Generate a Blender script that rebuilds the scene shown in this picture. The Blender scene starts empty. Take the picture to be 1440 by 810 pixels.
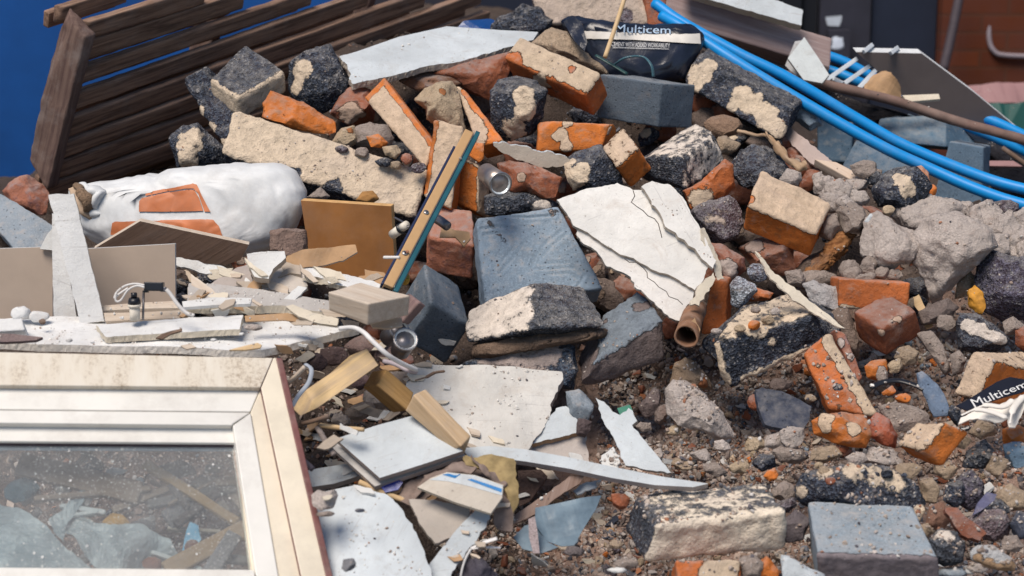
import bpy, bmesh, math, random
import numpy as np
from mathutils import Vector, Matrix
from mathutils.bvhtree import BVHTree

random.seed(7)
rng = np.random.default_rng(7)
sc = bpy.context.scene
COL = sc.collection
R = math.radians

# ------------------------------------------------------------------ camera
LENS = 65.0
TH = 18.0 / LENS
PITCH = R(12)
CAM = np.array([0.0, 0.0, 1.30])
Rt = np.array([1.0, 0, 0])
Fw = np.array([0, math.cos(PITCH), -math.sin(PITCH)])
Up = np.array([0, math.sin(PITCH), math.cos(PITCH)])
cd = bpy.data.cameras.new('camera')
cam = bpy.data.objects.new('camera', cd)
COL.objects.link(cam)
cam.location = CAM
cam.rotation_euler = (R(90) - PITCH, 0, 0)
cd.lens = LENS
cd.sensor_width = 36
cd.clip_start = 0.05
cd.clip_end = 500
cd.dof.use_dof = True
cd.dof.focus_distance = 3.75
cd.dof.aperture_fstop = 4.5
sc.camera = cam


def P(px, py, d):
    """a point d metres into the scene, measured along the view axis"""
    return CAM + d * (Fw + (px - 720) / 720 * TH * Rt + (405 - py) / 720 * TH * Up)


def ray(px, py):
    return Fw + (px - 720) / 720 * TH * Rt + (405 - py) / 720 * TH * Up


def proj(W):
    v = np.asarray(W) - CAM
    d = v @ Fw
    return 720 + (v @ Rt) / d / TH * 720, 405 - (v @ Up) / d / TH * 720, d


def C3(n):
    """direction given as (right, up, towards the viewer) -> world"""
    n = np.array(n, float)
    w = n[0] * Rt + n[1] * Up - n[2] * Fw
    return w / np.linalg.norm(w)


def Dp(py):
    """how deep the face of the pile lies at that height"""
    return 3.15 + (810 - py) * 0.0016


# ------------------------------------------------------------------ noise
def _h(ix, iy, iz, s):
    h = (ix * 374761393 + iy * 668265263 + iz * 1440662683 + s * 1274126177) & 0xffffffff
    h = ((h ^ (h >> 13)) * 1274126177) & 0xffffffff
    h = h ^ (h >> 16)
    return (h & 0xffff) / 32767.5 - 1.0


def vn(p, s=0):
    p = np.asarray(p, float)
    i = np.floor(p).astype(np.int64)
    f = p - i
    u = f * f * (3 - 2 * f)
    r = 0
    for a in (0, 1):
        wa = u[:, 0] if a else 1 - u[:, 0]
        for b in (0, 1):
            wb = u[:, 1] if b else 1 - u[:, 1]
            for c in (0, 1):
                wc = u[:, 2] if c else 1 - u[:, 2]
                r = r + wa * wb * wc * _h(i[:, 0] + a, i[:, 1] + b, i[:, 2] + c, s)
    return r


def fbm(p, s=0, o=4, g=0.55):
    r = 0; a = 1; t = 0
    for k in range(o):
        r = r + a * vn(p * (2.03 ** k) + 17.3 * k, s + k)
        t += a; a *= g
    return r / t


# ------------------------------------------------------------------ materials
class NT:
    def __init__(s, name):
        s.m = bpy.data.materials.new(name)
        s.m.use_nodes = True
        s.t = s.m.node_tree
        s.t.nodes.clear()
        s.out = s.t.nodes.new('ShaderNodeOutputMaterial')

    def n(s, t, **k):
        nd = s.t.nodes.new('ShaderNode' + t)
        for a, b in k.items():
            if a.startswith('i_'):
                key = a[2:]
                nd.inputs[int(key) if key.isdigit() else key.replace('_', ' ')].default_value = b
            else:
                setattr(nd, a, b)
        return nd

    def l(s, a, b):
        s.t.links.new(a, b)

    def math(s, op, a, b=None, clamp=False):
        nd = s.n('Math', operation=op, use_clamp=clamp)
        for i, v in enumerate((a, b)):
            if v is None:
                continue
            if isinstance(v, (int, float)):
                nd.inputs[i].default_value = v
            else:
                s.l(v, nd.inputs[i])
        return nd.outputs[0]

    def mix(s, f, a, b):
        nd = s.n('Mix', data_type='RGBA')
        for i, v in ((0, f), (6, a), (7, b)):
            if isinstance(v, (int, float)):
                nd.inputs[i].default_value = v
            elif isinstance(v, (tuple, list)):
                nd.inputs[i].default_value = tuple(v)[:3] + (1,)
            else:
                s.l(v, nd.inputs[i])
        return nd.outputs[2]

    def noise(s, vec, scale, detail=4, rough=0.55, dist=0.0):
        nd = s.n('TexNoise', i_Scale=scale, i_Detail=detail, i_Roughness=rough, i_Distortion=dist)
        s.l(vec, nd.inputs['Vector'])
        return nd.outputs[0]

    def rng(s, v, a, b, c=0.0, d=1.0):
        nd = s.n('MapRange')
        s.l(v, nd.inputs[0])
        for i, x in enumerate((a, b, c, d)):
            nd.inputs[i + 1].default_value = x
        return nd.outputs[0]

    def coord(s, scale=(1, 1, 1)):
        tc = s.n('TexCoord')
        oi = s.n('ObjectInfo')
        ml = s.math('MULTIPLY', oi.outputs['Random'], 7.0)
        mp = s.n('Mapping')
        s.l(tc.outputs['Object'], mp.inputs[0])
        s.l(ml, mp.inputs[1])
        mp.inputs[3].default_value = scale
        return mp.outputs[0]

    def fin(s, col, rough=0.85, bumps=(), spec=0.25, metal=0.0, alpha=None, extra=None):
        b = s.n('BsdfPrincipled')
        if isinstance(col, (tuple, list)):
            b.inputs['Base Color'].default_value = tuple(col)[:3] + (1,)
        else:
            s.l(col, b.inputs['Base Color'])
        if isinstance(rough, (int, float)):
            b.inputs['Roughness'].default_value = rough
        else:
            s.l(rough, b.inputs['Roughness'])
        b.inputs['Specular IOR Level'].default_value = spec
        b.inputs['Metallic'].default_value = metal
        if alpha is not None:
            if isinstance(alpha, (int, float)):
                b.inputs['Alpha'].default_value = alpha
            else:
                s.l(alpha, b.inputs['Alpha'])
        prev = None
        for (h, st, di) in bumps:
            bp = s.n('Bump', i_Strength=st, i_Distance=di)
            s.l(h, bp.inputs['Height'])
            if prev is not None:
                s.l(prev, bp.inputs['Normal'])
            prev = bp.outputs[0]
        if prev is not None:
            s.l(prev, b.inputs['Normal'])
        s.l(b.outputs[0], s.out.inputs[0])
        return s.m


MC = {}


def sh(c, k):
    return tuple(min(1.0, x * k) for x in c[:3])


# base colour, coat colour per family
FAM = {
    'cinder': ((0.045, 0.054, 0.074), (0.68, 0.55, 0.41)),
    'brick': ((0.52, 0.15, 0.045), (0.60, 0.47, 0.34)),
    'concrete': ((0.19, 0.225, 0.262), (0.40, 0.34, 0.30)),
    'mortar': ((0.44, 0.36, 0.315), (0.28, 0.20, 0.15)),
    'plaster': ((0.72, 0.72, 0.70), (0.45, 0.36, 0.28)),
    'dirt': ((0.095, 0.070, 0.058), (0.46, 0.315, 0.25)),
}


def mat(fam, col=None, coat=None):
    key = (fam, col, coat)
    if key in MC:
        return MC[key]
    s = NT(fam)
    base, ccol = FAM.get(fam, (col, coat))
    base = col or base
    ccol = coat or ccol
    v = s.coord()
    at = s.n('Attribute', attribute_name='coat')
    big = s.noise(v, 9, 3)
    mid = s.noise(v, 48, 5, 0.6)
    fine = s.noise(v, 260, 5, 0.65)
    a = s.math('MULTIPLY', s.math('SUBTRACT', mid, 0.5), 1.5)
    a2 = s.math('MULTIPLY', s.math('SUBTRACT', fine, 0.5), 0.7 if fam == 'cinder' else 0.45)
    fac = s.rng(s.math('ADD', s.math('ADD', at.outputs['Fac'], a), a2), 0.42, 0.58)
    # loose pale dust where a surface faces up, with skylit paleness painted in
    geo = s.n('NewGeometry')
    sep = s.n('SeparateXYZ')
    s.l(geo.outputs['True Normal'], sep.inputs[0])
    dn = s.math('ADD', sep.outputs[2], s.math('MULTIPLY', s.math('SUBTRACT', mid, 0.5), 1.8))
    bumps = []
    if fam == 'dirt':
        fac = s.rng(s.math('ADD', s.math('ADD', at.outputs['Fac'], a), a2), 0.2, 0.8)
    if fam == 'cinder':
        vo = s.n('TexVoronoi', i_Scale=240.0)
        s.l(v, vo.inputs['Vector'])
        sc_ = s.n('SeparateColor')
        s.l(vo.outputs['Color'], sc_.inputs[0])
        r1 = s.rng(sc_.outputs[0], 0.2, 1.0)
        b0 = s.mix(r1, sh(base, 0.45), sh(base, 1.7))
        b0 = s.mix(s.rng(big, 0.4, 0.65), b0, s.mix(r1, sh((base[0] * 1.25, base[1] * .95, base[2] * .95), 0.7), sh(base, 2.2)))
        sp = s.math('ADD', sc_.outputs[1], s.math('MULTIPLY', s.math('SUBTRACT', mid, 0.5), 0.8))
        b0 = s.mix(s.rng(sp, 0.88, 1.0), b0, (0.24, 0.23, 0.23))
        dust = s.rng(dn, 0.45, 1.35, 0.0, 0.50)
        h1 = s.math('MULTIPLY', s.math('ADD', vo.outputs['Distance'], s.math('MULTIPLY', fine, 0.5)), s.rng(fac, 0, 1, 1.0, 0.12))
        bumps = [(mid, 0.9, 0.012), (h1, 1.0, 0.005)]
        rough = 0.9
    elif fam == 'brick':
        b0 = s.mix(s.rng(big, 0.3, 0.7), sh(base, 0.62), sh(base, 1.2))
        b0 = s.mix(s.rng(mid, 0.52, 0.72), b0, (base[0] * 0.55, base[1] * 0.7, base[2] * 1.1))
        b0 = s.mix(s.rng(fine, 0.60, 0.75, 0.0, 0.5), b0, (base[0] * 1.2, base[1] * 2.4, base[2] * 5.0))
        sm = s.noise(v, 22, 6, 0.7, 0.5)
        b0 = s.mix(s.rng(sm, 0.56, 0.72, 0.0, 0.6), b0, (0.46, 0.33, 0.26))
        b0 = s.mix(s.rng(s.noise(v, 34, 5, 0.7), 0.62, 0.74, 0.0, 0.75), b0, (0.10, 0.055, 0.045))
        dust = s.rng(dn, 0.4, 1.4, 0.0, 0.45)
        bumps = [(mid, 0.7, 0.008), (fine, 0.9, 0.0022)]
        rough = 0.82
    elif fam == 'concrete':
        b0 = s.mix(s.rng(big, 0.3, 0.7), sh(base, 0.8), sh(base, 1.2))
        b0 = s.mix(s.rng(fine, 0.45, 0.7), b0, sh(base, 1.35))
        b0 = s.mix(s.rng(mid, 0.56, 0.75), b0, (base[0] * 1.5, base[1] * 1.25, base[2] * 1.1))
        po = s.n('TexVoronoi', i_Scale=95.0)
        s.l(v, po.inputs['Vector'])
        pit = s.rng(po.outputs['Distance'], 0.10, 0.2)
        b0 = s.mix(pit, sh(base, 0.45), b0)
        dust = s.rng(dn, 0.5, 1.4, 0.0, 0.40)
        bumps = [(mid, 0.5, 0.004), (fine, 0.7, 0.0018), (pit, 0.6, 0.0015)]
        rough = 0.85
    elif fam == 'mortar':
        b0 = s.mix(s.rng(big, 0.3, 0.7), sh(base, 0.78), sh(base, 1.15))
        b0 = s.mix(s.rng(fine, 0.4, 0.7), sh(base, 0.72), b0)
        b0 = s.mix(s.rng(mid, 0.58, 0.75), b0, (base[0] * 0.7, base[1] * 0.62, base[2] * 0.6))
        dust = s.rng(dn, 0.8, 1.6, 0.0, 0.3)
        bumps = [(mid, 1.0, 0.014), (fine, 1.0, 0.0035)]
        rough = 0.92
    elif fam == 'dirt':
        b0 = s.mix(s.rng(big, 0.35, 0.65), sh(base, 0.6), base)
        b0 = s.mix(s.rng(fine, 0.45, 0.65, 0, .7), b0, (0.20, 0.15, 0.125))
        dust = s.rng(dn, 3.0, 4.0, 0.0, 0.1)
        bumps = [(mid, 1.0, 0.014), (fine, 1.0, 0.006)]
        rough = 0.95
    else:  # plaster
        b0 = s.mix(s.rng(big, 0.35, 0.7), sh(base, 0.82), sh(base, 1.04))
        b0 = s.mix(s.rng(mid, 0.50, 0.8, 0.0, 0.6), b0, sh(base, 0.76))
        b0 = s.mix(s.rng(s.noise(v, 12, 8, 0.8, 0.8), 0.53, 0.68, 0.0, 0.45), b0, (base[0] * 0.66, base[1] * 0.58, base[2] * 0.52))
        vs = s.coord((4, 90, 20))
        b0 = s.mix(s.rng(s.noise(vs, 2.2, 3, 0.6), 0.64, 0.70, 0.0, 0.35), b0, (0.36, 0.34, 0.33))
        b0 = s.mix(s.rng(s.noise(v, 130, 3, 0.6), 0.66, 0.74, 0.0, 0.75), b0, (0.26, 0.22, 0.19))
        dust = s.rng(dn, 3.0, 4.0, 0.0, 0.1)
        bumps = [(mid, 0.5, 0.005), (fine, 0.6, 0.0014)]
        rough = 0.75
    b0 = s.mix(dust, b0, (0.48, 0.45, 0.42))
    cc = s.mix(s.rng(mid, 0.3, 0.7), sh(ccol, 0.72), sh(ccol, 1.12))
    cc = s.mix(s.rng(fine, 0.54, 0.74, 0.0, 0.7), cc, sh(ccol, 0.5))
    grit = s.noise(v, 620, 3, 0.7)
    cc = s.mix(s.rng(grit, 0.60, 0.68, 0.0, 0.6), cc, (0.12, 0.11, 0.11))
    bumps.append((grit, 0.8, 0.0012))
    pit = s.n('TexVoronoi', i_Scale=70.0)
    s.l(v, pit.inputs['Vector'])
    pt = s.rng(s.math('ADD', s.math('ADD', pit.outputs['Distance'], s.math('MULTIPLY', mid, 0.9)), s.math('MULTIPLY', s.noise(v, 16, 4, 0.6), 0.9)), 0.72, 0.86)
    cc = s.mix(pt, sh(ccol, 0.5), cc)
    bumps.append((s.math('MULTIPLY', pt, fac), 0.7, 0.004))
    cc = s.mix(s.rng(big, 0.5, 0.75, 0.0, 0.5), cc, (ccol[0] * 0.85, ccol[1] * 0.86, ccol[2] * 0.95))
    col_ = s.mix(fac, b0, cc)
    bumps.append((fac, 0.6, 0.003))
    MC[key] = s.fin(col_, rough, bumps)
    return MC[key]


def wood(name, c1, c2, scale=1.0, rough=0.75, dirt=0.35):
    key = ('wood', name)
    if key in MC:
        return MC[key]
    s = NT(name)
    v = s.coord((3, 60 * scale, 60 * scale))
    v2 = s.coord()
    g = s.noise(v, 1.6, 5, 0.6, 0.6)
    f = s.noise(v, 6.0, 4, 0.7)
    c = s.mix(s.rng(g, 0.35, 0.65), c1, c2)
    c = s.mix(s.rng(f, 0.55, 0.75, 0, 0.5), c, sh(c1, 0.5))
    d = s.noise(v2, 14, 6, 0.7)
    c = s.mix(s.rng(d, 0.5, 0.75, 0, dirt), c, (0.30, 0.26, 0.24))
    MC[key] = s.fin(c, rough, [(g, 0.5, 0.002), (f, 0.5, 0.001)])
    return MC[key]


def plain(name, c, rough=0.5, metal=0.0, var=0.15, bump=0.3, spec=0.4, scale=30, dirt=0.0, alpha=None):
    key = ('plain', name)
    if key in MC:
        return MC[key]
    s = NT(name)
    v = s.coord()
    n = s.noise(v, scale, 5, 0.6)
    col = s.mix(s.rng(n, 0.3, 0.7), sh(c, 1 - var), sh(c, 1 + var))
    if dirt:
        d = s.noise(v, scale * 0.6, 8, 0.75)
        col = s.mix(s.rng(d, 0.48, 0.68, 0, dirt), col, (0.34, 0.29, 0.25))
    MC[key] = s.fin(col, rough, [(n, bump, 0.002)] if bump else (), spec, metal, alpha)
    return MC[key]


# ------------------------------------------------------------------ objects
def meta(o, label=None, cat=None, group=None, kind=None):
    if label:
        o['label'] = label
    if cat:
        o['category'] = cat
    if group:
        o['group'] = group
    if kind:
        o['kind'] = kind
    return o


def frame_of(x, n):
    x = np.array(x, float); x /= np.linalg.norm(x)
    n = np.array(n, float)
    z = n - x * (n @ x); z /= np.linalg.norm(z)
    y = np.cross(z, x)
    return x, y, z


WM = {}


def link(name, V, F, mats, parent=None, frame=None, smooth=True, coat=None, fm=None, cvec=None):
    """link world-space verts V as one mesh object with its own local axes"""
    V = np.asarray(V, float)
    if parent is not None and frame is None:
        M = WM[parent.name].copy()
        Mi = np.array(M.inverted())
        L = V @ Mi[:3, :3].T + Mi[:3, 3]
    else:
        c = V.mean(0)
        if frame is None:
            x, y, z = Rt, np.array([0, 1, 0]), np.array([0, 0, 1])
        else:
            x, y, z = frame
        B = np.array([x, y, z]).T
        L = (V - c) @ B
        M = Matrix([list(B[i]) + [c[i]] for i in range(3)] + [[0, 0, 0, 1]])
    me = bpy.data.meshes.new(name)
    me.from_pydata(L.tolist(), [], F)
    if not isinstance(mats, (list, tuple)):
        mats = [mats]
    for m in mats:
        me.materials.append(m)
    if fm is not None:
        me.polygons.foreach_set('material_index', fm)
    if smooth:
        me.polygons.foreach_set('use_smooth', [True] * len(F))
    if coat is not None:
        at = me.attributes.new('coat', 'FLOAT', 'POINT')
        at.data.foreach_set('value', np.asarray(coat, np.float32))
    if cvec is not None:
        at = me.attributes.new('tint', 'FLOAT_COLOR', 'POINT')
        at.data.foreach_set('color', np.asarray(cvec, np.float32).ravel())
    me.update()
    o = bpy.data.objects.new(name, me)
    COL.objects.link(o)
    if parent is not None:
        o.parent = parent
        o.matrix_parent_inverse = Matrix()
        o.matrix_basis = WM[parent.name].inverted() @ M
    else:
        o.matrix_world = M
    WM[o.name] = M.copy()
    return o


def empty(name, at, label=None, cat=None, group=None):
    o = bpy.data.objects.new(name, None)
    o.empty_display_size = 0.05
    COL.objects.link(o)
    o.location = Vector(at)
    WM[o.name] = Matrix.Translation(Vector(at))
    return meta(o, label, cat, group)


def normals(V, F):
    F = np.asarray(F)
    if F.ndim == 2:
        n = np.cross(V[F[:, 2]] - V[F[:, 0]], V[F[:, -1]] - V[F[:, 1]]) if F.shape[1] == 4 else np.cross(V[F[:, 1]] - V[F[:, 0]], V[F[:, 2]] - V[F[:, 0]])
        N = np.zeros_like(V)
        for k in range(F.shape[1]):
            np.add.at(N, F[:, k], n)
    L = np.linalg.norm(N, axis=1, keepdims=True)
    return N / np.maximum(L, 1e-12)


def coat_of(V, coats, base=0.0):
    """coats: (px, py, radius m[, value]) or ('L', x0, y0, x1, y1, radius, value), found on the surface nearest the viewer"""
    c = np.zeros(len(V)) + base
    px, py, d = proj(V)

    def near(x, y):
        return V[np.argmin((px - x) ** 2 + (py - y) ** 2 + ((d - d.min()) * 120) ** 2)]
    jit = 1 + 0.35 * fbm(V * 55, 77, 2)
    for t in coats or ():
        if t[0] == 'L':
            p, q, r, val = near(t[1], t[2]), near(t[3], t[4]), t[5], t[6]
            e = q - p
            k = np.clip((V - p) @ e / max(e @ e, 1e-9), 0, 1)[:, None]
            dist = np.linalg.norm(V - p - k * e, axis=1)
        else:
            p, r = near(t[0], t[1]), t[2]
            val = t[3] if len(t) > 3 else 1.0
            dist = np.linalg.norm(V - p, axis=1)
        w = np.clip((r * 1.4 - dist * jit) / (r * 0.8), 0, 1)
        c = c * (1 - w) + val * w
    return c


def chip(V, cen, chips, size, seed):
    rs = np.random.default_rng(seed)
    for k in range(chips):
        n = rs.normal(size=3); n /= np.linalg.norm(n)
        if n @ Fw > 0.3:
            n = -n
        h = (V - cen) @ n
        m = h.max()
        off = m - size * rs.uniform(0.5, 1.3) + 0.003 * vn(V * 60, seed + k)
        over = np.clip(h - off, 0, None)
        V = V - over[:, None] * n * 0.93
    return V


def finish(name, V, F, frame, m, coats, cb, rough, seed, freq, label, cat, group, parent=None, chips=0, csize=0.02, face_coat=None, grooves=None, fine=1.0, crease=0.0):
    N = normals(V, F)
    d = rough * fbm(V * freq + seed * 3.1, seed, 3) + 0.5 * rough * fbm(V * freq * 4.0 + seed, seed + 5, 3) * fine
    V = V + N * d[:, None]
    c = coat_of(V, coats, cb if face_coat is None else face_coat)
    if np.max(c) > 0.2:
        V = V + N * (np.clip(c, 0, 1) * (0.0012 + 0.0035 * np.abs(fbm(V * 75 + seed, seed + 3, 3))))[:, None]
    if crease:
        q = fbm(V * np.array([5, 5, 11]) + seed, seed + 4, 2)
        q2 = fbm(V * np.array([16, 16, 9]) + seed, seed + 6, 2)
        V = V - N * (crease * (np.clip(1 - 5 * np.abs(q), 0, 1) ** 1.5 + 0.6 * np.clip(1 - 4 * np.abs(q2), 0, 1) ** 1.5))[:, None]
    if chips:
        V = chip(V, V.mean(0), chips, csize, seed)
    if grooves:
        px, py, dd = proj(V)
        g = np.full(len(V), 1e9)
        for line in grooves:
            for (a, b) in zip(line[:-1], line[1:]):
                a = np.array(a, float); b = np.array(b, float)
                ab = b - a
                t = np.clip(((px - a[0]) * ab[0] + (py - a[1]) * ab[1]) / (ab @ ab), 0, 1)
                g = np.minimum(g, np.hypot(px - a[0] - t * ab[0], py - a[1] - t * ab[1]))
        nv = N @ (-Fw)
        w = np.exp(-(g / 1.7) ** 2) * (nv > 0.2)
        w2 = np.exp(-((g - 3.4) / 1.6) ** 2) * (nv > 0.2)
        V = V - N * (w * 0.0032)[:, None] + N * (w2 * 0.0012)[:, None]
    o = link(name, V, F, m, parent=parent, frame=frame, coat=c)
    if parent is None:
        meta(o, label, cat, group, 'thing')
    return o


def hull2(W):
    x, y, d = proj(W)
    pts = sorted(zip(x, y))

    def half(ps):
        h = []
        for q in ps:
            while len(h) > 1 and (h[-1][0] - h[-2][0]) * (q[1] - h[-2][1]) - (h[-1][1] - h[-2][1]) * (q[0] - h[-2][0]) <= 0:
                h.pop()
            h.append(q)
        return h[:-1]
    return np.array(half(pts) + half(pts[::-1]))


def covered(x, y, grow=0.0):
    for q in OUTL:
        if x < q[:, 0].min() - grow or x > q[:, 0].max() + grow or y < q[:, 1].min() - grow or y > q[:, 1].max() + grow:
            continue
        x0, y0 = q[:, 0], q[:, 1]
        x1, y1 = np.roll(x0, -1), np.roll(y0, -1)
        if np.sum(((y0 > y) != (y1 > y)) & (x < (x1 - x0) * (y - y0) / np.where(y1 == y0, 1e-9, y1 - y0) + x0)) % 2:
            return True
    return False


SEED = [100]
OUTL = []


def hexa(name, label, cat, c8, m, h=0.005, r=0.006, rough=0.0028, freq=28, coats=None, cb=0.0, faces=None, chips=0, csize=0.02, group=None, parent=None, grooves=None, spacing=0.5):
    """c8[u][v][w] corner points; faces: {'u0': value...} whole-face coat"""
    SEED[0] += 1
    seed = SEED[0]
    c8 = np.asarray(c8, float)
    cc_ = c8.reshape(8, 3).mean(0)
    if parent is None:
        c8 = cc_ + (c8 - cc_) * 1.03
    OUTL.append(hull2(c8.reshape(8, 3)))
    L = np.array([np.linalg.norm(c8[1, 0, 0] - c8[0, 0, 0]) + np.linalg.norm(c8[1, 1, 1] - c8[0, 1, 1]),
                  np.linalg.norm(c8[0, 1, 0] - c8[0, 0, 0]) + np.linalg.norm(c8[1, 1, 1] - c8[1, 0, 1]),
                  np.linalg.norm(c8[0, 0, 1] - c8[0, 0, 0]) + np.linalg.norm(c8[1, 1, 1] - c8[1, 1, 0])]) / 2
    n = [int(min(90, max(6, round(l / h)))) for l in L]
    idx = {}
    T = []

    def vid(i, j, k):
        q = (i, j, k)
        if q not in idx:
            idx[q] = len(T)
            T.append(q)
        return idx[q]
    F = []; FT = []
    for ax in range(3):
        a, b = [(1, 2), (2, 0), (0, 1)][ax]
        for side in (0, 1):
            for i in range(n[a]):
                for j in range(n[b]):
                    q = []
                    for (di, dj) in ((0, 0), (1, 0), (1, 1), (0, 1)):
                        c = [0, 0, 0]
                        c[ax] = n[ax] * side; c[a] = i + di; c[b] = j + dj
                        q.append(vid(*c))
                    F.append(q if side else q[::-1]); FT.append((ax, side))
    T = np.array(T, float) / np.array(n)
    T = T - spacing * np.sin(2 * math.pi * T) / (2 * math.pi)
    p = T * L
    rr = np.minimum(r * (0.55 + 0.9 * (vn(p * 30 + seed * 7.7, seed) * 0.5 + 0.5)), 0.45 * L.min())[:, None]
    q = np.clip(p, rr, L - rr)
    dd = p - q
    ln = np.linalg.norm(dd, axis=1, keepdims=True)
    p2 = q + rr * dd / np.maximum(ln, 1e-9)
    t = p2 / L
    u, v, w = t[:, 0:1], t[:, 1:2], t[:, 2:3]
    V = 0
    for a in (0, 1):
        for b in (0, 1):
            for c in (0, 1):
                V = V + (u if a else 1 - u) * (v if b else 1 - v) * (w if c else 1 - w) * c8[a, b, c]
    if np.linalg.det(np.array([c8[1, 0, 0] - c8[0, 0, 0], c8[0, 1, 0] - c8[0, 0, 0], c8[0, 0, 1] - c8[0, 0, 0]])) < 0:
        F = [f[::-1] for f in F]
    fc = None
    if faces:
        fc = np.full(len(V), float(cb))
        for k, val in faces.items():
            ax = 'uvw'.index(k[0]); side = int(k[1])
            dist = (t[:, ax] if side == 0 else 1 - t[:, ax]) * L[ax]
            wgt = np.clip((0.012 - dist) / 0.012, 0, 1)
            fc = fc * (1 - wgt) + val * wgt
    ex = [c8[1, 0, 0] - c8[0, 0, 0], c8[0, 1, 0] - c8[0, 0, 0], c8[0, 0, 1] - c8[0, 0, 0]]
    o1 = np.argsort(-L)
    fr = frame_of(ex[o1[0]], ex[o1[2]])
    return finish(name, V, F, fr, m, coats, cb, rough, seed, freq, label, cat, group, parent, chips, csize, fc, grooves)


def solve(V, A, B, C, d):
    s = d * TH / 720
    e = [np.array([(X[0] - V[0]) * s, (V[1] - X[1]) * s]) for X in (A, B, C)]
    l = [np.linalg.norm(x) + 1e-6 for x in e]
    g = np.linspace(0.06, 2.2, 28)
    za, zb, zc = np.meshgrid(g, g, g, indexing='ij')
    za = za * l[0]; zb = zb * l[1]; zc = zc * l[2]
    E = 0
    zs = (za, zb, zc)
    for i, j in ((0, 1), (0, 2), (1, 2)):
        dot = e[i] @ e[j] + zs[i] * zs[j]
        E = E + (dot / np.sqrt((l[i] ** 2 + zs[i] ** 2) * (l[j] ** 2 + zs[j] ** 2))) ** 2
    for i in range(3):
        E = E + 0.012 * (zs[i] / l[i]) ** 2
    k = np.unravel_index(np.argmin(E), E.shape)
    return [z[k] for z in zs]


def blk(name, label, cat, V, A, B, C, m, o=0.0, z=None, ov=None, D=None, **k):
    """a block seen corner-on: V the near corner, A B C the far ends of its three edges.
    faces: 'w0' holds A,B; 'v0' holds A,C; 'u0' holds B,C"""
    d = (D if D else Dp(V[1])) - o
    z = z or solve(V, A, B, C, d)
    p0 = P(*V, d)
    a = P(*A, d + z[0]) - p0; b = P(*B, d + z[1]) - p0; c = P(*C, d + z[2]) - p0
    c8 = np.zeros((2, 2, 2, 3))
    for i in (0, 1):
        for j in (0, 1):
            for l in (0, 1):
                c8[i, j, l] = p0 + i * a + j * b + l * c
    for key, pp in (ov or {}).items():
        i, j, l = ('A' in key) * 1, ('B' in key) * 1, ('C' in key) * 1
        dd = proj(c8[i, j, l])[2]
        c8[i, j, l] = P(pp[0], pp[1], dd)
    return hexa(name, label, cat, c8, m, **k)


def onplane(pts, n, d, cen=None):
    pts = np.array(pts, float)
    if cen is None:
        cen = pts.mean(0)
    p0 = P(cen[0], cen[1], d)
    out = []
    for x, y in pts:
        r = ray(x, y)
        den = r @ n
        t = ((p0 - CAM) @ n) / den
        out.append(CAM + r * t)
    return np.array(out)


def face(name, label, cat, quad, m, n=(0, 0.25, 0.97), th=0.07, o=0.0, D=None, lean=None, **k):
    """a block seen face-on: four image corners of its near face (clockwise from top-left)"""
    nw = C3(n)
    cy = sum(q[1] for q in quad) / 4
    d = (D if D else Dp(cy)) - o
    w = onplane(quad, nw, d)
    bk = -nw * th if lean is None else C3(lean) * th
    c8 = np.zeros((2, 2, 2, 3))
    for (i, j), q in (((0, 1), w[0]), ((1, 1), w[1]), ((1, 0), w[2]), ((0, 0), w[3])):
        c8[i, j, 0] = q
        c8[i, j, 1] = q + bk
    return hexa(name, label, cat, c8, m, **k)


ICO = {}


def ico(n):
    if n not in ICO:
        bm = bmesh.new()
        bmesh.ops.create_icosphere(bm, subdivisions=n, radius=1)
        ICO[n] = (np.array([v.co[:] for v in bm.verts]), [[v.index for v in f.verts] for f in bm.faces])
        bm.free()
    return ICO[n]


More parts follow.
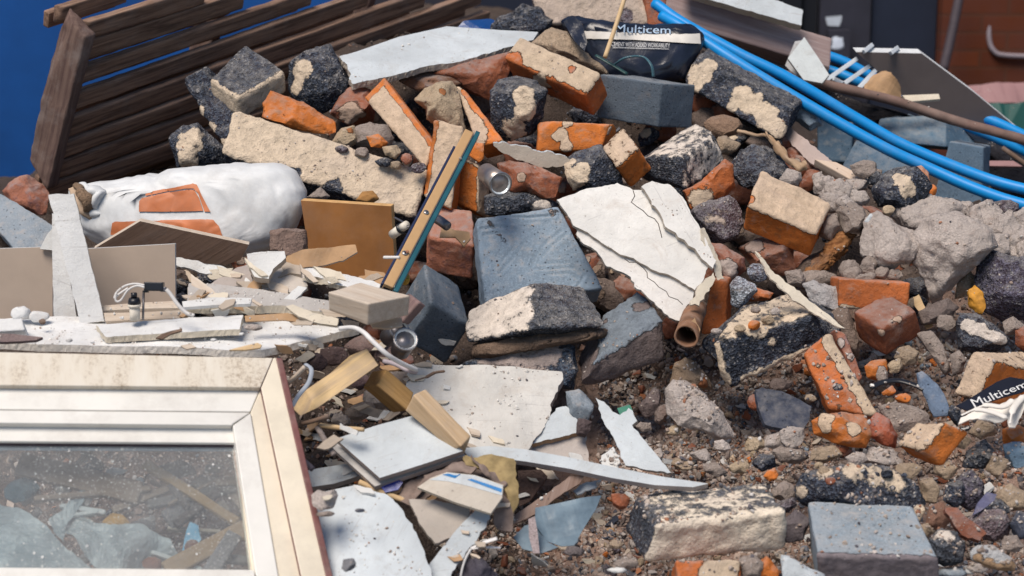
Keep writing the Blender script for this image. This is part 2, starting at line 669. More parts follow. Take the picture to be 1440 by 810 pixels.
def rock(name, label, cat, outline, m, t=0.8, o=0.0, D=None, fac=5, rough=0.004, freq=24, coats=None, cb=0.0, sub=5, tilt=(0, 0.3, 1), group=None, parent=None, p=0.8, cen=None, flat=0.78, crease=0.0):
    """a broken lump: image outline round its middle, real thickness t times its width"""
    SEED[0] += 1
    seed = SEED[0]
    OUTL.append(np.array(outline, float))
    pts = np.array(outline, float)
    c = pts.mean(0) if cen is None else np.array(cen, float)
    d = (D if D else Dp(c[1])) - o
    s = d * TH / 720
    q = (pts - c) * [s * 1.05, -s * 1.05]
    mr = np.sqrt(abs(np.sum(q[:, 0] * np.roll(q[:, 1], -1) - np.roll(q[:, 0], -1) * q[:, 1]) / 2) / math.pi)
    if mr < 0.03:
        sub = min(sub, 4)
    S, F = ico(sub)
    rs = np.random.default_rng(seed)
    A = S.copy()
    for k in range(fac * 3 + 2 if fac else 0):
        nn = rs.normal(size=3)
        nn /= np.linalg.norm(nn)
        hh = A @ nn
        off = rs.uniform(flat - 0.20, flat + 0.05)
        A = A - np.clip(hh - off, 0, None)[:, None] * nn * (0.97 if fac else 0)
    th = np.arctan2(A[:, 1], A[:, 0])
    rho = np.sqrt(A[:, 0] ** 2 + A[:, 1] ** 2)
    nb = 48
    bi = ((th + math.pi) / (2 * math.pi) * nb).astype(int) % nb
    mxr = np.zeros(nb)
    np.maximum.at(mxr, bi, rho)
    mxr = np.where(mxr < 0.3, np.median(mxr), mxr)
    mxr = (mxr + np.roll(mxr, 1) + np.roll(mxr, -1)) / 3
    fb = (th + math.pi) / (2 * math.pi) * nb - 0.5
    i0 = np.floor(fb).astype(int)
    fr_ = fb - i0
    rmx = mxr[i0 % nb] * (1 - fr_) + mxr[(i0 + 1) % nb] * fr_
    dx, dy = np.cos(th), np.sin(th)
    best = np.full(len(S), 0.0)
    for i in range(len(q)):
        a, b = q[i], q[(i + 1) % len(q)]
        e = b - a
        den = dx * e[1] - dy * e[0]
        den = np.where(abs(den) < 1e-12, 1e-12, den)
        tt = (a[0] * e[1] - a[1] * e[0]) / den
        uu = (a[0] * dy - a[1] * dx) / den
        ok = (tt > 0) & (uu >= -1e-6) & (uu <= 1 + 1e-6)
        best = np.where(ok, np.maximum(best, tt), best)
    rn = np.clip(rho / rmx, 0, 1.02)
    x = dx * best * rn ** p
    y = dy * best * rn ** p
    z = A[:, 2] * mr * t * 1.25 + (-tilt[0] * x - tilt[1] * y) * 0.6
    L = np.stack([x, y, z], 1)
    W = P(c[0], c[1], d) + L[:, 0:1] * Rt + L[:, 1:2] * Up - L[:, 2:3] * Fw
    sc_ = min(1.0, mr / 0.045)
    a = rs.uniform(-0.5, 0.5)
    fr = frame_of(Rt * math.cos(a) + Up * math.sin(a), -Fw)
    return finish(name, W, F, fr, m, coats, cb, rough * sc_, seed, freq / max(sc_, 0.45), label, cat, group, parent, crease=crease)


def el(x, y, rx, ry, rot=0, n=9, j=0.16):
    rot = R(rot)
    out = []
    ph = random.random() * 6
    for i in range(n):
        a = ph + 2 * math.pi * i / n
        k = 1 + random.uniform(-j, j)
        ex, ey = rx * k * math.cos(a), ry * k * math.sin(a)
        out.append((x + ex * math.cos(rot) - ey * math.sin(rot), y + ex * math.sin(rot) + ey * math.cos(rot)))
    return out


def slab(name, label, cat, outline, m, n=(0, 0.5, 0.86), th=0.0125, o=0.0, D=None, rag=0.0, mask=None, group=None, parent=None, bend=0.0, bdir=(1, 0), edge=None, xdir=None, grid=0.012, cen=None, under=None, wob=0.0):
    """a sheet: image outline on a plane of its own, real thickness; a fine grid inside lets it bend"""
    SEED[0] += 1
    seed = SEED[0]
    OUTL.append(np.array(outline, float))
    rs = np.random.default_rng(seed)
    nw = C3(n)
    cy = sum(q[1] for q in outline) / len(outline) if cen is None else cen[1]
    d = (D if D else Dp(cy)) - o
    w = onplane(outline, nw, d, cen)
    c = w.mean(0)
    e0 = w[1] - w[0] if xdir is None else w[xdir[1]] - w[xdir[0]]
    x, y, z = frame_of(e0, nw)
    q = np.stack([(w - c) @ x, (w - c) @ y], 1)
    # outline with ragged edges
    ring = []
    N = len(q)
    for i in range(N):
        a, b = q[i], q[(i + 1) % N]
        L = np.linalg.norm(b - a)
        st = 0.006 if rag else 0.02
        k = max(1, int(L / st))
        e = (b - a) / max(L, 1e-9); nn = np.array([-e[1], e[0]])
        rg = rag if (mask is None or mask[i]) else rag * 0.12
        for j in range(k):
            p = a + (b - a) * j / k
            if j:
                f = fbm(np.array([[p[0] * 60, p[1] * 60, seed]]), seed, 3)[0]
                p = p + nn * rg * f * 2 + nn * rg * rs.uniform(-.4, .4)
            ring.append(p)
    bm = bmesh.new()
    vs = [bm.verts.new((p[0], p[1], 0)) for p in ring]
    f = bm.faces.new(vs)
    f.normal_update()
    if f.normal.z < 0:
        f.normal_flip()
    ext = np.ptp(q, axis=0)
    for ax in (0, 1):
        g0, g1 = q[:, ax].min(), q[:, ax].max()
        k = int(min(40, (g1 - g0) / grid))
        for i in range(1, k):
            co = [0, 0, 0]; co[ax] = g0 + (g1 - g0) * i / k
            no = [0, 0, 0]; no[ax] = 1
            bmesh.ops.bisect_plane(bm, geom=bm.verts[:] + bm.edges[:] + bm.faces[:], plane_co=co, plane_no=no)
    bmesh.ops.triangulate(bm, faces=[f for f in bm.faces if len(f.verts) > 4])
    bm.verts.ensure_lookup_table()
    top = np.array([v.co[:] for v in bm.verts])
    tf = [[v.index for v in f.verts] for f in bm.faces]
    bm.verts.index_update()
    be = [e for e in bm.edges if len(e.link_faces) == 1]
    nv = len(top)
    V = [top]; F = list(tf)
    bot = top.copy(); bot[:, 2] = -th
    F += [[i + nv for i in f[::-1]] for f in tf]
    nf_side = len(F)
    # sides: a middle row, set in or out a little where the edge is broken
    mid = {}
    mv = []
    for e in be:
        fc = e.link_faces[0]
        idx = [v.index for v in fc.verts]
        a, b = e.verts[0].index, e.verts[1].index
        if idx[(idx.index(a) + 1) % len(idx)] != b:
            a, b = b, a
        for t in (a, b):
            if t not in mid:
                mid[t] = 2 * nv + len(mv)
                off = rs.uniform(-1, 1, 2) * (min(rag, 0.004) * 0.6)
                mv.append([top[t][0] + off[0], top[t][1] + off[1], -th * 0.5])
        F.append([b, a, mid[a], mid[b]])
        F.append([mid[b], mid[a], a + nv, b + nv])
    bm.free()
    L = np.vstack([top, bot, np.array(mv)])
    if bend:
        bd = np.array(bdir, float); bd /= np.linalg.norm(bd)
        s = L[:, :2] @ bd
        s0, s1 = s.min(), s.max()
        tt = (s - s0) / (s1 - s0) * 2 - 1
        L[:, 2] += bend * (1 - tt * tt)
    if wob:
        L[:, 2] += wob * fbm(np.stack([L[:, 0] * 9, L[:, 1] * 9, np.full(len(L), seed * 1.7)], 1), seed, 3)
    V = c + L[:, 0:1] * x + L[:, 1:2] * y + L[:, 2:3] * z
    fm = [0] * len(tf) + [2 if under else 0] * len(tf) + [1] * (len(F) - nf_side)
    mats = [m, edge or m] + ([under] if under else [])
    ob = link(name, V, F, mats, parent=parent, frame=(x, y, z), smooth=False, fm=fm, coat=np.zeros(len(V)))
    if parent is None:
        meta(ob, label, cat, group, 'thing')
    return ob


def spline(pts, k=8):
    pts = [np.array(p, float) for p in pts]
    if len(pts) < 3:
        return [pts[0] + (pts[-1] - pts[0]) * i / k for i in range(k + 1)]
    out = []
    Q = [2 * pts[0] - pts[1]] + pts + [2 * pts[-1] - pts[-2]]
    for i in range(1, len(Q) - 2):
        a, b, c, d = Q[i - 1:i + 3]
        for j in range(k):
            t = j / k
            out.append(0.5 * ((2 * b) + (c - a) * t + (2 * a - 5 * b + 4 * c - d) * t * t + (3 * b - a - 3 * c + d) * t ** 3))
    out.append(pts[-1])
    return out


def tube_mesh(pts, r, seg=12, cap=True, flat=1.0, hollow=0.0):
    pts = [np.array(p, float) for p in pts]
    n = len(pts)
    rs = r if hasattr(r, '__len__') else [r] * n
    V = []; F = []
    up = np.array([0.13, -0.2, 0.97])
    T0 = None
    for i in range(n):
        t = pts[min(i + 1, n - 1)] - pts[max(i - 1, 0)]
        t /= np.linalg.norm(t) + 1e-12
        a = np.cross(t, up) if T0 is None else T0 - t * (T0 @ t)
        if np.linalg.norm(a) < 1e-6:
            a = np.cross(t, [1, 0, 0])
        a /= np.linalg.norm(a)
        T0 = a
        b = np.cross(t, a)
        rr = rs[i] if len(rs) == n else rs[int(i * (len(rs) - 1) / (n - 1))]
        for k in range(seg):
            an = 2 * math.pi * k / seg
            V.append(pts[i] + rr * (math.cos(an) * a + math.sin(an) * b * flat))
    for i in range(n - 1):
        for k in range(seg):
            F.append([i * seg + k, i * seg + (k + 1) % seg, (i + 1) * seg + (k + 1) % seg, (i + 1) * seg + k])
    if cap:
        F.append(list(range(seg))[::-1])
        F.append([(n - 1) * seg + k for k in range(seg)])
    return V, F


def tube(name, label, cat, pts, r, m, o=0.0, seg=12, parent=None, group=None, flat=1.0, k=8, D=None, world=False, rough=0.0):
    """pts: (px, py[, extra towards viewer])"""
    if world:
        W = [np.array(p, float) for p in pts]
    else:
        W = [P(p[0], p[1], (D if D else Dp(p[1])) - o - (p[2] if len(p) > 2 else 0)) for p in pts]
    W = spline(W, k)
    V, F = tube_mesh(W, r, seg, flat=flat)
    V = np.array(V)
    if rough:
        SEED[0] += 1
        V = V + rough * np.stack([fbm(V * 40, SEED[0], 3), fbm(V * 40, SEED[0] + 9, 3), fbm(V * 40, SEED[0] + 19, 3)], 1)
    e = W[-1] - W[0]
    if np.linalg.norm(e) < 1e-4:
        e = Rt
    ob = link(name, V, F, m, parent=parent, frame=frame_of(e, Up + 0.3 * Rt))
    if parent is None:
        meta(ob, label, cat, group, 'thing')
    return ob


def merge(parts):
    V = []; F = []; n = 0
    for v, f in parts:
        V += [list(x) for x in v]
        F += [[i + n for i in q] for q in f]
        n += len(v)
    return np.array(V), F


def bvh_of(o):
    M = np.array(WM[o.name])
    me = o.data
    co = np.zeros(len(me.vertices) * 3); me.vertices.foreach_get('co', co)
    W = co.reshape(-1, 3) @ M[:3, :3].T + M[:3, 3]
    return BVHTree.FromPolygons([Vector(v) for v in W], [list(p.vertices) for p in me.polygons])


def cast(b, px, py, off=0.0015, miss=None):
    r = Vector(ray(px, py)).normalized()
    loc, nrm, i, ds = b.ray_cast(Vector(CAM), r)
    if loc is None:
        loc, nrm, i, ds = b.find_nearest(Vector(CAM + ray(px, py) * (miss or 3.6)))
    if nrm.dot(r) > 0:
        nrm = -nrm
    return np.array(loc + nrm * off)


def decal(name, b, poly, m, parent, off=0.0015, step=4.0):
    """thin printed patch that follows the surface it is printed on"""
    bm = bmesh.new()
    vs = [bm.verts.new((x, y, 0)) for x, y in poly]
    bm.faces.new(vs)
    xs = [p[0] for p in poly]; ys = [p[1] for p in poly]
    for ax, lo, hi in ((0, min(xs), max(xs)), (1, min(ys), max(ys))):
        k = max(2, int((hi - lo) / step))
        for i in range(1, k):
            co = [0, 0, 0]; co[ax] = lo + (hi - lo) * i / k
            no = [0, 0, 0]; no[ax] = 1
            bmesh.ops.bisect_plane(bm, geom=bm.verts[:] + bm.edges[:] + bm.faces[:], plane_co=co, plane_no=no)
    bmesh.ops.triangulate(bm, faces=bm.faces[:])
    V = np.array([cast(b, v.co.x, v.co.y, off) for v in bm.verts])
    F = [[v.index for v in f.verts] for f in bm.faces]
    bm.free()
    return link(name, V, F, m, parent=parent)


def text_on(name, b, txt, quad, m, parent, off=0.0015, slant=0.0, bold=0.0):
    """lettering laid on a surface inside an image quad (tl, tr, br, bl)"""
    cu = bpy.data.curves.new('lettering', 'FONT')
    cu.body = txt
    cu.resolution_u = 3
    cu.offset = bold
    ob = bpy.data.objects.new('lettering_tmp', cu)
    COL.objects.link(ob)
    bpy.context.view_layer.update()
    me = bpy.data.meshes.new_from_object(ob)
    bpy.data.objects.remove(ob)
    bm = bmesh.new(); bm.from_mesh(me)
    bmesh.ops.triangulate(bm, faces=bm.faces[:])
    co = np.array([v.co[:] for v in bm.verts])
    F = [[v.index for v in f.verts] for f in bm.faces]
    bm.free()
    bpy.data.meshes.remove(me)
    mn, mx = co.min(0), co.max(0)
    u = (co[:, 0] - mn[0]) / (mx[0] - mn[0]); v = (co[:, 1] - mn[1]) / (mx[1] - mn[1])
    tl, tr, br, bl = [np.array(q, float) for q in quad]
    # a smooth patch fitted just above the surface, so that the letters keep their shape
    G = []
    for a in np.linspace(0.03, 0.97, 12):
        for c in (0.1, 0.5, 0.9):
            q = (tl * (1 - a) + tr * a) * c + (bl * (1 - a) + br * a) * (1 - c)
            r = Vector(ray(q[0], q[1])).normalized()
            h = b.ray_cast(Vector(CAM), r)[0]
            if h is not None:
                G.append((a, c, proj(np.array(h))[2]))
    G = np.array(G)
    A_ = np.stack([np.ones(len(G)), G[:, 0], G[:, 0] ** 2, G[:, 1]], 1)
    k = np.linalg.lstsq(A_, G[:, 2], rcond=None)[0]
    lift = np.max(A_ @ k - G[:, 2]) + off
    W = []
    for a, c in zip(u, v):
        q = (tl * (1 - a) + tr * a) * c + (bl * (1 - a) + br * a) * (1 - c)
        W.append(P(q[0], q[1], np.array([1, a, a * a, c]) @ k - lift))
    return link(name, np.array(W), F, m, parent=parent)

# ------------------------------------------------------------------ light and sky
SUN_EL, SUN_AZ = 60, 212      # azimuth measured like a compass: +Y is north, the sun stands behind the viewer
w = bpy.data.worlds.new('World'); sc.world = w; w.use_nodes = True
nt = w.node_tree; nt.nodes.clear()
sky = nt.nodes.new('ShaderNodeTexSky'); sky.sky_type = 'NISHITA'; sky.sun_disc = False
sky.sun_elevation = R(SUN_EL); sky.sun_rotation = R(SUN_AZ); sky.dust_density = 0.6; sky.ozone_density = 2.5
bg = nt.nodes.new('ShaderNodeBackground'); bg.inputs[1].default_value = 0.085
wo = nt.nodes.new('ShaderNodeOutputWorld')
nt.links.new(sky.outputs[0], bg.inputs[0]); nt.links.new(bg.outputs[0], wo.inputs[0])
sd = bpy.data.lights.new('sun', 'SUN'); sd.energy = 3.7; sd.angle = R(30); sd.color = (1.0, 0.90, 0.79)
so = bpy.data.objects.new('sun', sd); COL.objects.link(so)
az = R(SUN_AZ); elv = R(SUN_EL)
dirv = Vector((math.sin(az) * math.cos(elv), math.cos(az) * math.cos(elv), math.sin(elv)))
so.rotation_euler = dirv.to_track_quat('Z', 'Y').to_euler()
sc.view_settings.view_transform = 'Standard'
sc.view_settings.look = 'None'
sc.view_settings.exposure = 0.08
sc.view_settings.gamma = 1.0
sc.view_settings.use_curve_mapping = False
sc.render.engine = 'CYCLES'
sc.cycles.use_denoising = True
sc.cycles.max_bounces = 8
sc.cycles.diffuse_bounces = 3
sc.cycles.transparent_max_bounces = 12

# ------------------------------------------------------------------ terrain of the pile
CX = [-700, -200, 40, 110, 240, 400, 480, 560, 760, 900, 1000, 1060, 1110, 1180, 1300, 1440, 2200]
CY = [290, 285, 270, 205, 150, 95, 75, 60, 70, 60, 90, 130, 185, 250, 285, 300, 330]
BACK = 0.19


def terr_d(px, py):
    px = np.asarray(px, float); py = np.asarray(py, float)
    yc = np.interp(px, CX, CY)
    d = Dp(py) + BACK
    over = np.clip(yc - py, 0, None)
    d = d + np.clip((236 - py) / 30, 0, 1) * np.clip((480 - px) / 70, 0, 1) * 0.42 * np.clip((px - 20) / 60, 0, 1)
    d = d + over * 0.06
    # hollows between blocks; those below the pallet are shaped to fall dark
    for (hx, hy, hr, hd) in ((90, 262, 60, 0.30), (180, 240, 70, 0.30), (240, 225, 50, 0.2), (645, 400, 45, 0.16), (640, 350, 30, 0.08), (905, 560, 60, 0.07), (790, 720, 70, 0.05), (300, 405, 70, 0.15), (170, 700, 170, 0.14), (60, 700, 120, 0.14), (250, 720, 120, 0.12)):
        d = d + hd * np.exp(-(((px - hx) ** 2 + (py - hy) ** 2) / hr ** 2))
    return d


def terrain():
    xs = np.concatenate([np.linspace(-900, -60, 40), np.arange(-50, 1500, 7.5), np.linspace(1510, 2300, 40)])
    ys = np.concatenate([np.arange(-160, 830, 7.5), np.linspace(835, 1120, 24)])
    X, Y = np.meshgrid(xs, ys)
    d = terr_d(X.ravel(), Y.ravel())
    W = np.array([P(a, b, c) for a, b, c in zip(X.ravel(), Y.ravel(), d)])
    W = W - (fbm(W * 7, 3, 4) * 0.05 + fbm(W * 30, 9, 4) * 0.02)[:, None] * np.array([0, 0.8, -0.6])
    W[:, 2] = np.maximum(W[:, 2], -0.06)
    nx = len(xs)
    F = []
    for j in range(len(ys) - 1):
        for i in range(nx - 1):
            F.append([j * nx + i, (j + 1) * nx + i, (j + 1) * nx + i + 1, j * nx + i + 1])
    X, Y = X.ravel(), Y.ravel()
    k = np.clip((X - 640) / 160, 0, 1) * np.clip((Y - 470 + np.clip(X - 1050, 0, 200) * 0.9) / 90, 0, 1)
    o = link('rubble_ground', W, F, mat('dirt'), coat=np.maximum(k * 0.95, 0.6 * (X < 400) * (Y > 610)))
    meta(o, kind='structure')
    return o


TER = terrain()
TB = bvh_of(TER)

g = link('yard_ground', np.array([[-60, -20, 0], [60, -20, 0], [60, 120, 0], [-60, 120, 0.0]]), [[0, 1, 2, 3]], plain('yard_concrete', (0.14, 0.13, 0.125), 0.9, scale=3, bump=0.4), smooth=False, coat=np.zeros(4))
meta(g, kind='structure')


# ------------------------------------------------------------------ gravel too fine to count
def gravel():
    S, F0 = ico(1)
    F0 = np.array(F0)
    tones = [((0.40, 0.32, 0.26), 6), ((0.46, 0.41, 0.38), 5), ((0.27, 0.21, 0.18), 6), ((0.06, 0.065, 0.085), 4), ((0.42, 0.16, 0.07), 1.0), ((0.20, 0.22, 0.26), 2.2), ((0.30, 0.17, 0.12), 2.0), ((0.64, 0.62, 0.60), 1.6)]
    pr = np.array([t[1] for t in tones], float); pr /= pr.sum()
    dark = np.array([1.5, .6, 4, 6, .9, 1.5, 4, .25]); dark /= dark.sum()
    Vs = []; Fs = []; Cs = []
    n = 0

    def add(px, py, size, pick, dep=0.0):
        nonlocal n
        r = ray(px, py)
        hit = TB.ray_cast(Vector(CAM), Vector(r).normalized())
        if hit[0] is None or hit[0].z < -0.02:
            return
        c = np.array(hit[0]) + np.array([0, -1, 1]) * size * 0.25
        sc3 = size * rng.uniform(0.35, 1.45, 3)
        A = S * (1 + 0.28 * rng.uniform(-1, 1, (len(S), 1)))
        # a few flat breaks
        for k in range(5):
            nn = rng.normal(size=3); nn /= np.linalg.norm(nn)
            h = A @ nn
            A = A - np.clip(h - 0.45, 0, None)[:, None] * nn
        q, _ = np.linalg.qr(rng.normal(size=(3, 3)))
        A = (A * sc3) @ q.T + c
        Vs.append(A); Fs.append(F0 + n); n += len(S)
        t = tones[rng.choice(len(tones), p=pick)][0]
        t = np.array(t) * rng.uniform(0.75, 1.2)
        Cs.append(np.tile(np.append(t, 1), (len(S), 1)))

    def field(cnt, x0, x1, y0, y1, s0, s1, pick, keep=None):
        for _ in range(cnt):
            x, y = rng.uniform(x0, x1), rng.uniform(y0, y1)
            if keep and not keep(x, y):
                continue
            sz = s0 * (s1 / s0) ** (rng.random() ** 1.8)
            add(x, y, sz, pick)
    field(6500, 840, 1480, 490, 850, 0.0018, 0.010, pr)
    field(2600, 850, 1130, 540, 700, 0.0025, 0.0085, pr)
    tones += [((0.52, 0.40, 0.33), 4), ((0.58, 0.48, 0.42), 3), ((0.40, 0.28, 0.22), 3)]
    pr = np.concatenate([pr * .45, np.array([.22, .17, .16])]); pr /= pr.sum()
    dark = np.concatenate([dark, [0, 0, 0]])
    field(6500, 840, 1480, 480, 850, 0.0028, 0.0095, pr)
    field(1500, 640, 860, 690, 830, 0.0025, 0.0085, pr)
    field(1300, 1180, 1480, 420, 600, 0.0022, 0.010, pr)
    field(1200, 640, 900, 690, 850, 0.002, 0.007, dark)
    field(2300, 200, 1450, 60, 520, 0.0025, 0.011, dark)
    field(900, 385, 640, 480, 700, 0.0025, 0.010, dark)
    field(800, -40, 400, 560, 820, 0.0035, 0.012, pr)
    V = np.vstack(Vs); F = np.vstack(Fs)
    s = NT('gravel')
    at = s.n('Attribute', attribute_name='tint')
    v = s.coord()
    a = s.noise(v, 240, 4, 0.7)
    c = s.mix(s.rng(a, 0.35, 0.65), at.outputs[0], (0.30, 0.25, 0.22))
    mx = s.t.nodes[-1]
    c2 = s.n('Mix', data_type='RGBA'); c2.inputs[0].default_value = 0.72
    s.l(c, c2.inputs[6]); s.l(at.outputs[0], c2.inputs[7])
    m = s.fin(c2.outputs[2], 0.92, [(a, 0.8, 0.0015)])
    o = link('gravel', V, F.tolist(), m, smooth=False, cvec=np.vstack(Cs))
    meta(o, kind='stuff')


gravel()

# ------------------------------------------------------------------ behind the pile
def boxmesh(x0, x1, y0, y1, z0, z1):
    v = [(x, y, z) for x in (x0, x1) for y in (y0, y1) for z in (z0, z1)]
    f = [[0, 1, 3, 2], [4, 6, 7, 5], [0, 4, 5, 1], [2, 3, 7, 6], [0, 2, 6, 4], [1, 5, 7, 3]]
    return v, f


def boxo(name, b, m, parent=None, **k):
    V, F = boxmesh(*b)
    return link(name, np.array(V, float), F, m, parent=parent, smooth=False, coat=np.zeros(8), **k)


# blue painted steel skip wall behind the pallet
skip = empty('steel_skip', (-1.2, 5.6, 0), 'large blue painted steel skip standing behind the wooden pallet', 'skip')
bluem = plain('blue_paint', (0.005, 0.075, 0.29), 0.6, var=0.22, scale=3, bump=0.1, spec=0.3)
V = []; F = []
boxo('side_panel', (-4.6, -0.45, 5.6, 5.66, 0.0, 2.3), bluem, skip)
boxo('top_rail', (-4.65, -0.40, 5.55, 5.71, 2.3, 2.4), bluem, skip)
for x in np.arange(-4.5, -0.5, 0.86):
    boxo('rib', (x, x + 0.10, 5.54, 5.598, 0.0, 2.298), bluem, skip)

# dark doors of the building and the brick wall beside them
def XY(px, d):
    return (px - 720) / 720 * TH * d
darkm = plain('dark_door_paint', (0.014, 0.020, 0.040), 0.6, var=0.2, scale=4, bump=0.1)
darkm2 = plain('dark_door_seam', (0.004, 0.006, 0.012), 0.8, var=0.1, scale=4, bump=0)
greym = plain('panel_dark', (0.03, 0.03, 0.045), 0.7, var=0.2, scale=8)
Y0 = 8.0
dr = empty('garage_door', (1.0, Y0, 0), 'dark navy boarded doors of the building behind the pile', 'door')
edges = [-1.0, 0.25, 0.98, 1.08, 1.62, 1.78]
x = XY(500, Y0)
x_end = XY(1316, Y0)
cuts = [x, XY(650, Y0), XY(860, Y0), XY(1125, Y0), XY(1148, Y0), XY(1222, Y0), x_end]
for i in range(len(cuts) - 1):
    dz = 0.03 if i % 2 else 0.0
    mm = [greym, darkm, darkm2, darkm2, greym, darkm][i]
    boxo('door_leaf', (cuts[i] + 0.006, cuts[i + 1] - 0.006, Y0 + dz, Y0 + 0.1, 0.0, 2.6), mm, dr)
ph = empty('power_outlet_box', (XY(1178, 7.9), 7.9, 1.2), 'small grey box holding a crumpled white rag, on the dark doors', 'box')
lit = plain('white_card', (0.55, 0.6, 0.66), 0.8)
pxm = lambda px, py, d: P(px, py, d)
a = P(1160, 40, 7.95); b = P(1190, 80, 7.95)
boxo('case', (a[0], b[0], 7.90, 7.965, b[2], a[2]), greym, ph)
rr_ = rock('rag', '', '', el(1178, 62, 10, 13, 10, 11, 0.35), plain('white_rag', (0.45, 0.5, 0.58), 0.9), D=7.72, t=0.3, sub=3, parent=ph)
st = slab('paper_notice', 'small torn white notice stuck on the dark doors above the box', 'notice', [(1161, 24), (1184, 22), (1183, 30), (1180, 37), (1164, 36), (1162, 30)], lit, n=(0, -0.2, 0.98), D=7.9, th=0.004)

# brick wall
def brickwall():
    s = NT('brick_wall')
    tc = s.n('TexCoord')
    mp = s.n('Mapping'); s.l(tc.outputs['Object'], mp.inputs[0]); mp.inputs[2].default_value = (R(90), 0, 0)
    bt = s.n('TexBrick', i_Scale=1.0)
    s.l(mp.outputs[0], bt.inputs[0])
    bt.inputs['Color1'].default_value = (0.15, 0.036, 0.011, 1)
    bt.inputs['Color2'].default_value = (0.10, 0.026, 0.011, 1)
    bt.inputs['Mortar'].default_value = (0.10, 0.034, 0.016, 1)
    bt.inputs['Mortar Size'].default_value = 0.008
    bt.inputs['Brick Width'].default_value = 0.225
    bt.inputs['Row Height'].default_value = 0.075
    n = s.noise(tc.outputs['Object'], 5, 4)
    c = s.mix(s.rng(n, 0.3, 0.8, 0, 0.5), bt.outputs[0], (0.10, 0.05, 0.05))
    return s.fin(c, 0.9, [(bt.outputs[1], 0.5, -0.004)])
wl = link('brick_wall', np.array(boxmesh(x_end, 6.0, Y0 - 0.05, Y0 + 0.25, 0.0, 2.8)[0], float), boxmesh(0, 1, 0, 1, 0, 1)[1], brickwall(), smooth=False, coat=np.zeros(8))
meta(wl, 'dark orange brick wall of the building beyond the blue pipes', 'wall', kind='structure')
pink = plain('pink_sheet', (0.30, 0.17, 0.17), 0.6, scale=3)
grn = plain('green_tarpaulin', (0.01, 0.07, 0.06), 0.6, scale=5)
tube('conduit_pipe', 'thin bent grey conduit fixed to the orange brick wall', 'pipe', [P(1391, -40, 7.9), P(1391, 20, 7.9), P(1391, 55, 7.9), P(1398, 72, 7.9), P(1415, 78, 7.9), P(1480, 80, 7.9)], 0.011, plain('grey_conduit', (0.26, 0.22, 0.24), 0.5), world=True)
tube('metal_pole', 'slim grey pole leaning against the orange brick wall', 'pole', [P(1356, -40, 7.7), P(1340, 40, 7.7), P(1326, 100, 7.7)], 0.02, plain('dull_pole', (0.07, 0.055, 0.065), 0.6), world=True)
slab('pale_sheet', 'dull pink sheet lying far behind at the foot of the brick wall', 'sheet', [(1318, 128), (1380, 120), (1500, 112), (1500, 150), (1400, 146), (1330, 142)], pink, n=(0, 0.7, 0.7), D=7.0, th=0.02, wob=0.02, grid=0.1)
slab('green_tarpaulin', 'dark green tarpaulin showing beneath the dull pink sheet', 'tarpaulin', [(1340, 146), (1500, 148), (1500, 300), (1340, 300)], grn, n=(0, 0.5, 0.86), D=6.6, th=0.01, wob=0.05, grid=0.1)

# ================================================================== the pile, thing by thing
MB = 'brick'
white = mat('plaster')
whiteb = mat('plaster', (0.60, 0.645, 0.67), (0.4, 0.4, 0.4))
edgem = mat('plaster', (0.55, 0.48, 0.40), (0.3, 0.25, 0.2))
cream = mat('plaster', (0.74, 0.66, 0.53), (0.4, 0.3, 0.2))
beige = mat('plaster', (0.50, 0.42, 0.34), (0.35, 0.27, 0.2))
cind = mat('cinder')
cindw = mat('cinder', (0.060, 0.068, 0.085), (0.74, 0.65, 0.56))
cindp = mat('cinder', (0.13, 0.115, 0.13), (0.52, 0.42, 0.34))
brick = mat('brick')
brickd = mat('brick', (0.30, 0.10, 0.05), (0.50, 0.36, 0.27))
bricko = mat('brick', (0.66, 0.195, 0.04), (0.66, 0.50, 0.36))
brickp = mat('brick', (0.40, 0.16, 0.10), (0.50, 0.42, 0.38))
conc = mat('concrete', (0.225, 0.262, 0.30))
concd = mat('concrete', (0.115, 0.145, 0.180), (0.3, 0.26, 0.24))
concl = mat('concrete', (0.225, 0.29, 0.36), (0.42, 0.33, 0.29))
concb = mat('concrete', (0.30, 0.29, 0.29), (0.48, 0.38, 0.30))
mort = mat('mortar', (0.42, 0.345, 0.30))
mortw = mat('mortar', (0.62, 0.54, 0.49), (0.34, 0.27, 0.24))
mortb = mat('mortar', (0.50, 0.38, 0.27), (0.50, 0.18, 0.07))
morty = mat('mortar', (0.62, 0.48, 0.33), (0.5, 0.2, 0.08))
slate = mat('concrete', (0.045, 0.052, 0.075), (0.2, 0.18, 0.18))
pine = wood('pine_wood', (0.52, 0.36, 0.19), (0.64, 0.47, 0.28))
ochre = wood('ochre_wood', (0.40, 0.22, 0.075), (0.52, 0.31, 0.12), dirt=0.15)
oldw = wood('old_pallet_wood', (0.11, 0.07, 0.05), (0.21, 0.14, 0.10), dirt=0.5)
greyw = wood('weathered_beam_wood', (0.28, 0.20, 0.19), (0.38, 0.30, 0.29), dirt=0.4)
dustyw = wood('dusty_wood', (0.50, 0.40, 0.31), (0.60, 0.52, 0.43), dirt=0.3)
mdf = plain('brown_fibreboard', (0.30, 0.125, 0.035), 0.6, var=0.25, scale=9, dirt=0.15)
mdfe = plain('fibreboard_edge', (0.60, 0.36, 0.15), 0.8, var=0.2, scale=60)
card = plain('brown_cardboard', (0.42, 0.26, 0.14), 0.85, var=0.2, scale=25, dirt=0.3)
tanb = plain('tan_board', (0.44, 0.35, 0.28), 0.8, var=0.06, scale=12, dirt=0.12)
creamp = plain('cream_plastic', (0.72, 0.66, 0.56), 0.5, scale=60, dirt=0.3)
blackp = plain('black_plastic', (0.012, 0.014, 0.02), 0.35, var=0.3)
steel = plain('brushed_steel', (0.45, 0.43, 0.42), 0.35, metal=0.9, var=0.1, scale=120)
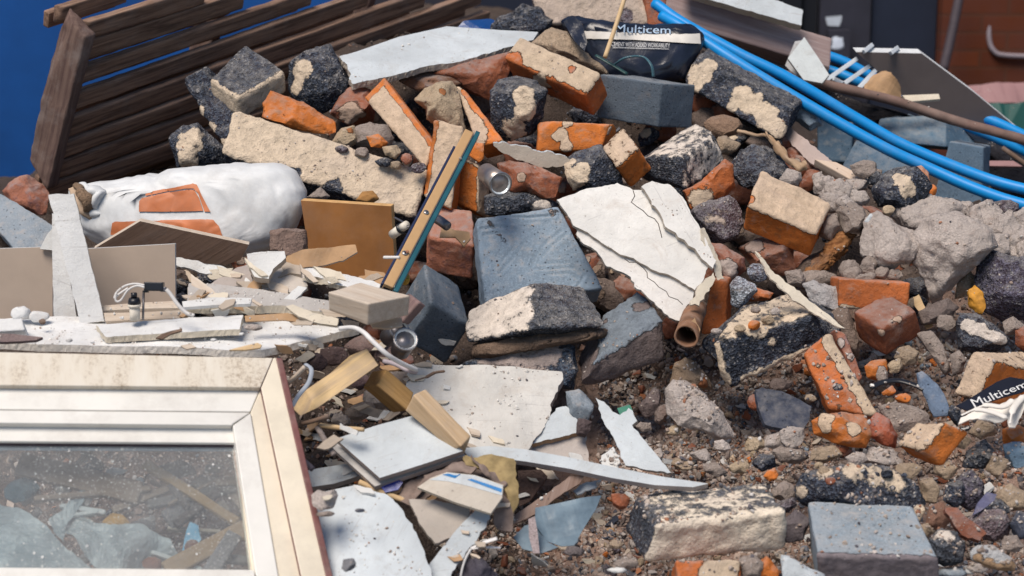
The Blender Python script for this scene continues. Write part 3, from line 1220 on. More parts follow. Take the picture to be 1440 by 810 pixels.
steeld = plain('dark_steel', (0.2, 0.19, 0.2), 0.4, metal=0.8, scale=80)
bpipe = plain('blue_pipe_plastic', (0.004, 0.26, 0.66), 0.42, var=0.06, scale=30, bump=0.05, dirt=0.12)
whitep = plain('white_wire_plastic', (0.72, 0.70, 0.68), 0.5, dirt=0.2)
teal = plain('teal_edge', (0.02, 0.10, 0.13), 0.4)
navy = plain('navy_edge', (0.02, 0.03, 0.08), 0.45)

# ---- wooden pallet
pal = empty('wooden_pallet', P(60, 262, 4.25), 'old dark wooden pallet propped on edge, slats running up to the top', 'pallet')
paldark = wood('pallet_slat_wood', (0.12, 0.072, 0.052), (0.36, 0.225, 0.155), dirt=0.3)
LD = (P(483, -2, 5.12) - P(92, 137, 4.22)); LD /= np.linalg.norm(LD)
slats = [((84, 12), (180, -18)), ((119, 33), (290, -18)), ((107, 64), (345, -12)), ((99, 101), (440, -12)), ((92, 137), (520, -12)), ((86, 172), (600, -12)), ((78, 206), (680, -12)), ((70, 233), (690, 16)), ((63, 262), (700, 45))]
wv = C3((-0.18, -0.80, -0.57))
for i, (a, b) in enumerate(slats):
    da = 4.16 + i * 0.016
    A = P(a[0], a[1], da)
    B = P(b[0], b[1], da + (b[0] - a[0]) * 0.00165)
    wid = 0.045 + 0.004 * ((i * 7) % 3 - 1)
    th = 0.019
    nrm = np.cross(B - A, wv); nrm /= np.linalg.norm(nrm)
    if nrm @ Fw > 0:
        nrm = -nrm
    c8 = np.zeros((2, 2, 2, 3))
    for u in (0, 1):
        for v in (0, 1):
            for w_ in (0, 1):
                c8[u, v, w_] = (A, B)[u] + wv * wid * v - nrm * th * w_
    hexa('slat', '', '', c8, paldark, parent=pal, h=0.010, r=0.003, rough=0.0025, freq=14, chips=2, csize=0.01)
    V_ = ray(*a) / np.linalg.norm(ray(*a))
    c9 = c8 + V_ * 0.11 - LD * 0.035 + wv * (0.004 if i < 4 else 0.022)
    hexa('rear_slat', '', '', c9, paldark, parent=pal, h=0.02, r=0.003, rough=0.002)
# the bearer at the near end and two more along the pallet
bwood = wood('bearer_wood', (0.10, 0.06, 0.052), (0.19, 0.125, 0.10), dirt=0.5)
def bearer(q, D):
    w4 = [P(x, y, D + dy) for (x, y), dy in zip(q, (0, 0.0, 0.12, 0.12))]
    c8 = np.zeros((2, 2, 2, 3))
    off = LD * 0.035
    for (i, j), pnt in (((0, 1), w4[0]), ((1, 1), w4[1]), ((1, 0), w4[2]), ((0, 0), w4[3])):
        c8[i, j, 0] = pnt
        c8[i, j, 1] = pnt + off
    hexa('bearer', '', '', c8, bwood, parent=pal, h=0.009, r=0.004, rough=0.0035, chips=3, csize=0.02)
bearer([(84, 14), (120, 52), (66, 268), (40, 225)], 4.14)
bearer([(290, -60), (318, -30), (262, 215), (240, 200)], 4.66)
bearer([(520, -100), (550, -80), (480, 110), (455, 110)], 5.05)

# ---- the back rows, left of the middle
rock('broken_brick', 'dark red brick chunk behind the end of the white sack', 'brick', [(3, 268), (20, 252), (38, 248), (60, 262), (70, 275), (68, 302), (20, 300)], brickp, o=-0.12, t=0.9)
face('concrete_block', 'blue-grey concrete block half behind the tan fibreboard at the picture edge', 'concrete block', [(-60, 250), (8, 276), (74, 318), (74, 420)], conc, n=(-0.2, 0.55, 0.8), th=0.1, o=-0.03, rough=0.003)
blk('cinder_block', 'black clinker block with buff render under it, next to the pallet', 'block', (335, 137), (296, 111), (399, 101), (338, 166), cind, o=0.10, ov={'AB': (345, 61)}, faces={'v0': 1, 'u0': 1}, rough=0.004, r=0.009)
face('cinder_block', 'tilted black clinker slab standing between pallet and buff block', 'block', [(256, 112), (290, 92), (335, 168), (318, 212)], cind, n=(-0.3, 0.3, 0.9), th=0.07, o=0.02, rough=0.006, r=0.012, coats=[(275, 158, .012), (292, 182, .014), (310, 205, .014)])
rock('cinder_block', 'cream faced clinker lump directly above the white sack', 'block', [(241, 195), (256, 180), (277, 173), (296, 188), (318, 212), (316, 236), (252, 240)], cind, o=0.06, coats=[(266, 196, .028), (262, 222, .028)], rough=0.005, t=0.7)
rock('cinder_block', 'black clinker block with pinkish mortar on top, under the pallet slats', 'block', [(408, 88), (430, 74), (464, 65), (480, 90), (496, 118), (486, 142), (455, 160), (425, 158), (408, 125)], cind, o=0.02, coats=[(424, 98, .028), (416, 122, .018)], rough=0.006)
face('cinder_block', 'longest cream rendered block, lying above the white sack', 'block', [(332, 156), (598, 240), (580, 304), (316, 216)], cind, n=(0.05, 0.45, 0.89), th=0.09, o=0.13, faces={'w0': 1}, rough=0.005, r=0.010, coats=[(470, 262, .02, 0), (415, 247, .015, 0)])
rock('broken_brick', 'vivid orange curled brick shard on the long cream block', 'brick', [(381, 128), (400, 134), (436, 150), (470, 172), (470, 188), (440, 188), (404, 178), (369, 167), (372, 146)], bricko, o=0.16, t=0.5, fac=4, rough=0.005, tilt=(0.2, 0.7, 1))
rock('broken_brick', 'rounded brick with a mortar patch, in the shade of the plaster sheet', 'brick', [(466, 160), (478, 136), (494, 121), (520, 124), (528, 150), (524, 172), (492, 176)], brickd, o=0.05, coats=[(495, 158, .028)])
face('broken_brick', 'long brick tilted steeply with layered cream mortar and orange rim', 'brick', [(514, 138), (541, 111), (609, 200), (597, 233)], bricko, n=(-0.35, 0.35, 0.87), th=0.07, o=0.14, rough=0.0018, r=0.004, faces={'w0': 1}, coats=[('L', 541, 113, 607, 201, .0075, 0), ('L', 516, 138, 540, 113, .008, 0), ('L', 590, 205, 596, 225, .012, 1)])
rock('mortar_chunk', 'stepped cream mortar chunk leaning on the tilted bricks', 'mortar', [(583, 140), (598, 124), (613, 114), (634, 113), (646, 132), (655, 183), (640, 196), (622, 186), (600, 166), (600, 152)], morty, o=0.13, fac=7, rough=0.006, coats=[(622, 128, .010)])
face('broken_brick', 'brick edge pointing down toward the spotlight, orange top edge', 'brick', [(642, 122), (655, 128), (707, 197), (672, 205)], bricko, n=(-0.3, 0.4, 0.87), th=0.06, o=0.13, faces={'w0': 0.8}, coats=[('L', 652, 128, 702, 192, .008, 0), (695, 196, .016, 0)])
face('broken_brick', 'upright brick coated in cream mortar beside the metal trim', 'brick', [(611, 170), (650, 180), (634, 292), (597, 274)], bricko, n=(-0.1, 0.2, 0.97), th=0.08, o=0.14, faces={'w0': 1}, coats=[('L', 612, 172, 599, 270, .006, 0), (614, 176, .008, 0)], rough=0.003)
blk('broken_brick', 'orange and cream brick standing behind the teal edged trim', 'brick', (672, 232), (636, 218), (672, 298), (687, 244), bricko, o=0.10, faces={'v0': 0.9, 'u0': 0.9}, coats=[(663, 262, .016, 0), (640, 290, .016, 0.1), (668, 240, .008, 0)], rough=0.003)
rock('brick_corner', 'small orange brick corner touching the upper end of the trim', 'brick', [(660, 206), (668, 200), (680, 202), (680, 222), (673, 230), (659, 217)], bricko, o=0.13, t=0.7)
blk('broken_brick', 'pink speckled brick in the hollow below the teal edged trim', 'brick', (666, 345), (603, 334), (664, 297), (664, 392), brickp, o=0.06, rough=0.004, z=(0.03, 0.09, 0.05))
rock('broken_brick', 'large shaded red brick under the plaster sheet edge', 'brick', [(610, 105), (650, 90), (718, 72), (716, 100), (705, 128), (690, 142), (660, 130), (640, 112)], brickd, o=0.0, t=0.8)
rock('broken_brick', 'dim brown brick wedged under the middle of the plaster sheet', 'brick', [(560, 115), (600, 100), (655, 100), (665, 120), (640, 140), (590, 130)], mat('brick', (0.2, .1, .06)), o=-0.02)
slab('plasterboard_sheet', 'large white plaster sheet lying across the top beneath the pallet', 'plasterboard', [(477, 80), (500, 73), (560, 52), (628, 37), (700, 42), (757, 45), (750, 56), (700, 71), (640, 88), (600, 93), (560, 104), (520, 113), (496, 118), (492, 108), (489, 94)], whiteb, n=(0.05, 0.86, 0.5), th=0.014, D=4.28, rag=0.003, edge=edgem, mask=[1, 0, 0, 0, 0, 0, 1, 1, 1, 1, 1, 1, 1, 1, 1])
rock('plaster_lump', 'torn crumbly corner piece at the end of the white plaster sheet', 'plaster', [(466, 70), (474, 78), (488, 82), (490, 92), (480, 95), (472, 86)], mort, D=4.30, t=0.5)

# small bits on the cream block
rock('brick_chip', 'small cream and orange chip above the long cream block', 'brick', [(467, 200), (480, 180), (498, 176), (502, 200), (492, 208)], morty, o=0.12, coats=[(494, 182, .008)])
rock('mortar_chunk', 'grey crumbly mortar lump with orange brick inside, behind the cream block', 'mortar', [(496, 182), (518, 172), (545, 176), (554, 195), (548, 206), (520, 208), (500, 204)], mort, o=0.11, coats=[(528, 200, .014)])
mat_o = mat('brick', (0.62, 0.19, 0.04), (0.44, 0.36, 0.32))
rock('brick_chip', 'bright orange chip set in grey mortar crumbs', 'brick', [(516, 192), (532, 188), (545, 200), (540, 208), (522, 207)], mat_o, o=0.15)
rock('mortar_chip', 'pale cream chip on the crumbs beside the long tilted brick', 'mortar', [(537, 206), (558, 204), (564, 214), (556, 224), (542, 218)], morty, o=0.17)
for (x, y, rx, ry, mm, lb) in ((508, 214, 10, 7, mort, 'grey crumb resting on the long cream block, under the chips'), (572, 223, 9, 8, brickp, 'dull purple crumb below the long tilted brick'), (588, 236, 12, 8, cindp, 'purplish clinker crumb at the end of the cream block'), (540, 228, 12, 6, cind, 'black clinker crumb on the top edge of the cream block'), (556, 232, 8, 6, mortb, 'tan crumb between the dark crumbs on the cream block'), (480, 210, 9, 5, cindp, 'dark crumb under the cream and orange chip')):
    rock('rubble_crumb', lb, 'crumb', el(x, y, rx, ry), mm, o=0.15, sub=3)

# ---- top centre
face('cinder_block', 'rough cream block at the very top above the black cement sack', 'block', [(748, -6), (905, -22), (922, 34), (766, 34)], cindp, n=(0, 0.3, 0.95), th=0.1, D=4.62, faces={'w0': 1}, r=0.014, rough=0.006, coats=[(880, 22, .02, 0.2), (770, 5, .01)])
face('broken_brick', 'brown brick end beside the rough cream block at the top', 'brick', [(905, -12), (937, -6), (934, 34), (912, 36)], brickd, n=(0.1, 0.2, 0.97), th=0.08, D=4.60)
rock('cinder_block', 'dark clinker mass behind the tip of the plaster sheet', 'block', [(690, 40), (712, 22), (735, 5), (758, 8), (778, 30), (768, 52), (730, 60), (696, 56)], cind, D=4.62, rough=0.01)
slab('plastic_bag', 'crumpled dark blue plastic with white print behind the plaster sheet', 'plastic bag', [(636, 44), (652, 30), (690, 24), (712, 30), (705, 46), (660, 52)], plain('blue_plastic', (0.01, 0.06, 0.22), 0.3), n=(0, 0.5, 0.8), D=4.72, wob=0.04, th=0.003)
rock('mortar_chunk', 'buff wedge of mortar running down behind the orange brick', 'mortar', [(748, 62), (765, 46), (777, 38), (798, 44), (812, 66), (852, 100), (853, 107), (825, 98), (790, 82)], mortb, o=0.02, t=0.6, rough=0.006)
blk('broken_brick', 'long orange brick with whitish mortar top, above the grey block', 'brick', (822, 133), (711, 82), (843, 103), (834, 163), brick, o=0.14, faces={'w0': 1, 'v0': 0.15}, coats=[(722, 82, .020, 0), (806, 97, .011, 0.1), (760, 118, .022, 1)], rough=0.003, r=0.007)
rock('cinder_block', 'round black clinker lump with white mortar patch beneath the long orange brick', 'block', [(690, 128), (702, 112), (724, 107), (752, 113), (768, 130), (764, 165), (748, 188), (718, 195), (692, 178)], cind, o=0.10, rough=0.006, coats=[(737, 135, .024), (745, 155, .020), (728, 152, .014), (725, 182, .030, .75)])
blk('concrete_block', 'smooth grey block between the black cement sack and the clinker blocks', 'concrete block', (930, 118), (845, 105), (976, 120), (925, 178), concd, o=0.10, z=(0.03, 0.07, 0.03), rough=0.0015, r=0.004)
face('broken_brick', 'small orange brick with cream corner, under the smooth grey block', 'brick', [(760, 169), (868, 176), (863, 210), (757, 213)], bricko, n=(0.05, 0.1, 1), th=0.07, o=0.10, coats=[(790, 190, .017), (797, 205, .014), (864, 186, .010), (800, 172, .012)], chips=3)
blk('broken_brick', 'orange brick piece with cream end leaning beside the speckled block', 'brick', (868, 235), (847, 207), (897, 209), (888, 264), bricko, o=0.15, faces={'w0': 0.75}, rough=0.003)
rock('cinder_block', 'clinker and cream lump just above the big cracked plaster shard', 'block', [(792, 232), (806, 216), (846, 204), (868, 235), (876, 262), (830, 270), (806, 268)], cind, o=0.09, coats=[(806, 250, .030), (822, 238, .012), (800, 228, .015)])
blk('cinder_block', 'speckled clinker block with dusty white top, middle of the pile', 'block', (958, 222), (890, 216), (1013, 190), (963, 268), cindw, o=0.17, ov={'AB': (966, 163)}, faces={'w0': 0.62, 'u0': 0.55}, rough=0.006, r=0.016, chips=3, coats=[(905, 240, .03, 0)])
slab('plaster_strip', 'flat broken plaster strip with white top lying beside the spotlight', 'plaster', [(694, 201), (730, 205), (790, 218), (803, 226), (790, 234), (760, 236), (735, 226), (705, 214)], edgem, n=(0.05, -0.15, 0.98), th=0.03, o=0.14, rag=0.003, edge=whiteb)
rock('broken_brick', 'deep orange brick block behind the shiny spotlight', 'brick', [(700, 230), (716, 225), (760, 236), (789, 250), (780, 278), (760, 280), (716, 270)], brickd, o=0.09, t=0.8, coats=[(733, 250, .012)])
rock('cinder_block', 'dark blue clinker strip above the grooved grey block', 'block', [(682, 276), (700, 268), (740, 270), (782, 284), (780, 298), (700, 304), (684, 302)], cindw, o=0.05, coats=[(760, 292, .02)])
blk('cinder_block', 'long clinker block with two cream patches, under the blue pipes', 'block', (985, 76), (963, 120), (1117, 152), (1000, 66), cind, o=0.02, z=(-0.02, -0.08, 0.10), rough=0.006, r=0.012, coats=[(985, 104, .030), (975, 118, .018), (1000, 92, .016), (1040, 133, .024), (1060, 150, .030), (1078, 165, .028), (1095, 182, .022), (1033, 148, .014)])
rock('plaster_lump', 'pale grey slab edge showing under the blue pipes', 'plaster', [(1086, 118), (1110, 130), (1150, 160), (1154, 176), (1138, 184), (1116, 165)], concl, D=4.35, t=0.5)
rock('cinder_block', 'dark blue clinker lump under the twisted wooden strip', 'block', [(1031, 228), (1042, 210), (1064, 202), (1090, 210), (1108, 232), (1118, 250), (1114, 262), (1070, 268), (1044, 262), (1032, 246)], cindw, o=0.04, rough=0.009, coats=[(1115, 243, .010, 0.8)])
rock('broken_brick', 'orange brick peeking out under the speckled clinker block', 'brick', [(961, 268), (985, 255), (1019, 224), (1030, 232), (1032, 262), (1020, 278), (972, 294)], brick, o=0.12, coats=[(985, 278, .026, .9)])
rock('cinder_block', 'purplish clinker block below the orange peeking brick', 'block', [(974, 297), (990, 286), (1026, 274), (1040, 290), (1045, 316), (1034, 336), (1006, 344), (985, 330)], cindp, o=0.10, rough=0.006, coats=[(1005, 300, .03, .5)])
blk('broken_brick', 'biggest bright orange brick, thick flaky cream mortar on its top', 'brick', (1147, 328), (1053, 289), (1167, 287), (1137, 360), bricko, o=0.16, ov={'AB': (1072, 241), 'AC': (1046, 322)}, faces={'w0': 1}, rough=0.003, r=0.006, coats=[(1050, 278, .012, 0)], grooves=[[(1075, 262), (1110, 277), (1155, 296)], [(1070, 272), (1105, 288), (1150, 305)], [(1066, 283), (1100, 298), (1140, 316)]])
rock('broken_brick', 'brick with orange upper edge beside the big plaster shard', 'brick', [(995, 342), (1015, 343), (1046, 362), (1048, 380), (1026, 396), (1006, 376)], brickp, o=0.08, coats=[(1022, 380, .022)])
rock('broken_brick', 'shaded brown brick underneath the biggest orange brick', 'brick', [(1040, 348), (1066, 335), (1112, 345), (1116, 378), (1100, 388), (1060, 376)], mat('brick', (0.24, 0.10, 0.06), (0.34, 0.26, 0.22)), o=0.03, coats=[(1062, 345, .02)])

# ---- middle
GR = [[(676, 322), (700, 318), (725, 322), (738, 340), (722, 362), (702, 384)], [(680, 330), (706, 327), (724, 334), (724, 345), (708, 366)], [(790, 324), (770, 340), (752, 362), (745, 378), (775, 378), (808, 376), (822, 388), (812, 402)], [(797, 329), (776, 345), (760, 364), (756, 371), (800, 369)], [(700, 303), (740, 306), (780, 303)], [(770, 385), (800, 384), (812, 392)]]
face('concrete_block', 'large grey concrete block with swirling grooves, centre of the pile', 'concrete block', [(671, 308), (784, 292), (846, 404), (684, 427)], concl, n=(0.12, 0.42, 0.9), th=0.07, o=0.12, rough=0.0025, r=0.008, h=0.0034, grooves=GR, coats=[('L', 690, 312, 712, 345, .007, .42), (778, 298, .012, .5)], faces={'u1': 0.1})
blk('concrete_block', 'smooth blue-grey cube block beside the small timber offcut', 'concrete block', (607, 426), (597, 372), (660, 457), (572, 480), concd, o=0.20, ov={'AB': (645, 402), 'BC': (626, 512)}, rough=0.002, r=0.007, z=(0.10, 0.06, 0.05))
blk('cinder_block', 'cream and black clinker block in front of the grooved grey block', 'block', (746, 463), (752, 396), (856, 459), (656, 482), cindw, o=0.22, ov={'AB': (818, 404), 'AC': (656, 438)}, z=(0.10, 0.04, 0.06), faces={'v0': 0.75}, rough=0.006, r=0.012, h=0.005, coats=[(690, 440, .03, 1), (720, 420, .02, .8)])
rock('mortar_chunk', 'brown underside slab beneath the cream and black clinker block', 'mortar', [(668, 484), (740, 466), (852, 462), (850, 474), (770, 490), (690, 504), (668, 501)], mat('mortar', (0.26, 0.18, 0.13)), o=0.13, t=0.5)
blk('cinder_block', 'rough block with smooth bluish top, under the plaster shard tip', 'block', (838, 508), (852, 440), (932, 450), (816, 552), mat('mortar', (0.25, 0.20, 0.19), (0.25, 0.29, 0.33)), o=0.13, z=(0.13, 0.05, 0.02), ov={'AB': (900, 408), 'BC': (934, 508), 'AC': (812, 500)}, faces={'w0': 0.95}, rough=0.006, r=0.014, chips=2, h=.005, coats=[(900, 430, .02, .2), (845, 450, .012, .3)])
rock('cinder_block', 'flat clinker slab partly under the dusty white board', 'block', [(650, 512), (700, 495), (780, 480), (806, 488), (810, 520), (806, 548), (760, 540), (690, 524)], mat('cinder', (0.05, 0.07, 0.10), (0.40, 0.33, 0.30)), o=0.06, coats=[(720, 505, .06), (770, 497, .03)], t=0.5)
SH = empty('plasterboard_shard', P(900, 340, Dp(340) - 0.26), 'big white cracked plasterboard shard, largest in the pile, pointing down', 'plasterboard')
nS = (0.02, 0.40, 0.92)
CR = [(906, 267), (913, 279), (916, 288), (924, 295), (930, 305), (935, 319), (943, 324), (950, 328), (953, 334), (962, 338), (968, 346), (977, 350), (984, 360), (996, 372)]
pshard = mat('plaster', (0.80, 0.78, 0.74))
main_sh = slab('upper_layer', '', '', [(783, 281), (820, 267), (868, 257), (881, 262), (890, 267)] + [(x - .8, y + .8) for x, y in CR] + [(990, 392), (977, 408), (968, 403), (955, 394), (940, 386), (915, 378), (895, 366), (868, 355), (850, 344), (830, 330), (806, 317), (797, 300)], pshard, n=nS, th=0.010, D=Dp(340) - 0.26, cen=(900, 340), wob=.003, rag=0.0016, edge=edgem, parent=SH)
slab('upper_piece', '', '', [(x + .5, y - .5) for x, y in CR] + [(1003, 377), (1007, 366), (996, 345), (984, 320), (970, 296), (960, 277), (943, 260), (917, 254), (902, 262)], pshard, n=(0.10, 0.44, 0.90), th=0.010, D=Dp(340) - 0.262, cen=(950, 320), wob=.003, rag=0.0014, edge=edgem, parent=SH)
slab('lower_layer', '', '', [(806, 312), (840, 332), (880, 355), (930, 378), (978, 405), (972, 426), (967, 428), (962, 440), (961, 450), (950, 450), (939, 443), (926, 432), (913, 420), (905, 411), (896, 406), (892, 397), (887, 389), (868, 380), (853, 374), (846, 362), (839, 353), (826, 345), (817, 339)], mat('plaster', (0.78, 0.75, 0.71)), n=nS, th=0.009, D=Dp(340) - 0.250, cen=(900, 340), wob=.003, rag=0.003, edge=edgem, parent=SH)
crk = plain('crack_shadow_gap', (0.05, 0.035, 0.03), 1.0, bump=0)
bb = bvh_of(main_sh)
for line in ([(890, 267), (892, 276), (888, 284), (897, 291), (905, 297), (912, 303), (921, 308), (926, 314), (935, 319)], ):
    pts = []
    for (x, y) in line:
        pts.append(cast(bb, x + random.uniform(-1, 1), y + random.uniform(-1, 1), 0.0001))
    V, F = tube_mesh(pts, 0.0009, 5)
    link('crack', np.array(V), F, crk, parent=SH)
bl = bvh_of(bpy.data.objects['lower_layer'])
for line in ([(878, 363), (884, 368), (895, 369), (905, 376), (909, 384), (911, 391), (921, 397), (926, 404), (938, 410), (941, 417), (952, 421), (960, 428)],):
    pts = [cast(bl, x + random.uniform(-1, 1), y + random.uniform(-1, 1), 0.0002) for (x, y) in line]
    V, F = tube_mesh(pts, 0.0008, 5)
    link('crack', np.array(V), F, crk, parent=SH)
slab('paper_flap', '', '', [(984, 322), (990, 322), (1000, 345), (1010, 368), (1018, 392), (1010, 394), (1003, 378), (1000, 366), (990, 345)], cream, n=(0.5, 0.3, 0.8), th=0.002, D=Dp(340) - 0.268, cen=(998, 355), rag=0.004, parent=SH, wob=0.012)
slab('plasterboard_shard', 'small ragged white shard hanging by the big shard and the orange brick', 'plasterboard', [(1003, 383), (1006, 392), (998, 405), (990, 420), (983, 430), (972, 429), (970, 424), (978, 410), (990, 396)], cream, n=(0.1, 0.3, 0.95), th=0.008, o=0.25, rag=0.004, edge=edgem)
blk('broken_brick', 'plain orange brick standing upright under the big plaster shard', 'brick', (1023, 395), (1000, 396), (1021, 464), (1030, 388), brick, o=0.10, z=(-0.02, -0.01, 0.06), ov={'B': (1021, 464), 'AB': (984, 472)}, rough=0.002)
# cardboard tube
tb = empty('cardboard_tube', P(962, 470, Dp(470) - 0.2), 'crushed open brown cardboard tube below the big plaster shard', 'tube')
a = P(966, 474, Dp(470) - 0.24); b = P(978, 436, Dp(440) - 0.10)
Vo, Fo = tube_mesh([a, a + (b - a) * .33, a + (b - a) * .66, b], 0.0225, 28, cap=False)
Vi, Fi = tube_mesh([a, a + (b - a) * .33, a + (b - a) * .66, b], 0.0190, 28, cap=False)
V, F = merge([(Vo, Fo), (Vi, [f[::-1] for f in Fi])])
no = len(Vo)
F += [[k, no + k, no + (k + 1) % 28, (k + 1) % 28] for k in range(28)]
V = V + 0.004 * np.stack([fbm(V * 28, 41, 3), fbm(V * 28, 42, 3), fbm(V * 28, 43, 3)], 1)
link('tube_wall', V, F, plain('dirty_card', (0.22, 0.11, 0.06), 0.8, var=0.35, scale=30, dirt=0.5), parent=tb)
rock('soil_plug', '', '', el(970, 462, 15, 12), mortb, o=0.13, parent=tb, sub=3)
slab('torn_flap', '', '', [(966, 450), (978, 446), (986, 462), (984, 474), (974, 462)], card, n=(0.3, 0.4, 0.8), th=0.003, o=0.235, parent=tb, rag=0.003, wob=0.008)

blk('cinder_block', 'heavy clinker block covered with crumbs, beside the orange upright brick', 'block', (1003, 484), (1048, 430), (1147, 442), (1027, 546), cind, o=0.17, z=(0.12, 0.04, 0.02), ov={'AB': (1114, 412), 'BC': (1154, 484), 'AC': (984, 478)}, faces={'w0': 0.62}, rough=0.007, r=0.016, h=0.005, coats=[('L', 1002, 490, 1022, 535, .010, .9), ('L', 1050, 536, 1140, 490, .008, .75), (1120, 428, .025, .9), (1060, 455, .03, .95), (1085, 480, .012, .6)])
for (x, y, rx, ry, mm, lb) in ((1060, 457, 10, 8, bricko, 'vivid orange chip on top of the heavy clinker block'), (1079, 450, 9, 7, morty, 'cream chip next to the orange chip on the clinker block'), (1090, 438, 7, 6, mortw, 'white crumb on top of the heavy clinker block'), (1062, 436, 7, 5, mort, 'grey crumb near the upper edge of the clinker block'), (1040, 462, 8, 5, morty, 'buff crumb near the near edge of the clinker block'), (1008, 466, 9, 4, mortw, 'long pale crumb at the corner of the clinker block')):
    rock('rubble_crumb', lb, 'crumb', el(x, y, rx, ry), mm, o=0.20, sub=3)
rock('speckled_stone', 'white and grey speckled stone beside the upright orange brick', 'stone', [(1027, 400), (1038, 388), (1062, 400), (1064, 410), (1040, 434), (1028, 428)], mat('cinder', (0.30, 0.33, 0.37), (0.6, 0.6, 0.6)), o=0.14, t=0.8)
rock('speckled_stone', 'round speckled grey pebble above the white speckled stone', 'stone', el(1064, 382, 15, 13), mat('cinder', (0.20, 0.22, 0.26), (0.5, 0.5, 0.5)), o=0.10, sub=4)
rock('brick_chip', 'orange wedge chip beside the speckled stone', 'brick', [(1056, 402), (1088, 412), (1080, 422), (1054, 424)], brick, o=0.10)
rock('mortar_chunk', 'tan angular stone at the base of the long wood splinter', 'mortar', [(1104, 382), (1125, 379), (1133, 392), (1128, 404), (1108, 400)], mort, o=0.10)
rock('plaster_lump', 'crumpled white plaster chunk next to the orange brick pair', 'plaster', [(1130, 400), (1145, 395), (1175, 405), (1187, 422), (1182, 442), (1160, 436), (1140, 425)], mat('mortar', (0.56, .53, .52)), o=0.10, rough=0.008)
rock('mortar_chunk', 'plain tan lump behind the crumpled white plaster chunk', 'mortar', el(1150, 392, 26, 12), mort, o=0.04)
slab('wood_splinter', 'long thin pale wood splinter crossing the heavy clinker block', 'wood', [(1062, 353), (1070, 360), (1090, 385), (1112, 402), (1150, 430), (1175, 452), (1188, 463), (1178, 461), (1150, 444), (1112, 418), (1082, 388)], cream, n=(0.3, 0.5, 0.8), th=0.004, o=0.24, rag=0.003, edge=dustyw, wob=0.01)
rock('bark_strand', 'dark rust coloured fibrous wood below the crumbly grey mortar', 'wood', [(1120, 396), (1140, 372), (1165, 345), (1186, 325), (1206, 330), (1192, 352), (1160, 378), (1135, 398)], wood('rust_fibre', (0.16, 0.06, 0.02), (0.34, 0.16, 0.06), 2.0), o=0.05, t=0.5, rough=0.014, freq=60)
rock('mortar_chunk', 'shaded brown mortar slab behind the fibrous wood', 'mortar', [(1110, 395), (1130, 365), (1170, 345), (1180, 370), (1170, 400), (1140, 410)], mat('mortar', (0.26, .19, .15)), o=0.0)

# ---- right side
def lumps(name, label, cat, parts, m, **k):
    """one crumbly mass: overlapping lumps joined into one mesh"""
    obs = []
    for i, (x, y, rx, ry, dd) in enumerate(parts):
        obs.append(rock(name, '', '', el(x, y, rx, ry, random.uniform(-30, 30), 9, .2), m, o=dd, rough=0.013, freq=38, sub=4 if rx > 16 else 3, fac=3, t=0.9, **k))
    base = obs[0]
    bmx = bmesh.new()
    lay = bmx.verts.layers.float.new('coat')
    for ob in obs:
        b2 = ob.data.copy()
        b2.transform(WM[base.name].inverted() @ WM[ob.name])
        bmx.from_mesh(b2)
        bpy.data.meshes.remove(b2)
    me = bpy.data.meshes.new(name)
    bmx.to_mesh(me); bmx.free()
    me.materials.append(m)
    me.polygons.foreach_set('use_smooth', [True] * len(me.polygons))
    old = base.data
    base.data = me
    for ob in obs[1:]:
        mm = ob.data
        bpy.data.objects.remove(ob); bpy.data.meshes.remove(mm)
    bpy.data.meshes.remove(old)
    base.name = name
    return meta(base, label, cat, None, 'thing')


lumps('mortar_mass', 'crumbly pale grey mortar clump behind the biggest orange brick', 'mortar', [(1160, 262, 18, 14, .06), (1180, 270, 22, 16, .08), (1200, 262, 16, 12, .06), (1165, 285, 16, 14, .09), (1205, 280, 16, 14, .08), (1150, 250, 10, 8, .05), (1190, 290, 15, 12, .1)], mortw)
rock('mortar_chunk', 'faceted pale mortar stone at the foot of the crumbly clump', 'mortar', [(1178, 296), (1196, 284), (1214, 290), (1221, 310), (1205, 328), (1186, 326)], mort, o=0.13)
rock('mortar_chunk', 'ribbed brown mortar piece tucked beside the biggest orange brick', 'mortar', [(1152, 330), (1160, 305), (1178, 300), (1180, 325), (1168, 340)], mort, o=0.10)
rock('plaster_chip', 'small bright white plaster chip between mortar lumps', 'plaster', [(1215, 312), (1224, 300), (1228, 302), (1222, 318)], whiteb, o=0.16, sub=3)
rock('rubble_crumb', 'small buff pebble beside the black and cream clinker lump', 'crumb', el(1249, 296, 8, 7), morty, o=0.12, sub=3)
rock('cinder_block', 'black clinker lump with cream face under the blue pipes', 'block', [(1227, 268), (1238, 250), (1262, 237), (1285, 235), (1298, 248), (1306, 262), (1298, 280), (1262, 293), (1236, 290)], cind, o=0.10, coats=[(1268, 256, .018), (1280, 268, .020), (1262, 248, .012)], rough=0.006)
rock('broken_brick', 'pale orange brick end sticking up behind the black and cream lump', 'brick', [(1280, 236), (1296, 233), (1307, 243), (1307, 262), (1290, 258)], mat('brick', (0.56, .26, .15), (0.6, .42, .3)), o=0.03)
rock('brick_chip', 'small red-orange fragment behind the black and cream lump', 'brick', el(1309, 270, 8, 10), bricko, o=0.03, sub=3)
rock('mortar_chunk', 'broad smooth mortar boulder below the black and cream lump', 'mortar', [(1216, 312), (1236, 302), (1262, 316), (1288, 330), (1291, 352), (1278, 368), (1252, 378), (1226, 376), (1210, 355)], mortw, o=0.12, t=0.9, rough=0.012)
rock('mortar_chunk', 'rounded grey mortar boulder topping the heap by the blue pipes', 'mortar', [(1256, 304), (1272, 284), (1300, 275), (1335, 278), (1355, 296), (1350, 316), (1300, 326), (1270, 322)], mortw, o=0.05, rough=0.012)
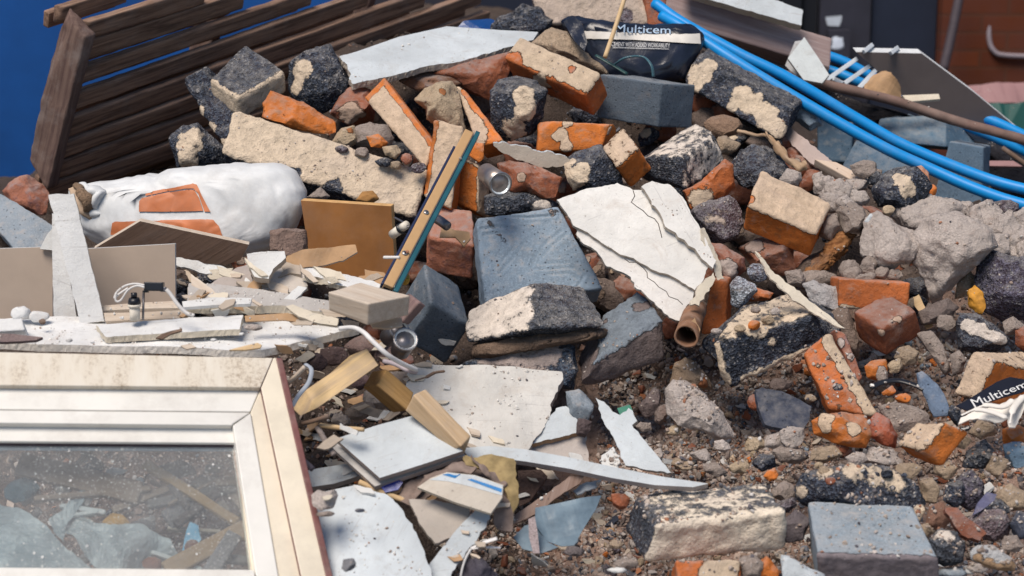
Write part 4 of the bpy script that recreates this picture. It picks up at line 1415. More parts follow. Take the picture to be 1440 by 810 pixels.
rock('mortar_boulder', 'largest grey mortar boulder with smooth sloping face', 'mortar', [(1285, 330), (1310, 306), (1350, 300), (1392, 322), (1396, 348), (1360, 378), (1342, 402), (1314, 424), (1306, 400), (1290, 368)], mortw, o=0.13, t=0.8, fac=4, rough=0.012, tilt=(-.3, .2, 1))
lumps('mortar_mass', 'rough knobbly mortar mass at the picture edge above the dark clinker', 'mortar', [(1385, 305, 24, 20, .06), (1410, 322, 26, 22, .08), (1435, 318, 26, 24, .05), (1400, 345, 22, 16, .1), (1430, 350, 26, 22, .09), (1372, 322, 18, 16, .08), (1448, 355, 22, 22, .1), (1360, 298, 20, 14, .04)], mortw)
rock('cinder_block', 'dark stone on the ridge next to the blue pipes', 'stone', el(1412, 292, 20, 11), cindp, o=-0.02, sub=4)
rock('cinder_block', 'rounded dark purple clinker boulder below the knobbly mortar', 'block', [(1380, 372), (1398, 352), (1430, 362), (1462, 362), (1466, 430), (1440, 448), (1410, 452), (1384, 436), (1376, 405)], mat('cinder', (0.085, .08, .11), (.4, .35, .33)), o=0.09, rough=0.007)
rock('foam_blob', 'small amber foam blob stuck under the largest mortar boulder', 'foam', [(1360, 408), (1372, 402), (1380, 412), (1386, 432), (1378, 444), (1362, 432)], plain('amber_foam', (0.55, 0.25, 0.03), 0.7, var=0.4, scale=60, bump=0.8), o=0.13, rough=0.008)
rock('mortar_chunk', 'olive brown wedge below the largest mortar boulder', 'mortar', [(1345, 398), (1365, 380), (1372, 392), (1360, 416), (1343, 420)], mortb, o=0.05)
rock('cinder_block', 'dark clinker lump banded with cream, near the dark purple boulder', 'block', [(1344, 452), (1352, 440), (1376, 440), (1394, 458), (1414, 478), (1404, 492), (1376, 500), (1350, 488)], cindw, o=0.10, coats=[('L', 1360, 458, 1410, 480, .012, 1)], rough=0.006)
slab('wood_splinter', 'short pale wood splinter standing beside the orange brick pair', 'wood', [(1284, 418), (1292, 414), (1304, 440), (1312, 458), (1303, 462), (1292, 442)], pine, n=(-.3, .2, .9), th=0.008, o=0.08, rag=0.002)
face('broken_brick', 'upper orange brick of a stacked pair, crumbs on its top', 'brick', [(1181, 392), (1279, 398), (1274, 440), (1181, 431)], brick, n=(0, -0.05, 1), th=0.10, o=0.14, rough=0.0025, coats=[('L', 1186, 431, 1214, 438, .006, 1)])
lumps('mortar_mass', 'pale crumbs heaped along the top of the upper orange brick', 'mortar', [(1200, 385, 14, 9, .12), (1222, 376, 14, 12, .11), (1240, 384, 12, 9, .11), (1196, 378, 14, 12, .10), (1258, 386, 12, 7, .1), (1215, 392, 16, 6, .14), (1228, 366, 12, 10, .09)], mort)
blk('broken_brick', 'lower red brick of the stacked pair, corner toward the viewer', 'brick', (1239, 463), (1200, 438), (1288, 437), (1246, 501), brickd, o=0.15, ov={'BC': (1296, 470)}, rough=0.003, coats=[(1238, 468, .008), (1262, 446, .008)])
bpy.data.objects[-1]['label'] = 'lower red brick of the stacked pair, corner pointing outward'
blk('broken_brick', 'orange brick with white topped cream end, beside the torn cement sack', 'brick', (1398, 508), (1370, 496), (1462, 524), (1376, 561), bricko, o=0.18, ov={'AB': (1440, 496), 'AC': (1344, 553)}, faces={'w0': 0.75, 'v0': 0.8}, rough=0.0025, r=0.005)
rock('slate_shard', 'pointed blue-grey slate shard standing in the gravel', 'slate', [(1290, 526), (1300, 524), (1318, 540), (1328, 556), (1333, 582), (1312, 584), (1302, 562), (1293, 545)], mat('concrete', (0.14, .19, .27), (.45, .28, .18)), o=0.12, t=0.35, coats=[(1315, 578, .014)])
face('broken_brick', 'long orange brick shard coated with mortar down one side', 'brick', [(1131, 498), (1166, 468), (1233, 584), (1166, 574)], brick, n=(-0.15, 0.35, 0.92), th=0.05, o=0.12, rough=0.004, coats=[('L', 1168, 478, 1224, 576, .016, 1), (1150, 515, .008, .6), (1180, 570, .008, .5)])
face('broken_brick', 'narrow second brick sliver leaning on the long mortar coated shard', 'brick', [(1172, 462), (1190, 470), (1214, 530), (1204, 538)], brickp, n=(0.1, 0.3, 0.92), th=0.03, o=0.14, coats=[(1180, 480, .01), (1195, 500, .008)], rough=0.003)
rock('mortar_chunk', 'dim brown stone between the orange pair and the mortar coated shard', 'mortar', [(1168, 440), (1190, 430), (1205, 470), (1206, 505), (1192, 500)], mat('mortar', (0.28, .21, .17)), o=0.05)
rock('mortar_chunk', 'pale pitted mortar stone above the slate shard', 'mortar', [(1292, 470), (1312, 466), (1326, 486), (1335, 520), (1326, 528), (1312, 505)], mort, o=0.09)
rock('mortar_chunk', 'rounded mortar pebble between slate shard and white topped brick', 'mortar', [(1336, 500), (1348, 492), (1358, 505), (1352, 525), (1340, 528)], mort, o=0.10)
rock('brick_chip', 'two-tone orange and grey pebble below the stacked brick pair', 'brick', [(1216, 515), (1228, 508), (1246, 505), (1248, 525), (1232, 535), (1218, 530)], mat_o, o=0.10, coats=[(1240, 522, .010)])
rock('mortar_chip', 'purplish grey pebble beside the two-tone pebble', 'mortar', el(1240, 528, 9, 10), mort, o=0.12, sub=3)
rock('brick_chip', 'bright orange chip lying by the black plastic strip', 'brick', [(1240, 552), (1255, 542), (1261, 550), (1254, 556), (1242, 556)], bricko, o=0.12)
rock('brick_chip', 'second bright orange chip below the black plastic strip', 'brick', el(1270, 560, 10, 7), bricko, o=0.12, sub=3)
tube('plastic_strip', 'curved strip of black plastic arching over orange chips', 'plastic', [(1224, 545), (1240, 538), (1262, 535), (1285, 541), (1300, 548)], 0.007, blackp, o=0.13, flat=0.5)
# torn sack scrap with lettering
sk = empty('torn_cement_sack', P(1395, 565, Dp(565) - 0.2), 'torn scrap of black and white cement sack with white lettering', 'sack')
band = slab('black_band', '', '', [(1344, 572), (1362, 562), (1385, 548), (1402, 537), (1420, 531), (1452, 536), (1452, 545), (1436, 552), (1412, 560), (1385, 568), (1360, 578)], plain('black_sack_paper', (0.010, 0.013, 0.025), 0.75, scale=40, bump=0.6, spec=0.12), n=(-0.2, 0.5, 0.85), th=0.003, o=0.26, D=None, parent=sk, grid=0.006, wob=0.010)
bbn = bvh_of(band)
lm = plain('white_ink', (0.68, 0.68, 0.68), 0.7, bump=0)
text_on('lettering', bbn, 'Multicem', [(1364, 562), (1440, 536), (1446, 543), (1371, 573)], lm, sk, off=0.0005)
pw = plain('white_sack_paper', (0.74, 0.70, 0.64), 0.7, var=0.15, scale=25, bump=0.6)
slab('white_paper', '', '', [(1348, 592), (1352, 582), (1368, 574), (1400, 566), (1430, 556), (1448, 550), (1450, 562), (1440, 575), (1428, 598), (1420, 596), (1418, 584), (1400, 590), (1375, 583), (1360, 588)], pw, n=(-0.1, 0.6, 0.8), th=0.003, o=0.245, parent=sk, wob=0.03, grid=0.005, rag=0.002)
for pts in ([(1352, 584), (1372, 576), (1396, 580), (1416, 588)], [(1420, 596), (1425, 575), (1440, 556)], [(1360, 580), (1385, 570), (1410, 572), (1425, 562)]):
    tube('fold', '', '', pts, [0.002, 0.006, 0.006, 0.002], pw, o=0.27, parent=sk, flat=0.6)

blk('broken_brick', 'orange brick chunk with cream broken side, below the torn sack', 'brick', (1296, 634), (1327, 594), (1324, 658), (1262, 624), bricko, o=0.17, ov={'AB': (1364, 608), 'AC': (1290, 596)}, faces={'v0': 0.9}, rough=0.004, r=0.009)
rock('broken_brick', 'squat orange brick with grey mortar patches at the end of the long shard', 'brick', [(1142, 592), (1156, 584), (1186, 582), (1216, 586), (1222, 608), (1212, 626), (1180, 626), (1146, 610)], bricko, o=0.14, coats=[(1200, 604, .014), (1160, 600, .012), (1160, 588, .014)], t=0.8)
rock('broken_brick', 'dull red rounded brick half behind the pale mortar lump', 'brick', [(1222, 595), (1234, 580), (1250, 590), (1262, 612), (1258, 630), (1236, 622), (1222, 612)], mat('brick', (0.38, 0.10, .05), (.4, .3, .26)), o=0.10)
rock('mortar_chunk', 'pale flat mortar lump beside the orange and cream brick chunk', 'mortar', [(1236, 572), (1258, 566), (1290, 572), (1306, 584), (1300, 600), (1272, 606), (1250, 600)], mort, o=0.11, t=0.5)
rock('mortar_chunk', 'white knobbly plaster stone under the dark slate plate', 'mortar', [(1096, 606), (1112, 600), (1132, 602), (1128, 620), (1115, 632), (1098, 620)], mortw, o=0.13, rough=0.008)
slab('slate_plate', 'flat dark navy slate plate lying below the heavy clinker block', 'slate', [(1062, 548), (1072, 545), (1100, 550), (1125, 562), (1141, 572), (1138, 590), (1130, 603), (1100, 603), (1076, 597), (1066, 572)], slate, n=(0.1, 0.5, 0.86), th=0.012, o=0.14, rag=0.001)
rock('mortar_chunk', 'pale triangular mortar lump with smooth slope, centre of the gravel', 'mortar', [(938, 548), (948, 534), (966, 535), (982, 545), (1000, 565), (1018, 588), (1032, 612), (1012, 618), (985, 604), (952, 597), (940, 582)], mortw, o=0.14, t=0.7, rough=0.006)
rock('mortar_chunk', 'tan mortar and brick lump behind the pale triangular lump', 'mortar', [(942, 545), (950, 512), (965, 503), (980, 510), (998, 535), (1000, 548), (980, 545)], mat('mortar', (0.36, .26, .18), (.46, .18, .08)), o=0.06, coats=[(990, 540, .014)])
rock('brick_chip', 'brown brick pebble between the slate plate and the pale lump', 'brick', el(1060, 566, 10, 13), brickd, o=0.08, sub=4)
rock('stone', 'dark oval stone under the rough bluish topped block', 'stone', el(915, 568, 12, 22, 30), mat('mortar', (.22, .17, .16)), o=0.06, sub=4)
rock('stone', 'small brown stone touching the dark oval stone', 'stone', el(930, 582, 9, 14, 10), mat('mortar', (.30, .23, .2)), o=0.09, sub=4)
rock('stone', 'blue-grey broken stone under the dusty white board corner', 'stone', [(796, 552), (815, 548), (836, 570), (828, 588), (818, 596), (800, 580)], conc, o=0.10)
SP = [
 (1140, 560, 8, 6, mortb, 'tan pebble by the tip of the slate plate'), (1112, 640, 22, 13, mort, 'brown-grey cobble in the gravel above the dusty wide clinker block'),
 (1090, 622, 14, 10, mortw, 'white pebble next to the knobbly plaster stone'), (1060, 625, 14, 9, morty, 'buff oval pebble in the pale gravel'),
 (1016, 628, 12, 8, mortw, 'whitish pebble below the pale triangular lump'), (985, 640, 14, 8, mortw, 'flat white pebble above the curved white strip'),
 (1002, 660, 18, 9, mort, 'greyish slab pebble just above the cream faced clinker block'), (1040, 655, 16, 9, morty, 'buff pebble above the far edge of the cream faced block'),
 (960, 652, 16, 9, mortb, 'rusty brown pebble touching the end of the curved strip'), (1075, 650, 18, 12, cind, 'dark clinker pebble in the gravel strip'),
 (1104, 690, 17, 14, mort, 'grey stone in the gap between the two wide clinker blocks'), (1086, 668, 10, 8, bricko, 'orange chip above the grey gap stone'),
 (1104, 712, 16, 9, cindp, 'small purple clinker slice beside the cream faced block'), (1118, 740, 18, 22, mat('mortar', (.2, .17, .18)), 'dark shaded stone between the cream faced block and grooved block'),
 (880, 622, 9, 7, mort, 'small grey pebble beside the white forked shard'), (905, 600, 12, 7, mort, 'flat grey pebble above the white forked shard'),
 (948, 605, 11, 7, morty, 'buff pebble under the pale triangular lump'), (925, 640, 8, 10, mortw, 'white pebble standing beside the forked shard'),
 (1160, 640, 26, 13, mortb, 'tan crumbly stone below the squat orange brick'), (1205, 645, 14, 10, mortw, 'whitish stone beside the tan crumbly stone'),
 (1240, 645, 24, 15, mortw, 'pale mortar stone below the dull red brick'), (1275, 665, 16, 12, mortb, 'orange-tan stone under the cream broken brick'),
 (1185, 630, 10, 7, brickd, 'dark red chip under the squat orange brick'), (1378, 642, 25, 17, cindw, 'dark blue clinker stone with pale top near the picture edge'),
 (1365, 690, 22, 28, mat('cinder', (.085, .075, .1), (.4, .3, .27)), 'tall dark purple clinker stone in the coarse rubble'), (1342, 695, 16, 20, cind, 'black clinker stone beside the tall purple one'),
 (1405, 655, 18, 12, mortb, 'sandy brown stone beside the dark blue clinker stone'), (1430, 615, 14, 22, mat_o, 'orange and buff stone cut by the picture edge'),
 (1428, 640, 14, 20, mat('concrete', (.16, .24, .32)), 'slim blue-grey stone near the orange and buff stone'), (1420, 700, 26, 18, mortb, 'crumbly orange-tan lump at the picture edge'),
 (1400, 716, 24, 16, cindw, 'grey-blue clinker lump under the crumbly orange-tan lump'), (1436, 738, 16, 20, slate, 'purple slate lump at the picture edge'),
 (1395, 742, 32, 22, mat('cinder', (.14, .11, .12), (.52, .44, .38)), 'pinkish clinker lump with pale top, above the white topped slab stone'), (1425, 765, 15, 14, mort, 'grey-brown faceted pebble above the white topped slab stone'),
 (1340, 805, 26, 8, conc, 'flat blue-grey sliver below the dark round stone'), (1375, 800, 14, 8, mortw, 'pale pebble at the bottom edge near the slab stone'),
 (1360, 802, 10, 5, white, 'tiny white chip beside the flat blue-grey sliver'), (1310, 690, 14, 22, mortb, 'reddish soil clod beside the crumb covered clinker block'),
 (1318, 725, 20, 24, mat('mortar', (.36, .2, .14)), 'large reddish soil clod above the dark round stone'), (1300, 745, 12, 12, mortb, 'tan clod at the corner of the grooved block'),
 (1330, 660, 18, 12, mortb, 'orange-brown clod below the cream broken brick'), (1350, 620, 16, 12, mortb, 'reddish crumbly clod under the torn cement sack'),
 (1385, 605, 20, 12, mortb, 'brown crumbly clod beneath the white sack paper'), (1440, 480, 12, 18, brickd, 'dark red brick end cut by the picture edge'),
 (1425, 460, 16, 12, mort, 'grey mortar bit beneath the dark purple boulder'), (1330, 455, 14, 12, mort, 'grey stone beside the banded clinker lump'),
 (1320, 440, 22, 16, mat('mortar', (.24, .19, .17)), 'dim brown stone under the olive wedge'), (1275, 500, 16, 14, mortb, 'tan clod beside the lower red brick'),
 (1258, 515, 12, 10, morty, 'buff crumbly pebble under the lower red brick'), (1300, 600, 10, 8, mort, 'grey pebble at the tip of the slate shard'),
 (1345, 585, 10, 12, cind, 'black pebble between slate shard and torn sack'), (820, 600, 10, 12, mat('mortar', (.16, .12, .12)), 'dark stone beside the forked white shard'),
 (1178, 545, 8, 7, cind, 'dark chip lying on the long mortar coated shard'), (1095, 540, 16, 9, mat('mortar', (.2, .15, .13)), 'dark stone in the gap above the slate plate'),
 (1215, 238, 18, 12, mort, 'dull mortar lump beside the beige wood piece'), (1232, 252, 10, 12, cindw, 'dark chip behind the black and cream lump'),
]
for (x, y, rx, ry, mm, lb) in SP:
    rock('rubble_stone', lb, 'stone', el(x, y, rx * 1.06, ry * 1.06, random.uniform(-20, 20), random.choice((5, 6, 7)), .26), mm, o=0.085 + 0.02 * random.random(), sub=4, rough=0.006)
slab('brick_sliver', 'red-brown curved brick sliver in the coarse rubble', 'brick', [(1328, 715), (1345, 714), (1362, 730), (1384, 745), (1388, 750), (1378, 760), (1372, 758), (1352, 752), (1340, 735)], mat('brick', (0.27, .10, .06)), n=(0, .4, .9), th=0.014, o=0.15, wob=0.01, rag=0.002)
slab('slate_shard', 'slim purple slate sliver in the coarse rubble', 'slate', [(1369, 724), (1376, 706), (1388, 692), (1402, 695), (1398, 704), (1380, 718)], mat('concrete', (.12, .12, .2)), n=(.1, .4, .9), th=0.008, o=0.15)
rock('dark_stone', 'round navy clinker stone with white crusted top near the bottom edge', 'stone', [(1308, 758), (1325, 745), (1345, 748), (1358, 768), (1350, 788), (1325, 794), (1308, 780)], cindw, o=0.14, coats=[(1328, 752, .016)], rough=0.004)
rock('slab_stone', 'white topped buff slab stone near the bottom corner', 'stone', [(1366, 778), (1378, 768), (1398, 768), (1418, 782), (1428, 792), (1424, 802), (1400, 801), (1368, 788)], mat('mortar', (.66, .66, .66), (.5, .33, .2)), o=0.17, t=0.5, coats=[(1372, 786, .008), (1390, 794, .012), (1412, 798, .014), (1424, 800, .01)])
rock('cinder_block', 'clinker block strewn with gravel, behind the grooved block at the bottom', 'block', [(1122, 684), (1134, 668), (1160, 660), (1200, 654), (1250, 658), (1288, 682), (1300, 706), (1292, 735), (1240, 734), (1140, 712), (1124, 702)], cind, o=0.13, t=0.7, rough=0.009, fac=3, coats=[(1160, 664, .02, .7), (1200, 662, .022, .8), (1235, 668, .022, .8), (1262, 676, .02, .8), (1126, 690, .012, .9), (1295, 722, .016, .8)])
for k_ in range(46):
    x = 1145 + 135 * random.random(); y = 662 + (x - 1145) * 0.10 + random.uniform(-10, 14)
    rx = random.uniform(3, 9)
    if k_ % 3 == 0:
        rock('rubble_crumb', 'small crumb strewn on the gravelly clinker block', 'crumb', el(x, y, rx, rx * .75), random.choice([mortw, morty, mort, mortb, brickd, cind]), o=0.19, sub=2, group='crumbs strewn over the gravelly clinker block')
GR2 = [[(1165, 756), (1190, 740), (1215, 728), (1226, 716)], [(1176, 756), (1200, 742), (1218, 734)], [(1222, 748), (1250, 738), (1281, 722)], [(1216, 746), (1240, 733), (1276, 716)], [(1230, 750), (1262, 754), (1292, 762)], [(1225, 756), (1235, 760), (1270, 766)], [(1270, 778), (1290, 768), (1304, 764)]]
blk('concrete_block', 'grey concrete block with wavy grooves on top, at the bottom edge', 'concrete block', (1152, 780), (1138, 706), (1316, 784), (1156, 846), mat('concrete', (.25, .30, .345), (.235, .20, .21)), o=0.20, ov={'AB': (1281, 713)}, rough=0.002, r=0.006, h=0.0034, grooves=GR2, faces={'u0': 1.0}, z=(0.16, 0.01, 0.05), chips=1, csize=0.012)  # front face coat is darker and purpler: its shade put into the colour
blk('cinder_block', 'wide clinker block with white dusted top and cream front, bottom edge', 'block', (926, 738), (897, 696), (1100, 718), (908, 790), mat('cinder', (.065, .075, .095), (.82, .71, .57)), o=0.20, ov={'AB': (1078, 679), 'BC': (1102, 772)}, z=(0.14, 0.02, 0.03), faces={'w0': 0.50, 'u0': 1.0}, rough=0.006, r=0.012, h=0.005, coats=[(1092, 700, .014, 0), (905, 720, .01, 0), (1010, 700, .03, .62), (950, 705, .02, .6)])
face('broken_brick', 'orange and beige brick under the cream fronted clinker block', 'brick', [(951, 788), (1040, 789), (1042, 830), (955, 830)], brick, n=(0, .3, .95), th=.1, o=0.17, coats=[(1000, 800, .022), (1025, 800, .022), (1010, 812, .02)])
rock('rubble_stone', 'grey crumbly stone between the cream fronted block and orange chip', 'stone', [(1038, 788), (1060, 780), (1072, 790), (1070, 815), (1045, 815)], mort, o=0.17)
rock('brick_chip', 'bright orange chip at the bottom edge by the white crumpled stone', 'brick', [(1060, 800), (1078, 782), (1094, 800), (1095, 815), (1062, 815)], bricko, o=0.16)
rock('plaster_chunk', 'white plaster chunk at the bottom edge before the grooved block', 'plaster', [(1100, 812), (1100, 782), (1112, 783), (1140, 800), (1160, 806), (1160, 822)], whiteb, o=0.22, t=.6)

# forked white shard, green chip
slab('plasterboard_shard', 'white forked plasterboard shard stuck in the pale gravel', 'plasterboard', [(838, 560), (850, 566), (866, 581), (872, 584), (884, 574), (890, 578), (896, 592), (889, 598), (900, 612), (925, 642), (948, 668), (905, 660), (880, 655), (868, 628), (858, 606), (846, 588)], whiteb, n=(-0.3, 0.5, 0.8), th=0.008, o=0.17, rag=0.002, edge=edgem, wob=0.01)
slab('plaster_strip', 'second slim white strip beneath the forked shard', 'plaster', [(846, 640), (862, 628), (872, 650), (868, 668), (846, 662)], white, n=(-.2, .6, .8), th=0.006, o=0.13, rag=0.002)
slab('plastic_fragment', 'small green plastic fragment under the dark blocks', 'plastic', [(868, 574), (886, 569), (890, 578), (872, 584)], plain('green_plastic', (0.0, 0.16, 0.10), 0.4), n=(0, .5, .8), th=0.004, o=0.12)

# ---- upper right corner
blk('concrete_block', 'blue-grey concrete block under the pipes, topmost of the four', 'concrete block', (1329, 206), (1330, 160), (1232, 196), (1372, 215), mat('concrete', (0.085, .15, .215)), D=4.72, z=(0.10, 0.02, 0.12), rough=0.0015, r=0.004, ov={'AB': (1238, 168), 'AC': (1368, 196)})
face('concrete_block', 'dark concrete block under the pipes, nearest the black clinker', 'concrete block', [(1150, 168), (1200, 172), (1196, 228), (1150, 226)], mat('concrete', (0.05, .085, .125)), D=4.66, n=(-.2, .3, .9), th=.1, rough=.0015)
face('concrete_block', 'sloping blue-grey concrete block under the lower blue pipe', 'concrete block', [(1205, 196), (1290, 236), (1275, 262), (1180, 244)], mat('concrete', (0.075, .125, .18)), D=4.52, n=(-.1, .6, .8), th=.1, rough=.0015)
blk('concrete_block', 'upright blue-grey concrete block crossed by both blue pipes', 'concrete block', (1383, 208), (1336, 200), (1380, 300), (1392, 206), mat('concrete', (0.11, .165, .225)), D=4.60, z=(0.0, 0.01, 0.12), rough=.0015, r=.004, ov={'AB': (1310, 290)})
rock('mortar_chunk', 'brown stone lying behind the beige wood piece', 'mortar', [(1206, 240), (1222, 232), (1240, 240), (1238, 262), (1214, 262)], mort, D=4.3)
# pipes
tube('water_pipe', 'upper of the two long bright blue pipes crossing the pile', 'pipe', [P(920, 4, 4.5), P(960, 32, 4.46), P(1040, 76, 4.42), P(1107, 109, 4.40), P(1207, 168, 4.38), P(1273, 205, 4.36), P(1373, 246, 4.32), P(1440, 266, 4.28), P(1560, 290, 4.2)], 0.0135, bpipe, world=True, group='blue water pipes')
tube('water_pipe', 'lower of the two long bright blue pipes crossing the pile', 'pipe', [P(930, 22, 4.46), P(962, 40, 4.42), P(1040, 90, 4.36), P(1140, 150, 4.32), P(1240, 206, 4.28), P(1307, 237, 4.26), P(1373, 266, 4.22), P(1440, 288, 4.18), P(1560, 315, 4.1)], 0.0135, bpipe, world=True, group='blue water pipes')
tube('water_pipe', 'blue pipe behind the timber beam, passing under the tilted tray', 'pipe', [P(1100, 62, 5.0), P(1180, 84, 4.98), P(1250, 120, 4.96), P(1330, 150, 4.94), P(1400, 172, 4.9), P(1500, 220, 4.85)], 0.014, bpipe, world=True, group='blue water pipes')
tube('water_pipe', 'shortest visible blue pipe, just below the one behind the beam', 'pipe', [P(1100, 82, 4.96), P(1170, 100, 4.92), P(1215, 118, 4.9), P(1290, 150, 4.9), P(1390, 190, 4.9), P(1500, 240, 4.9)], 0.0135, bpipe, world=True, group='blue water pipes')
tube('rusty_pole', 'brown rusty pole running behind the blue pipes', 'pole', [P(1080, 100, 4.66), P(1200, 128, 4.66), P(1260, 143, 4.66), P(1350, 172, 4.64), P(1450, 200, 4.60), P(1600, 250, 4.55)], 0.013, plain('rusty_brown', (0.17, 0.105, 0.085), 0.75, var=0.3, scale=20, dirt=0.2), world=True, rough=0.002)
# beam with white board
face('timber_beam', 'thick weathered purplish timber beam behind the blue pipes', 'beam', [(900, -22), (1166, 53), (1163, 95), (900, 15)], greyw, n=(-0.05, 0.1, 0.99), th=0.12, D=4.78, rough=0.0015, r=0.003, h=0.01)
slab('white_board', 'white coated board lying on top of the thick timber beam', 'board', [(960, -36), (1010, -30), (1129, 14), (1127, 36), (1010, 3), (960, -12)], whiteb, n=(0, 0.3, 0.95), th=0.03, D=4.72, edge=cream, rag=0.001)
slab('white_tile', 'pale tile piece leaning on the beam end, pointed top', 'tile', [(1131, 52), (1150, 80), (1166, 105), (1156, 117), (1130, 112), (1108, 82)], mat('plaster', (.62, .66, .66)), n=(-.1, .4, .9), th=.01, D=4.60, edge=edgem)
slab('white_tile', 'second tile piece hidden behind the pointed one', 'tile', [(1118, 58), (1132, 56), (1128, 100), (1120, 108), (1104, 92)], mat('plaster', (.5, .5, .5)), n=(-.3, .3, .9), th=.01, D=4.66, edge=edgem)
slab('tilted_tray', 'dark tray board with thin white rim propped up at an angle', 'tray', [(1204, 73), (1296, 75), (1370, 130), (1445, 192), (1400, 192), (1350, 178), (1300, 172), (1255, 118)], plain('tray_grey', (0.17, 0.135, 0.125), 0.7, var=0.1, scale=10), n=(0.1, -0.45, 0.88), th=0.034, D=4.86, edge=mat('plaster', (.74, .76, .77)))
slab('white_shelf_edge', 'short white shelf edge under the tilted tray', 'shelf', [(1269, 134), (1320, 132), (1322, 139), (1276, 143)], cream, n=(0, .6, .8), th=.008, D=4.74)
rk = empty('wire_rack', P(1190, 115, 4.76), 'small white slatted rack beside the tilted tray', 'rack')
wpm = plain('white_slat_plastic', (0.62, 0.66, 0.70), 0.5, scale=10)
for a_, b_ in (((1160, 114), (1206, 82)), ((1188, 117), (1224, 92)), ((1205, 128), (1232, 98)), ((1172, 110), (1206, 128)), ((1216, 72), (1228, 62)), ((1254, 74), (1264, 66))):
    A = P(*a_, 4.74); B = P(*b_, 4.80)
    hv = (B - A) / np.linalg.norm(B - A); side = np.cross(hv, Fw); side /= np.linalg.norm(side)
    c8 = np.zeros((2, 2, 2, 3))
    for u in (0, 1):
        for v in (0, 1):
            for w_ in (0, 1):
                c8[u, v, w_] = (A, B)[u] + side * 0.011 * (v - .5) + Fw * 0.03 * w_
    hexa('slat', '', '', c8, wpm, parent=rk, h=0.01, r=0.001, rough=0.0003)
slab('paper_sack', 'crumpled brown paper stuffed beside the white rack', 'paper', [(1215, 122), (1226, 106), (1240, 100), (1262, 118), (1268, 132), (1252, 142), (1222, 134)], card, n=(-.2, .4, .9), th=.004, D=4.72, wob=.06, grid=.008, rag=0.003)
slab('white_strip', 'pale strip lying under the rusty pole', 'strip', [(1352, 178), (1362, 180), (1392, 198), (1394, 203), (1372, 198)], wpm, n=(0, .5, .8), th=.006, D=4.95)
slab('white_strip', 'dull pink strip near the blue pipes at the picture edge', 'strip', [(1385, 226), (1425, 226), (1438, 234), (1385, 233)], pink, n=(0, .5, .8), th=.006, D=4.85)
tube('stick', 'thin brown stick lying in the dark under the rusty pole', 'stick', [P(1410, 208, 4.8), P(1450, 236, 4.75)], 0.006, oldw, world=True)
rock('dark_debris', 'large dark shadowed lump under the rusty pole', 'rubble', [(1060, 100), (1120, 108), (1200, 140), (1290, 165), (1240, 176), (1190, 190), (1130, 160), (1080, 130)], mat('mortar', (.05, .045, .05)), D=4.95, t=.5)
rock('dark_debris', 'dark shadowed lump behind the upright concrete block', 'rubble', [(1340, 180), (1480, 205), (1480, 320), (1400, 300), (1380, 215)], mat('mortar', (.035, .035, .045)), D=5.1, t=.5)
# twisted strips
slab('wood_strip', 'twisted pinkish wood strip curling out from under the pipes', 'wood', [(1098, 178), (1106, 172), (1125, 190), (1150, 212), (1172, 232), (1160, 238), (1148, 238), (1130, 222), (1112, 200)], mat('plaster', (.50, .40, .36)), n=(-.3, .5, .8), th=.008, D=4.22, wob=.03, grid=.006, rag=.002)
tube('wood_strip', 'knotted tan wood fibres beside the dark blue lump', 'wood', [(1078, 188), (1092, 205), (1108, 222), (1122, 236), (1132, 234)], [.004, .009, .008, .010, .006], wood('root_fibre', (.30, .19, .11), (.48, .34, .22)), o=0.09, rough=.01)
tube('wood_strip', 'thin tan twig crossing above the dark blue lump', 'wood', [(1036, 184), (1060, 190), (1080, 192), (1095, 208)], [.004, .004, .005, .004], wood('root_fibre', (.30, .19, .11), (.48, .34, .22)), o=0.08, rough=.004)
face('wood_piece', 'flat beige wood piece lying between fibres and mortar', 'wood', [(1146, 224), (1176, 228), (1222, 252), (1218, 264)], wood('beige_wood', (.55, .42, .32), (.62, .5, .4)), n=(0, .7, .7), th=.02, o=0.06, rough=.001, r=.002)
rock('mortar_chunk', 'grey mortar lump beside the flat beige wood piece', 'mortar', el(1112, 250, 14, 14), mortw, o=.08, sub=4)
rock('mortar_chunk', 'brown stone under the long patched clinker block', 'mortar', el(1015, 178, 26, 16), mat('mortar', (.34, .22, .15)), o=.02)
rock('mortar_chunk', 'tan stone beside the twig under the patched clinker block', 'mortar', el(1020, 205, 18, 14), mortb, o=.04)

# ---- black cement sack
cs = empty('cement_sack', P(890, 70, Dp(70)), 'shiny black cement sack with white band and white lettering, top middle', 'sack')
bpm = plain('black_sack_film', (0.012, 0.016, 0.03), 0.28, var=0.4, scale=22, bump=0.9, spec=0.5)
cso = rock('sack_body', '', '', [(792, 30), (808, 24), (840, 30), (900, 35), (968, 38), (985, 50), (984, 66), (974, 84), (962, 116), (900, 126), (840, 116), (822, 84), (812, 56)], bpm, D=4.36, t=0.35, fac=0, rough=0.010, freq=14, parent=cs, p=.4)
cb_ = bvh_of(cso)
decal('white_band', cb_, [(815, 43), (860, 46), (920, 49), (983, 48), (984, 62), (940, 60), (890, 57), (816, 54)], pw, cs, off=0.0035)
text_on('lettering', cb_, 'Multicem', [(866, 34), (943, 37), (943, 47.5), (865, 45.5)], plain('blue_white_ink', (0.42, 0.55, 0.70), 0.6, bump=0), cs, off=0.001)
text_on('lettering', cb_, 'CEMENT WITH ADDED WORKABILITY', [(860, 59), (942, 61), (942, 67), (860, 65.2)], lm, cs, off=0.001)
decal('print_line', cb_, [(862, 67.5), (940, 69.2), (940, 69.9), (862, 68.3)], lm, cs, off=0.0042)
slab('folded_corner', '', '', [(792, 30), (806, 22), (818, 32), (826, 60), (822, 72), (808, 58)], bpm, n=(-.4, .3, .8), th=.004, D=4.27, parent=cs, wob=.02, grid=.008)
